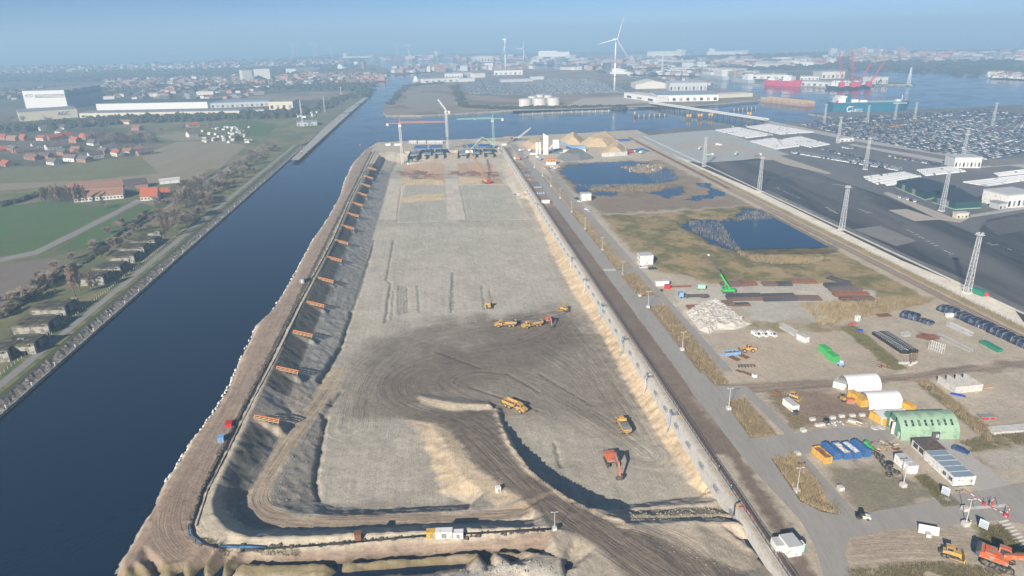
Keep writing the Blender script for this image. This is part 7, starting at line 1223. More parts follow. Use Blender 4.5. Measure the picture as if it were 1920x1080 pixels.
def lattice_boom(q, a, b, w_, n_):
    a, b = Vector(a), Vector(b); d = (b-a).normalized(); s_ = d.orthogonal().normalized()*w_; u = d.cross(s_.normalized())*w_; c = [s_+u, s_-u, -s_-u, -s_+u]
    for k in c: q.bar(a+k, b+k*.5, .22)
    for i in range(n_):
        p, r = a+(b-a)*(i/n_), a+(b-a)*((i+1)/n_); f0, f1 = 1-.5*i/n_, 1-.5*(i+1)/n_
        for k in range(4): q.bar(p+c[k]*f0, r+c[(k+1) % 4]*f1, .12)
def crawler_crane(label, base, zb, tip, m, az):
    x, y = G(*base, zb); t = thing('crawler_crane', label, 'crawler crane', (x, y, zb), 0, 'lattice crawler cranes'); MB().obox((0, 0, 1), (8, 3.6, 2.6), az).build('house', m, t)
    for s_ in (-2.4, 2.4): MB().obox((-s_*math.sin(az), s_*math.cos(az), 0), (8, 1.2, 1.3), az).build('track', 'dark_grey', t)
    q = MB(); lattice_boom(q, (math.cos(az)*2, math.sin(az)*2, 2), tip, .9, 16); o = q.build('boom', m, t); o['kind'] = 'stuff'; MB().bar(tip, (-math.cos(az)*4, -math.sin(az)*4, 5), .12).build('pendant', 'dark_grey', t); MB().obox((-math.cos(az)*4.5, -math.sin(az)*4.5, 1.2), (2, 3.6, 2.6), az).build('counterweight', 'red', t)
crawler_crane('yellow crawler crane with long boom between the tunnel pads', (913,343), -9, (-22, 62, 27), 'machine_yellow', 2.0); crawler_crane('white crawler crane at the quay beside the concrete plant', (967,263), 0, (18, -6, 15), 'white_paint', .1)
def formwork(label, poly, zb):
    P = GP(poly, zb); x0, y0 = P[0]; x1, y1 = P[1]; L_ = math.hypot(x1-x0, y1-y0); rz = math.atan2(y1-y0, x1-x0); t = thing('tunnel_formwork', label, 'formwork', (x0, y0, zb), rz, 'tunnel element formworks'); dp = 46
    MB().box(0, L_, 0, dp, 0, 1.4).build('base_slab', 'concrete', t)
    for i in range(5): x = L_*i/4; MB().box(max(0, x-.5), min(L_, x+.5), 6, dp, 1.4, 9).build('wall_form', 'dark_steel', t)
    for i in range(3): MB().box(L_*(i+.15)/3, L_*(i+.85)/3, 14+i*3, dp-6, 8.2, 9.4).build('roof_form', 'mid_grey', t)
    q = MB()
    for i in range(60): q.bar((random.uniform(0, L_), 3+random.uniform(-2, 3), 1.4), (random.uniform(0, L_), 4, 4.5), .18)
    o = q.build('rebar', 'dark_steel', t); o['kind'] = 'stuff'
    for i in range(15): x = .8+i*(L_-1.6)/14; MB().box(x-.75, x+.75, -1.2, -.2, .8, 2.9).build('white_panel', 'white_paint', t)
    for i in range(2):
        gx = L_*(.18+.42*i)
        for a in (0, L_*.3): 
            for b in (20, 36): MB().bar((gx+a, b, 1.4), (gx+a, b, 15), .6).build('gantry_leg', 'tarp_blue', t)
        MB().box(gx-1, gx+L_*.3+1, 19, 38, 14.6, 15.6).build('gantry_roof', 'blue', t)
    for i in range(10): MB().box(random.uniform(0, L_-3), 0, 8, 9, 1.4, 1.5) ; x = random.uniform(1, L_-4); y = random.uniform(8, dp-6); MB().box(x, x+random.uniform(1, 3), y, y+random.uniform(1, 3), 1.4, random.uniform(3, 7)).build('scaffold_tower', random.choice(['mid_grey', 'tarp_blue', 'dark_grey', 'teal']), t)
formwork('left tunnel element under construction with blue gantries', [(764,311), (833,309)], -9); formwork('right tunnel element under construction with blue gantries', [(858,309), (926,307)], -9)
for i, (p, n_) in enumerate((((772,325), 26), ((800,332), 12), ((870,326), 22), ((910,328), 16))):
    t = thing('rebar_stack', ['scattered rebar bundles on the left brown pad', 'rebar bundles at the front of the left brown pad', 'scattered rebar bundles on the right brown pad', 'rebar bundles right on the right brown pad'][i], 'rebar', (*G(*p, -9), -8.9), 0, 'rebar bundles on the pads')
    for k in range(n_): MB().obox((random.uniform(-14, 14), random.uniform(-10, 10), 0), (random.uniform(3, 8), random.uniform(.6, 1.6), random.uniform(.4, 1)), random.choice([0, .1, -.05])).build('bundle', random.choice(['rust', 'dark_steel', 'dark_steel']), t)
pu = thing('concrete_pump', 'dark green concrete pump boom arching at the dock head', 'concrete pump', (*G(880,287), 0)); [MB().bar(a, b, .7, w2=.5).build('boom_section', 'tank_green', pu) for a, b in (((0, 0, 2), (14, 0, 17)), ((14, 0, 17), (22, 0, 13)), ((22, 0, 13), (27, 0, 8)))]; MB().box(-4, 4, -1.3, 1.3, .5, 3).build('truck', 'white_paint', pu)
for i, x in enumerate((773, 790, 807, 822)): hall(['pale site hut row on the head quay, first', 'pale site hut row on the head quay, second', 'pale site hut row on the head quay, third', 'pale site hut row on the head quay, fourth'][i], (x-6,269.5), (x+8,269), 3, 3, 'offwhite', 'pale_grey', 'site_hut', 4)
container('white container at the left corner of the dock head', on(728,273), 0, (6, 2.5, 2.6)); container('white container right of the head corner', on(746,273), 0, (8, 2.5, 2.6)); container('white container beside the white crane foot', on(945,273), .3, (6, 2.5, 2.6)); container('white container at the top of the dock wall', on(938,278), .3, (5, 2.5, 2.6))
for i, (x, y, m_) in enumerate([(1000,292,'white_paint'), (1007,297,'white_paint'), (1012,300,'pale_blue'), (992,284,'white_paint'), (985,296,'mid_grey'), (978,284,'white_paint'), (970,300,'machine_orange'), (1185,287,'red'), (1203,288,'white_paint')]):
    t = thing('mixer_lorry', ['white lorry, farthest below the silo', 'white lorry, middle below the silo', 'blue lorry beside the orange container', 'white lorry on the plant road', 'grey lorry on the brown strip', 'white van-like lorry near the wall', 'orange machine on the brown strip', 'red lorry by the blue sheet', 'white lorry right of the sand bays'][i], 'lorry', on(x, y), random.uniform(0, 3), 'lorries of the concrete plant'); MB().box(-3.5, 1.5, -1.2, 1.2, .9, 2.9).build('body', m_, t); MB().box(1.6, 3.4, -1.2, 1.2, .5, 2.8).build('cab', 'white_paint', t); [MB().cyl((a, b-.15, .5), (a, b+.15, .5), .5, n=8).build('wheel', 'rubber', t) for a in (-2.4, 2.5) for b in (-1.1, 1.1)]
# ---------------------------------------------------------------- concrete plant
x, y = G(1023,289); t = thing('batching_plant', 'white concrete batching plant with tall silo tower', 'concrete plant', (x, y, 0), .05); q = MB(); q.ext([(-2.6, 0), (2.6, 0), (2.6, 19), (-2.6, 22)], -2.5, 2.5); q.build('silo_tower', 'white_paint', t); MB().box(7.5, 14, -3, 3, 6, 15).build('mixer_house', 'white_paint', t); [MB().bar((a, b, 0), (a, b, 6), .5).build('leg', 'tarp_blue', t) for a in (8, 13.5) for b in (-2.6, 2.6)]; q = MB(); q.bar((14, 0, 13), (38, 4, 1.5), 1.8); q.build('conveyor', 'pale_blue', t); MB().bar((2.6, 0, 4), (8, 0, 10), 1.0).build('feed_pipe', 'white_paint', t); MB().box(14, 44, 6, 10, 0, 3).build('aggregate_bin', 'white_paint', t); MB().box(24, 44, 12, 16, 3, 5.5).build('hopper', 'pale_blue', t); [MB().cyl((a, 4, 0), (a, 4, 12), 1.4, n=12).build('silo', 'white_paint', t) for a in (-5.5, -8.8)]
hp = [('sand_heap', 'sand heap left of the batching plant', [(978,271),(990,264),(1022,263),(1030,275),(1018,281),(990,279)], 5, 'sand_heap'), ('sand_heap', 'broad sand heap behind the mixer house', [(1045,266),(1060,258),(1085,254),(1098,264),(1092,272),(1060,272)], 9, 'sand_heap'), ('sand_heap', 'long sand heap in the middle bays', [(1085,270),(1110,258),(1150,256),(1165,268),(1140,276),(1100,276)], 8, 'sand_heap'), ('sand_heap', 'sand heap in the right-hand concrete bay', [(1128,284),(1140,274),(1160,270),(1178,280),(1172,290),(1135,291)], 7, 'sand_heap'), ('gravel_heap', 'dark grey gravel heap before the plant', [(1043,296),(1058,288),(1085,285),(1105,290),(1114,297),(1090,301),(1060,303)], 6, 'gravel_heap')]
for nm, lab, poly, hm, m_ in hp: heap(nm, lab, 'heap', poly, hm, m_, .25, 1.6)
t = thing('bay_wall', 'pale concrete bay walls holding the sand heaps', 'wall', (*G(1128,294), 0)); bx, by = G(1128,294)
for a, b in (((1128,294), (1152,293)), ((1152,293), (1176,291)), ((1176,291), (1172,280)), ((1172,280), (1152,266)), ((1152,266), (1132,258))):
    A, B_ = G(*a), G(*b); L_ = math.hypot(B_[0]-A[0], B_[1]-A[1]); n_ = max(1, int(L_/6)); rz = math.atan2(B_[1]-A[1], B_[0]-A[0])
    for i in range(n_): u = (i+.5)/n_; MB().obox((A[0]+(B_[0]-A[0])*u-bx, A[1]+(B_[1]-A[1])*u-by, 0), (L_/n_-.1, .5, 4), rz).build('wall_panel', 'concrete_pale', t)
for i, qd in enumerate(([(1148,262), (1178,261), (1184,265), (1155,266)], [(1176,281), (1205,279), (1218,284), (1184,286)])): P = GP(qd); t = thing('blue_sheet', ['flat blue sheet behind the sand bays', 'flat blue sheet right of the sand bays'][i], 'tarpaulin', (*P[0], .05), 0, 'blue sheets by the plant'); q = MB(); q.prism([(a-P[0][0], b-P[0][1]) for a, b in P], 0, .6); q.build('sheet', 'tarp_blue', t); MB().box(-1, 1, -1, 1, .6, 1.0).build('weight', 'concrete_pale', t)
t = thing('two_tone_cabin', 'orange and white site cabin before the gravel heap', 'cabin', on(1033,308), .03); MB().box(-4.6, 4.6, -3, 3, 0, 2.7).build('lower_module', 'white_paint', t); MB().box(-4.6, 4.6, -3, 3, 2.75, 5.4).build('upper_module', 'orange', t); [MB().box(a, a+1.2, -3.05, -2.95, 3.4, 4.6).build('window', 'glass', t) for a in (-3, 0, 2.2)]; MB().box(-.12, .12, -3.08, -2.9, 2.75, 5.4).build('post', 'dark_grey', t)
for i in range(24): p = on(1028+random.uniform(-8, 22), 314+random.uniform(-3, 3)); tag(MB().obox((0, 0, 0), (random.uniform(.8, 2), random.uniform(.6, 1.4), random.uniform(.5, 1.2)), random.uniform(0, 3)).build('site_crate', random.choice(['white_paint', 'timber', 'pale_grey', 'rust']), None, p), 'small crate or sack scattered before the orange and white cabin', 'crate', 'scattered crates by the plant cabin')
# pale rocks in the pond
rk_ = MB()
for i in range(60): p = G(random.uniform(1172, 1240), random.uniform(309, 323)); s_ = random.uniform(.5, 1.6); rk_ = MB(); n_ = 6; P = [(s_*math.cos(a)*random.uniform(.7, 1.2), s_*math.sin(a)*random.uniform(.7, 1.2), -.4) for a in np.arange(0, 6.2, 1.05)]; rk_.add(P+[(random.uniform(-.3, .3), 0, s_*.8)], [(k, (k+1) % 6, 6) for k in range(6)]); tag(rk_.build('rock', random.choice(['rubble_white', 'concrete_old', 'stone_bank']), None, (*p, HZ(*p)+.2)), 'pale rock of the stony spit in the upper pond', 'rock', 'rocks in the pond')
# ================================================================ harbour
mat('turbine', (.76, .77, .78), .4, .02, .05)
def turbine(label, p, h_, R_, yaw, angs):
    x, y = G(*p); t = thing('wind_turbine', label, 'wind turbine', (x, y, 0), yaw, 'wind turbines'); q = MB(); q.cyl((0, 0, 0), (0, 0, h_*.55), 2.3, 1.8, 20); q.cyl((0, 0, h_*.55), (0, 0, h_), 1.8, 1.3, 20); q.build('tower', 'turbine', t, smooth=True); MB().cyl((0, 0, h_*.27), (0, 0, h_*.285), 2.12, n=20).build('band', 'red', t)
    MB().ext([(-1.8, h_-1.5), (1.8, h_-1.5), (1.8, h_+2), (-1.8, h_+2)], -3.5, 8).build('nacelle', 'turbine', t); hb = MB(); hb.cyl((0, -5.6, h_+.2), (0, -3.4, h_+.2), .9, 1.7, 14); hb.build('hub', 'turbine', t)
    for a in angs:
        a = math.radians(a); q = MB(); d = Vector((math.sin(a), 0, math.cos(a))); s_ = Vector((math.cos(a), 0, -math.sin(a))); o0 = Vector((0, -4.6, h_+.2)); P = []
        for u, c, th in ((0, .9, 1.0), (.08, 1.0, .9), (.2, 2.0, .6), (.5, 1.4, .4), (.8, .9, .22), (1, .25, .08)):
            b = o0+d*(R_*u); P += [b-s_*c*.6+Vector((0, -th*.3, 0)), b+Vector((0, -th, 0)), b+s_*c*1.2, b+Vector((0, th, 0))]
        q.add(P, [(i*4+j, i*4+(j+1) % 4, (i+1)*4+(j+1) % 4, (i+1)*4+j) for i in range(5) for j in range(4)]); q.build('blade', 'turbine', t, smooth=True)
turbine('white wind turbine, nearer and right of the two big ones', (1152,170), 104.5, 52, .5, (20, 140, 260)); turbine('white wind turbine, farther and left of the two big ones', (948,136), 104, 54, 1.0, (325, 205, 85))
for i, (x, y, h_) in enumerate([(551,105,90), (559,105,90), (593,105,85), (622,105,85), (745,104,80), (767,104,80), (982,112,60)]): turbine('tiny distant wind turbine on the hazy horizon, '+['first', 'second', 'third', 'fourth', 'fifth', 'sixth', 'seventh'][i]+' from the left', (x, y+3), h_*.9, 42, random.uniform(-.6, .6), [random.uniform(0, 120)+k*120 for k in range(3)])
# car carrier at the quay
A, B_ = Vector(G(1561,214.5,WZ)), Vector(G(1700,212,WZ)); rz = math.atan2(B_.y-A.y, B_.x-A.x); L_ = (B_-A).length; t = thing('car_carrier', 'blue-green car carrier ship with white letters UECC', 'ship', (A.x-math.sin(rz)*12+0, A.y+math.cos(rz)*12, WZ), rz); q = MB(); hw = 11; Hs = 16.5
P = []
for u, wf, ov in ((0, .92, 0), (.08, 1, 0), (.78, 1, 0), (.9, .72, .02), (1, .04, .075)):
    x = L_*(u if u else 0)
    P += [(x, -hw*wf*.9, -3), (x+L_*ov*.45, -hw*wf*(1 if u < .85 else 1.1), 4), (x+L_*ov, -hw*min(1, wf*1.25+.05), Hs), (x+L_*ov, hw*min(1, wf*1.25+.05), Hs), (x+L_*ov*.45, hw*wf*(1 if u < .85 else 1.1), 4), (x, hw*wf*.9, -3)]
q.add(P, [(i*6+j, (i+1)*6+j, (i+1)*6+j+1, i*6+j+1) for i in range(4) for j in range(5)]+[(5, 4, 3, 2, 1, 0), tuple(24+j for j in range(6))]); q.build('hull', 'navy_teal', t)
MB().box(2, L_*.9, -hw+.8, hw-.8, Hs-.05, Hs+.25).build('deck', 'pale_grey', t); MB().box(6, 18, -9, 9, Hs, Hs+7).build('superstructure', 'white_paint', t); MB().box(9, 19, -10, 10, Hs+7, Hs+9.5).build('bridge', 'white_paint', t); MB().box(18, 25, -9.5, -3, Hs-2, Hs+12).build('funnel', 'navy_teal', t); MB().box(27, 37, -8, 2, Hs, Hs+4).build('deck_house', 'white_paint', t); MB().box(40, 50, -8, -2, Hs, Hs+3).build('deck_house', 'white_paint', t); MB().ext([(2, Hs-2), (6, Hs), (7, Hs+4), (3, Hs+1)], -10.5, -8).build('lifeboat', 'pink_red', t); MB().bar((L_*.96, 0, Hs), (L_*.96, 0, Hs+9), .8).build('foremast', 'white_paint', t); MB().box(L_*.88, L_*.93, -3, 3, Hs, Hs+2.5).build('winch', 'white_paint', t); MB().box(.5, 8, -hw*1.0, -hw*.95, -1, 5).build('stern_door', 'dark_grey', t)
put(text_mesh('UECC', 6.2, 'white_paint', .15), 'lettering', t, (36, -hw-.25, 3.2)); q = MB(); [q.bar((24+3.4*math.cos(a), -hw-.2, 7+3.6*math.sin(a)), (24+3.4*math.cos(a+.45), -hw-.2, 7+3.6*math.sin(a+.45)), 1.3) for a in np.arange(.9, 5.6, .4)]; q.bar((24.5, -hw-.2, 10.5), (30, -hw-.2, 10.8), .9); q.build('emblem', 'white_paint', t); q = MB(); [q.box(L_*.8+i*2.6, L_*.8+i*2.6+1.6, -hw*1.02-.3, -hw*1.02, Hs-2.6, Hs-1.2) for i in range(8)]; q.build('name_letters', 'white_paint', t)
def ship(label, a, b, hw, Hs, hull, sup, dh, z=WZ, houses=((.05, .3, 10),), mast=None, group=None):
    A, B_ = Vector(G(*a, z)), Vector(G(*b, z)); rz = math.atan2(B_.y-A.y, B_.x-A.x); L_ = (B_-A).length; t = thing('ship', label, 'ship', (A.x-math.sin(rz)*hw, A.y+math.cos(rz)*hw, z), rz, group); q = MB(); P = []
    for u, wf, ov in ((0, .85, 0), (.1, 1, 0), (.72, 1, 0), (.9, .6, .03), (1, .03, .06)): P += [(L_*u, -hw*wf*.9, -2), (L_*(u+ov), -hw*min(1, wf*1.15), Hs*(1+.2*(u > .85))), (L_*(u+ov), hw*min(1, wf*1.15), Hs*(1+.2*(u > .85))), (L_*u, hw*wf*.9, -2)]
    q.add(P, [(i*4+j, (i+1)*4+j, (i+1)*4+j+1, i*4+j+1) for i in range(4) for j in range(3)]+[(3, 2, 1, 0), (16, 17, 18, 19)]); q.build('hull', hull, t); MB().box(L_*.02, L_*.88, -hw*.9, hw*.9, Hs-.3, Hs+.05).build('deck', dh, t)
    for u0, u1, h_ in houses: MB().box(L_*u0, L_*u1, -hw*.8, hw*.8, Hs, Hs+h_).build('superstructure', sup, t); MB().box(L_*u0+2, L_*u0+(u1-u0)*L_*.6, -hw*.7, hw*.7, Hs+h_, Hs+h_*1.3).build('upper_deck', sup, t)
    if mast: MB().bar((L_*mast[0], 0, Hs), (L_*mast[0]+mast[2], 0, Hs+mast[1]), 1.6, w2=.8).build('crane', mast[3], t)
    return t
ship('bright red offshore vessel in the basin', (1432,160), (1494,163), 11, 12, 'pink_red', 'white_paint', 'pale_grey', houses=((.55, .8, 9), (.1, .3, 4)), mast=(.15, 18, 2, 'white_paint')); ship('grey ship with yellow crane behind the red vessel', (1415,156), (1375,151), 9, 8, 'navy_grey', 'white_paint', 'pale_grey', houses=((.05, .3, 10),), mast=(.75, 24, 10, 'machine_yellow')); ship('grey naval ship with white superstructure', (1368,150), (1312,142), 10, 9, 'navy_grey', 'offwhite', 'pale_grey', houses=((.05, .3, 12), (.4, .7, 5))); ship('dark blue freighter at the far basin end', (1300,142), (1245,137), 10, 8, 'navy_teal', 'white_paint', 'pale_grey', houses=((.05, .9, 5),))
ship('white ferry left of the basin', (1143,140), (1177,141), 9, 8, 'white_paint', 'white_paint', 'offwhite', houses=((.1, .8, 8),)); ship('huge white cruise ship on the hazy horizon', (1002,115), (1075,114), 20, 22, 'offwhite', 'white_paint', 'offwhite', houses=((.1, .9, 18),)); ship('long pale car carrier at the outer harbour', (1213,107), (1283,106), 18, 26, 'offwhite', 'offwhite', 'pale_grey', houses=((.8, .95, 6),)); ship('long pale tanker at the outer pier, right', (1325,104), (1400,103), 18, 18, 'offwhite', 'offwhite', 'pale_grey', houses=((.05, .2, 12),)); ship('pale ship on the left horizon', (642,110), (696,109), 16, 14, 'offwhite', 'offwhite', 'brick', houses=((.03, .15, 16),)); ship('pale orange ship on the horizon beyond the lock', (775,107), (822,106), 16, 12, 'offwhite', 'offwhite', 'brick', houses=((.85, .98, 16),)); ship('small white ship beyond the lock', (628,130), (645,130), 8, 7, 'white_paint', 'white_paint', 'white_paint', houses=((.3, .8, 10),)); ship('small white ship with dark hull near the lock tower', (660,124), (678,124), 8, 7, 'navy_teal', 'white_paint', 'white_paint', houses=((.2, .6, 10),)); ship('small white tug beside the peninsula warehouses', (774,152), (785,152), 6, 5, 'white_paint', 'white_paint', 'white_paint', houses=((.2, .7, 7),))
# floating dock, barge, red cranes
A, B_ = Vector(G(1425,190,WZ)), Vector(G(1510,200,WZ)); rz = math.atan2(B_.y-A.y, B_.x-A.x); L_ = (B_-A).length; t = thing('floating_dock', 'rusty beige floating dock moored in the basin', 'barge', (A.x, A.y, WZ), rz); MB().box(0, L_, 0, 20, -1, 4).build('pontoon', 'brick', t); [MB().box(0, L_, y, y+3, 4, 8).build('side_wall', 'timber', t) for y in (0, 17)]; [MB().box(L_*i/8, L_*i/8+3, -.3, 0, 1, 7).build('fender', 'concrete_old', t) for i in range(8)]
ship('white jack-up barge with dark hull carrying the red cranes', (1568,168), (1640,163), 14, 6, 'black', 'white_paint', 'pale_grey', houses=((.1, .5, 8), (.6, .8, 6)))
for i, (bx, by, tx, h_, w_) in enumerate([(1577,165,-13,70,3.0), (1598,165,-12,70,3.4), (1606,164,24,48,1.6), (1628,163,26,48,1.6)]):
    x, y = G(bx, by, 0); t = thing('red_crane', ['thick red lattice boom, left of the tall pair', 'thick red lattice boom, right of the tall pair', 'slim red crane boom leaning right, left one', 'slim red crane boom leaning right, right one'][i], 'crane', (x, y, 2), 0, 'red cranes in the basin'); MB().box(-5, 5, -4, 4, 0, 9).build('cab', 'pink_red', t); q = MB(); lattice_boom(q, (2, 0, 6), (tx, 0, h_), w_, 18); [q.bar((2+(tx-2)*k/6-w_*.8, 0, 6+(h_-6)*k/6), (2+(tx-2)*(k+1)/6+w_*.6, 0, 6+(h_-6)*(k+1)/6), 1.1) for k in range(6)]; o = q.build('boom', 'pink_red', t); o['kind'] = 'stuff'; MB().bar((tx, 0, h_), (tx-.5, 0, 8), .5 if i < 2 else .3).build('hoist_rope', 'dark_grey', t)
for i, (x, y, h_) in enumerate([(1703,160,34), (1241,140,52)]): X_, Y_ = G(x, y); t = thing('harbour_light', ['white lattice beacon at the pier end', 'pale lattice tower at the basin head'][i], 'beacon', (X_, Y_, 0)); [MB().bar((a, b, 0), (a*.3, b*.3, h_), .9).build('leg', 'galv', t) for a in (-2.5, 2.5) for b in (-2.5, 2.5)]; MB().box(-1.5, 1.5, -1.5, 1.5, h_, h_+2).build('lantern', 'white_paint', t); [MB().box(-2.2+1.6*z/h_, 2.2-1.6*z/h_, -2.2+1.6*z/h_, 2.2-1.6*z/h_, z, z+.5).build('ring', 'galv', t) for z in np.arange(5, h_, 7)]
# jetty bridge and dolphins
A, B_ = Vector(G(1221,198)), Vector(G(1436,231)); rz = math.atan2(B_.y-A.y, B_.x-A.x); L_ = (B_-A).length; t = thing('jetty_bridge', 'long trestle bridge crossing to the peninsula', 'bridge', (A.x, A.y, 0), rz); MB().box(0, L_, -5, 5, 4.0, 5.0).build('deck', 'concrete_pale', t); [MB().box(0, L_, y, y+.3, 5, 6).build('parapet', 'galv', t) for y in (-5, 4.7)]
for u in np.arange(8, L_, 14): MB().box(u-.8, u+.8, -4.6, 4.6, 3, 4).build('pier_cap', 'dark_grey', t); [MB().cyl((u, y, -6), (u, y, 3), .7, n=8).build('pile', 'dark_grey', t) for y in (-3.8, 0, 3.8)]
for i, (x, y) in enumerate([(1190,219), (1289,224), (1294,224), (1310,223), (1315,223), (1330,222), (1335,222), (1402,220), (1407,220)]): X_, Y_ = G(x, y, WZ); t = thing('yellow_dolphin', 'yellow mooring dolphin beside the trestle bridge', 'dolphin', (X_, Y_, WZ), 0, 'yellow dolphins by the bridge'); MB().cyl((0, 0, -2), (0, 0, 4), 1.5, n=12).build('pile', 'dark_steel', t); MB().cyl((0, 0, 4), (0, 0, 7.5), 1.6, n=12).build('cap', 'yellow', t)
for i, (a, b) in enumerate([((1192,219), (1250,217)), ((1370,208), (1418,204)), ((975,216), (1075,211)), ((1075,211), (1145,209))]): A, B_ = Vector(G(*a, WZ)), Vector(G(*b, WZ)); t = thing('pontoon', ['dark pontoon left of the bridge', 'dark pontoon right of the bridge', 'low mooring jetty below the tanks', 'low mooring jetty towards the bridge'][i], 'pontoon', (A.x, A.y, WZ), math.atan2(B_.y-A.y, B_.x-A.x)); L_ = (B_-A).length; MB().box(0, L_, -2.5, 2.5, -.5, 2.4).build('hull', 'dark_grey' if i < 2 else 'concrete_old', t); [MB().cyl((u, -3, -3), (u, -3, 4), .5, n=8).build('pile', 'galv', t) for u in np.linspace(4, L_-4, 6)]
# tanks and warehouses
def tank(label, p, r, h_): X_, Y_ = G(*p); t = thing('storage_tank', label, 'tank', (X_, Y_+r, 0), 0, 'white storage tanks'); q = MB(); q.cyl((0, 0, 0), (0, 0, h_), r, n=28); q.build('shell', 'offwhite', t, smooth=False); MB().lathe([(r, h_), (r*.6, h_+.8), (.1, h_+1.2)], n=28).build('roof', 'pale_grey', t); [MB().cyl((0, 0, h_*k), (0, 0, h_*k+.25), r+.15, n=28).build('wind_girder', 'pale_grey', t) for k in (.35, .7, .97)]
tank('white storage tank, left of the front three', (986,200), 12, 12.5); tank('white storage tank, middle of the front three', (1013,199), 12, 12.5); tank('white storage tank, right of the front three', (1039,198), 11.5, 12.5); tank('smaller tank behind, left', (999,195), 8, 13); tank('smaller tank behind, middle', (1013,193), 8, 14); tank('smaller tank behind, right', (1029,194), 8, 14)
hall('large white warehouse beside the bridge head', (1232,191), (1347,189), 90, 11, 'white_paint', 'hall_blue', 'warehouse', 9); hall('lower white warehouse wing on the left', (1170,183), (1230,192), 30, 9, 'white_paint', 'offwhite', 'warehouse', 3); hall('long low beige shed right of the warehouse', (1349,184), (1411,181), 30, 6, 'cream', 'offwhite', 'warehouse'); hall('grey ribbed warehouse behind the white one', (1255,171), (1325,170), 70, 16, 'pale_grey', 'pale_grey', 'warehouse', 10)
A, B_ = G(1192,167), G(1256,166); L_ = math.hypot(B_[0]-A[0], B_[1]-A[1]); t = thing('warehouse', 'cream warehouse with pitched roof behind', 'warehouse', ((A[0]+B_[0])/2, (A[1]+B_[1])/2+40, 0), 0); gable_house(t, 70, L_, 9, 8, 'offwhite', 'cream', False); t.rotation_euler = (0, 0, math.pi/2)
for i, (a, b, d, h_, m_) in enumerate([((795,156),(862,153),40,10,'white_paint'), ((835,148),(868,147),50,14,'white_paint'), ((868,146),(885,145),60,14,'pale_grey'), ((862,154),(890,153),30,9,'offwhite'), ((890,146),(910,145),30,12,'white_paint'), ((926,141),(980,140),40,13,'white_paint'), ((890,117),(925,116),60,26,'offwhite'), ((1000,150),(1020,149),20,8,'white_paint'), ((940,155),(1000,153),30,7,'pale_grey')]): hall('white port warehouse on the peninsula, '+['long front one', 'stepped one', 'grey pitched one', 'low grey one', 'small one left of the turbine', 'ribbed one at the left turbine foot', 'tall pale block on the horizon', 'small one amid the car park', 'low one behind the car park'][i], a, b, d, h_, m_, 'pale_grey', 'warehouse', 6 if d > 30 else 0)
for i, (a, b, d, h_) in enumerate([((1408,148),(1475,148),60,10), ((1500,160),(1555,163),40,9), ((1540,148),(1583,147),50,16), ((1640,158),(1664,157),40,14), ((1620,156),(1640,156),30,10), ((1330,136),(1372,138),60,12), ((1290,133),(1320,135),60,10), ((1440,128),(1480,126),60,14), ((1250,134),(1290,133),60,10), ((1500,150),(1535,150),40,8)]): hall('pale harbour shed across the basin, '+['behind the red vessel', 'along the quay left of the red cranes', 'tall one left of the red cranes', 'cream one at the pier root', 'white one amid the red cranes', 'behind the naval ship', 'gabled one behind the freighter', 'curved roof one in the haze', 'left one behind the freighter', 'low one behind the quay'][i], a, b, d, h_, 'offwhite', 'pale_grey', 'warehouse', 5)
# ---------------------------------------------------------------- hazy town and harbour clutter on the skyline
q = MB(); rs = random.Random(11)
def town(poly, n_, hr, sr, mats_):
    (x0, y0), (x1, y1), wv = poly
    for i in range(n_):
        u = rs.random(); px_, py_ = x0+(x1-x0)*u, y0+(y1-y0)*u+rs.uniform(-wv, wv); x, y = G(px_, py_); s_ = rs.uniform(*sr); h_ = rs.uniform(*hr)*rs.choice([.7, 1, 1, 1.6]); rz = rs.uniform(0, 3); m_ = rs.choice(mats_); q.obox((x, y, 0), (s_*rs.uniform(1, 2.2), s_, h_), rz, m_)
        if h_ < 10: w2 = s_*1.0; q.obox((x, y, h_), (s_, s_*.6, h_*.35), rz, rs.choice([3, 4, 5]))
NM = ['pale_grey', 'offwhite', 'mid_grey', 'roof_brown', 'roof_dark', 'roof_brown', 'brick', 'dark_grey']
town(((0, 136), (640, 118), 5), 700, (6, 11), (9, 16), [0, 0, 1, 2, 6, 6, 7]); town(((200, 160), (690, 150), 8), 520, (4, 9), (9, 18), [0, 1, 2, 2, 6, 6, 7, 3]); town(((560, 146), (720, 146), 6), 240, (4, 8), (8, 14), [0, 1, 6, 6, 3]); town(((0, 178), (480, 176), 9), 160, (4, 7), (8, 18), [1, 2, 7, 6]); town(((740, 132), (1000, 124), 5), 260, (5, 12), (10, 26), [0, 1, 2, 6, 6, 7]); town(((1060, 126), (1560, 118), 6), 700, (5, 13), (12, 30), [0, 0, 1, 2, 6, 6, 7]); town(((1560, 107), (1700, 106), 1), 70, (14, 26), (12, 20), [0, 2, 2, 6]); town(((1600, 112), (1920, 108), 6), 560, (6, 14), (12, 26), [0, 0, 2, 6, 6, 7]); town(((1860, 142), (1960, 148), 3), 130, (3, 7), (8, 16), [0, 1, 1, 2]); town(((1180, 136), (1420, 142), 3), 200, (4, 8), (8, 16), [0, 1, 2, 7]); town(((1240, 148), (1330, 158), 2), 30, (3, 6), (6, 12), [0, 2, 7]); town(((700, 112), (1000, 110), 2), 140, (6, 14), (14, 30), [0, 2, 6]); town(((1000, 118), (1260, 114), 3), 260, (6, 12), (12, 26), [0, 0, 2, 6, 7])
tag(q.build('distant_town', NM), 'hazy town and harbour buildings along the horizon', None, kind='stuff')
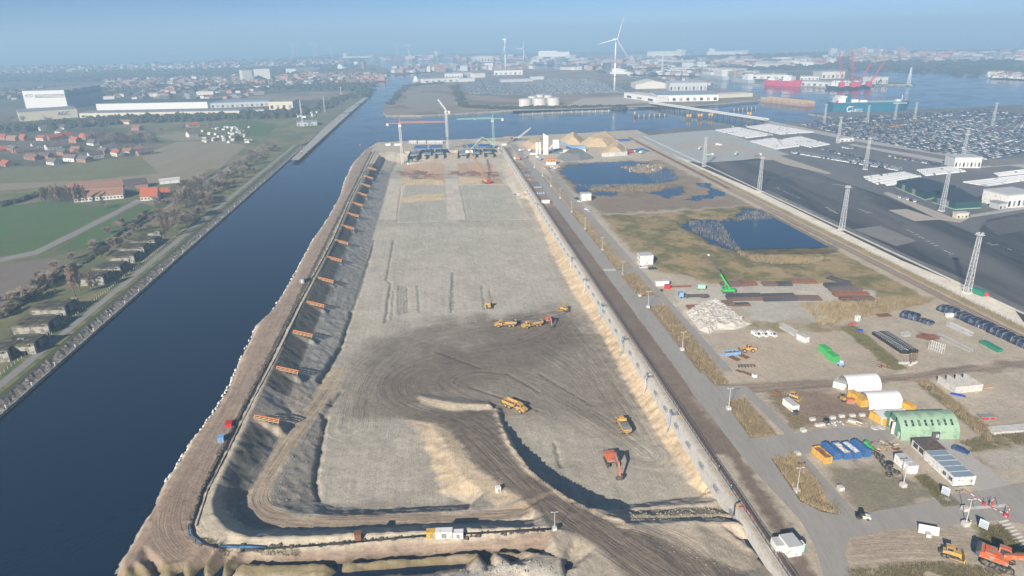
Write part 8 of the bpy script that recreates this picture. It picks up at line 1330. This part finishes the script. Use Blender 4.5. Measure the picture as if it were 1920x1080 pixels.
# ================================================================ reeds, rough grass and loose stones
def blades(name, label, polys, n_, hr, wd, m, lean=.35):
    V_, F_ = [], []
    for poly, wt in polys:
        P = np.array(GP(poly)); x0, y0 = P.min(0); x1, y1 = P.max(0); k = int(n_*wt); X = rng.uniform(x0, x1, k*3); Y = rng.uniform(y0, y1, k*3); mk = pmask(X, Y, [tuple(p) for p in P], 1.5) > rng.random(k*3); d_ = fbm(X, Y, .25) > .36; X, Y = X[mk & d_][:k], Y[mk & d_][:k]
        for x, y in zip(X, Y):
            z = HZ(x, y)-.05; h = random.uniform(*hr); a = random.uniform(0, 6.28); lx, ly = random.uniform(-lean, lean)*h, random.uniform(-lean, lean)*h; b = len(V_); c, s_ = math.cos(a)*wd, math.sin(a)*wd
            V_ += [(x-c, y-s_, z), (x+c, y+s_, z), (x+lx, y+ly, z+h)]; F_.append((b, b+1, b+2))
    me = bpy.data.meshes.new(name); me.from_pydata(V_, [], F_); me.materials.append(MT[m]); tag(put(me, name), label, None, kind='stuff')
mat('rough_grass', (.17, .15, .07), .95, .35, .5)
isl = [([(1226,576),(1247,572),(1364,718),(1340,720)], 1), ([(1368,757),(1392,752),(1455,818),(1412,818)], .8), ([(1450,858),(1487,852),(1578,966),(1512,944)], 1), ([(1160,516),(1186,512),(1224,552),(1196,555)], .5), ([(1070,398),(1082,397),(1172,505),(1152,505)], .6), ([(1500,572),(1620,560),(1760,560),(1640,590),(1540,612)], 1.2), ([(1720,716),(1738,716),(1885,828),(1855,828)], .6)]
blades('reeds', 'tan reeds in the ditches and road islands', isl+[([(1290,414),(1350,416),(1400,482),(1370,464),(1300,434)], .3), ([(1380,470),(1450,480),(1545,480),(1540,490),(1450,496),(1390,482)], .35), ([(1400,395),(1440,400),(1450,410),(1380,412)], .15), ([(1080,345),(1200,345),(1280,352),(1200,360),(1110,358)], .35), ([(1200,318),(1262,320),(1272,334),(1230,342)], .12)], 6000, (.8, 2.2), .09, 'reed')
blades('rough_grass', 'low rough grass on verges and yard edges', [([(1366,752),(1396,748),(1462,820),(1404,820)], .5), ([(1440,856),(1492,850),(1600,975),(1500,948)], .5), ([(1715,895),(1735,890),(1800,945),(1768,952)], .8), ([(1590,1068),(1760,1054),(1900,1072),(1900,1090),(1590,1092)], 1.2), ([(1832,985),(1880,985),(1925,1030),(1925,1050),(1852,1040)], .8), ([(1440,735),(1470,732),(1520,800),(1490,808)], .4), ([(1575,612),(1600,608),(1700,690),(1670,692)], .8), ([(1800,830),(1925,800),(1925,832),(1820,848)], .8), ([(366,1010),(420,1032),(560,1033),(560,1028),(430,1026),(380,1010)], .4), ([(1150,430),(1330,440),(1390,500),(1560,512),(1700,530),(1640,560),(1330,525),(1230,500)], 1.5)], 7000, (.2, .6), .08, 'rough_grass')
V_, F_ = [], []
def stones(poly, n_, z, r0, r1):
    n_ //= 2; r0 *= .7; r1 *= .6; P = np.array(GP(poly, z)); x0, y0 = P.min(0); x1, y1 = P.max(0); X = rng.uniform(x0, x1, n_); Y = rng.uniform(y0, y1, n_); mk = pmask(X, Y, [tuple(p) for p in P], 2) > .5
    for x, y in zip(X[mk], Y[mk]):
        r = random.uniform(r0, r1)*random.choice([1, 1, 1, 2]); zz = HZ(x, y)-r*.2; b = len(V_); a = random.uniform(0, 6)
        V_.extend([(x+r*math.cos(a+t)*random.uniform(.6, 1.2), y+r*math.sin(a+t)*random.uniform(.6, 1.2), zz) for t in (0, 1.57, 3.14, 4.71)]+[(x, y, zz+r*random.uniform(.6, 1.1))]); F_.extend([(b+i, b+(i+1) % 4, b+4) for i in range(4)])
stones([(756,788),(823,796),(851,818),(879,867),(943,913),(940,945),(883,950),(826,925),(795,827)], 2600, -7, .08, .35); stones([(930,765),(962,832),(1000,878),(1066,926),(1180,985),(1120,966),(985,883),(950,834)], 1500, -3, .1, .4); stones([(600,770),(590,900),(560,960),(510,930),(540,860)], 900, -7, .1, .35); stones([(720,590),(1100,575),(1130,600),(720,610)], 1500, -9, .1, .35); stones([(640,560),(690,450),(700,450),(665,600),(610,720),(590,720)], 1500, -9, .1, .4); stones([(1330,625),(1560,612),(1730,690),(1420,715)], 900, 0, .06, .2); stones([(1180,990),(1390,984),(1440,1085),(1330,1085)], 1200, 0, .08, .3); stones([(700,1088),(860,1062),(960,1050),(1030,1056),(1080,1075)], 900, 0, .15, .5); stones([(1175,948),(1355,940),(1380,980),(1180,985)], 900, -3, .1, .5); stones([(1340,720),(1600,735),(1640,785),(1480,805)], 700, 0, .06, .25)
me = bpy.data.meshes.new('loose_stones'); me.from_pydata(V_, [], F_); mat('stone_mix', (.33, .29, .235), .95, .4, .4); me.materials.append(MT['stone_mix']); tag(put(me, 'loose_stones'), 'loose stones and clods on the sandy ground', None, kind='stuff')
# painted marks, joints and patches on the terminal asphalt
q = MB(); rs = random.Random(5)
for (x0, y0, x1, y1, k) in ((1455,352,1500,372,14), (1548,388,1572,402,9), (1610,392,1640,402,8), (1560,345,1600,352,9), (1700,352,1720,360,5), (1700,430,1790,480,10), (1465,372,1545,410,16), (1640,270,1665,276,9), (1760,300,1800,306,9), (1850,455,1900,470,5)):
    for i in range(k): u = (i+rs.random()*.5)/k; x, y = G(x0+(x1-x0)*u, y0+(y1-y0)*u); q.obox((x, y, .11), (rs.choice([.35, 3, 5]), .35, .02), rs.choice([-1.46, .1]))
tag(q.build('pavement_marks', 'paint_white'), 'small white painted marks on the terminal asphalt', None, kind='structure')
mat('asphalt_patch', (.10, .102, .106), .9, .3, .1, fine=.6); mat('asphalt_pale', (.20, .195, .185), .9, .25, .1, fine=.6)
for i, (pl_, m_) in enumerate((([(1395,303),(1450,300),(1520,328),(1470,332)], 'asphalt_patch'), ([(1520,345),(1560,340),(1640,372),(1600,380)], 'asphalt_patch'), ([(1600,430),(1650,424),(1720,452),(1680,462)], 'asphalt_pale'), ([(1840,418),(1930,402),(1930,432),(1870,440)], 'asphalt_patch'), ([(1480,336),(1500,334),(1700,420),(1690,426)], 'asphalt_patch'), ([(1560,300),(1600,298),(1720,330),(1690,334)], 'asphalt_patch'), ([(1440,268),(1470,266),(1500,276),(1470,280)], 'asphalt_pale'), ([(1840,300),(1930,296),(1930,306),(1860,312)], 'asphalt_pale'))): sheet('asphalt_patch', pl_, .095+i*.004, m_, ['grey repair patch below the concrete apron', 'grey repair patch in mid asphalt', 'pale worn patch near the sandy rectangle', 'grey patch at the right picture edge', 'long grey seam along the dark asphalt', 'grey lane beside the white car strip', 'pale patch between the white car blocks', 'pale patch behind the terminal building'][i])
# ================================================================ haze
mb = MB(); mb.box(-9500, 9500, -600, 16500, -13, 178)
hz = mb.build('haze', []); m = bpy.data.materials.new('haze'); m.use_nodes = True; n = m.node_tree.nodes; L = m.node_tree.links; n.remove(n['Principled BSDF'])
pv = n.new('ShaderNodeVolumePrincipled'); pv.inputs['Color'].default_value = (.46, .71, .96, 1); pv.inputs['Density'].default_value = 3.9e-4; pv.inputs['Anisotropy'].default_value = 0.0
L.new(pv.outputs[0], n['Material Output'].inputs['Volume']); hz.data.materials.append(m); tag(hz, 'pale blue haze over the harbour', None, kind='stuff')
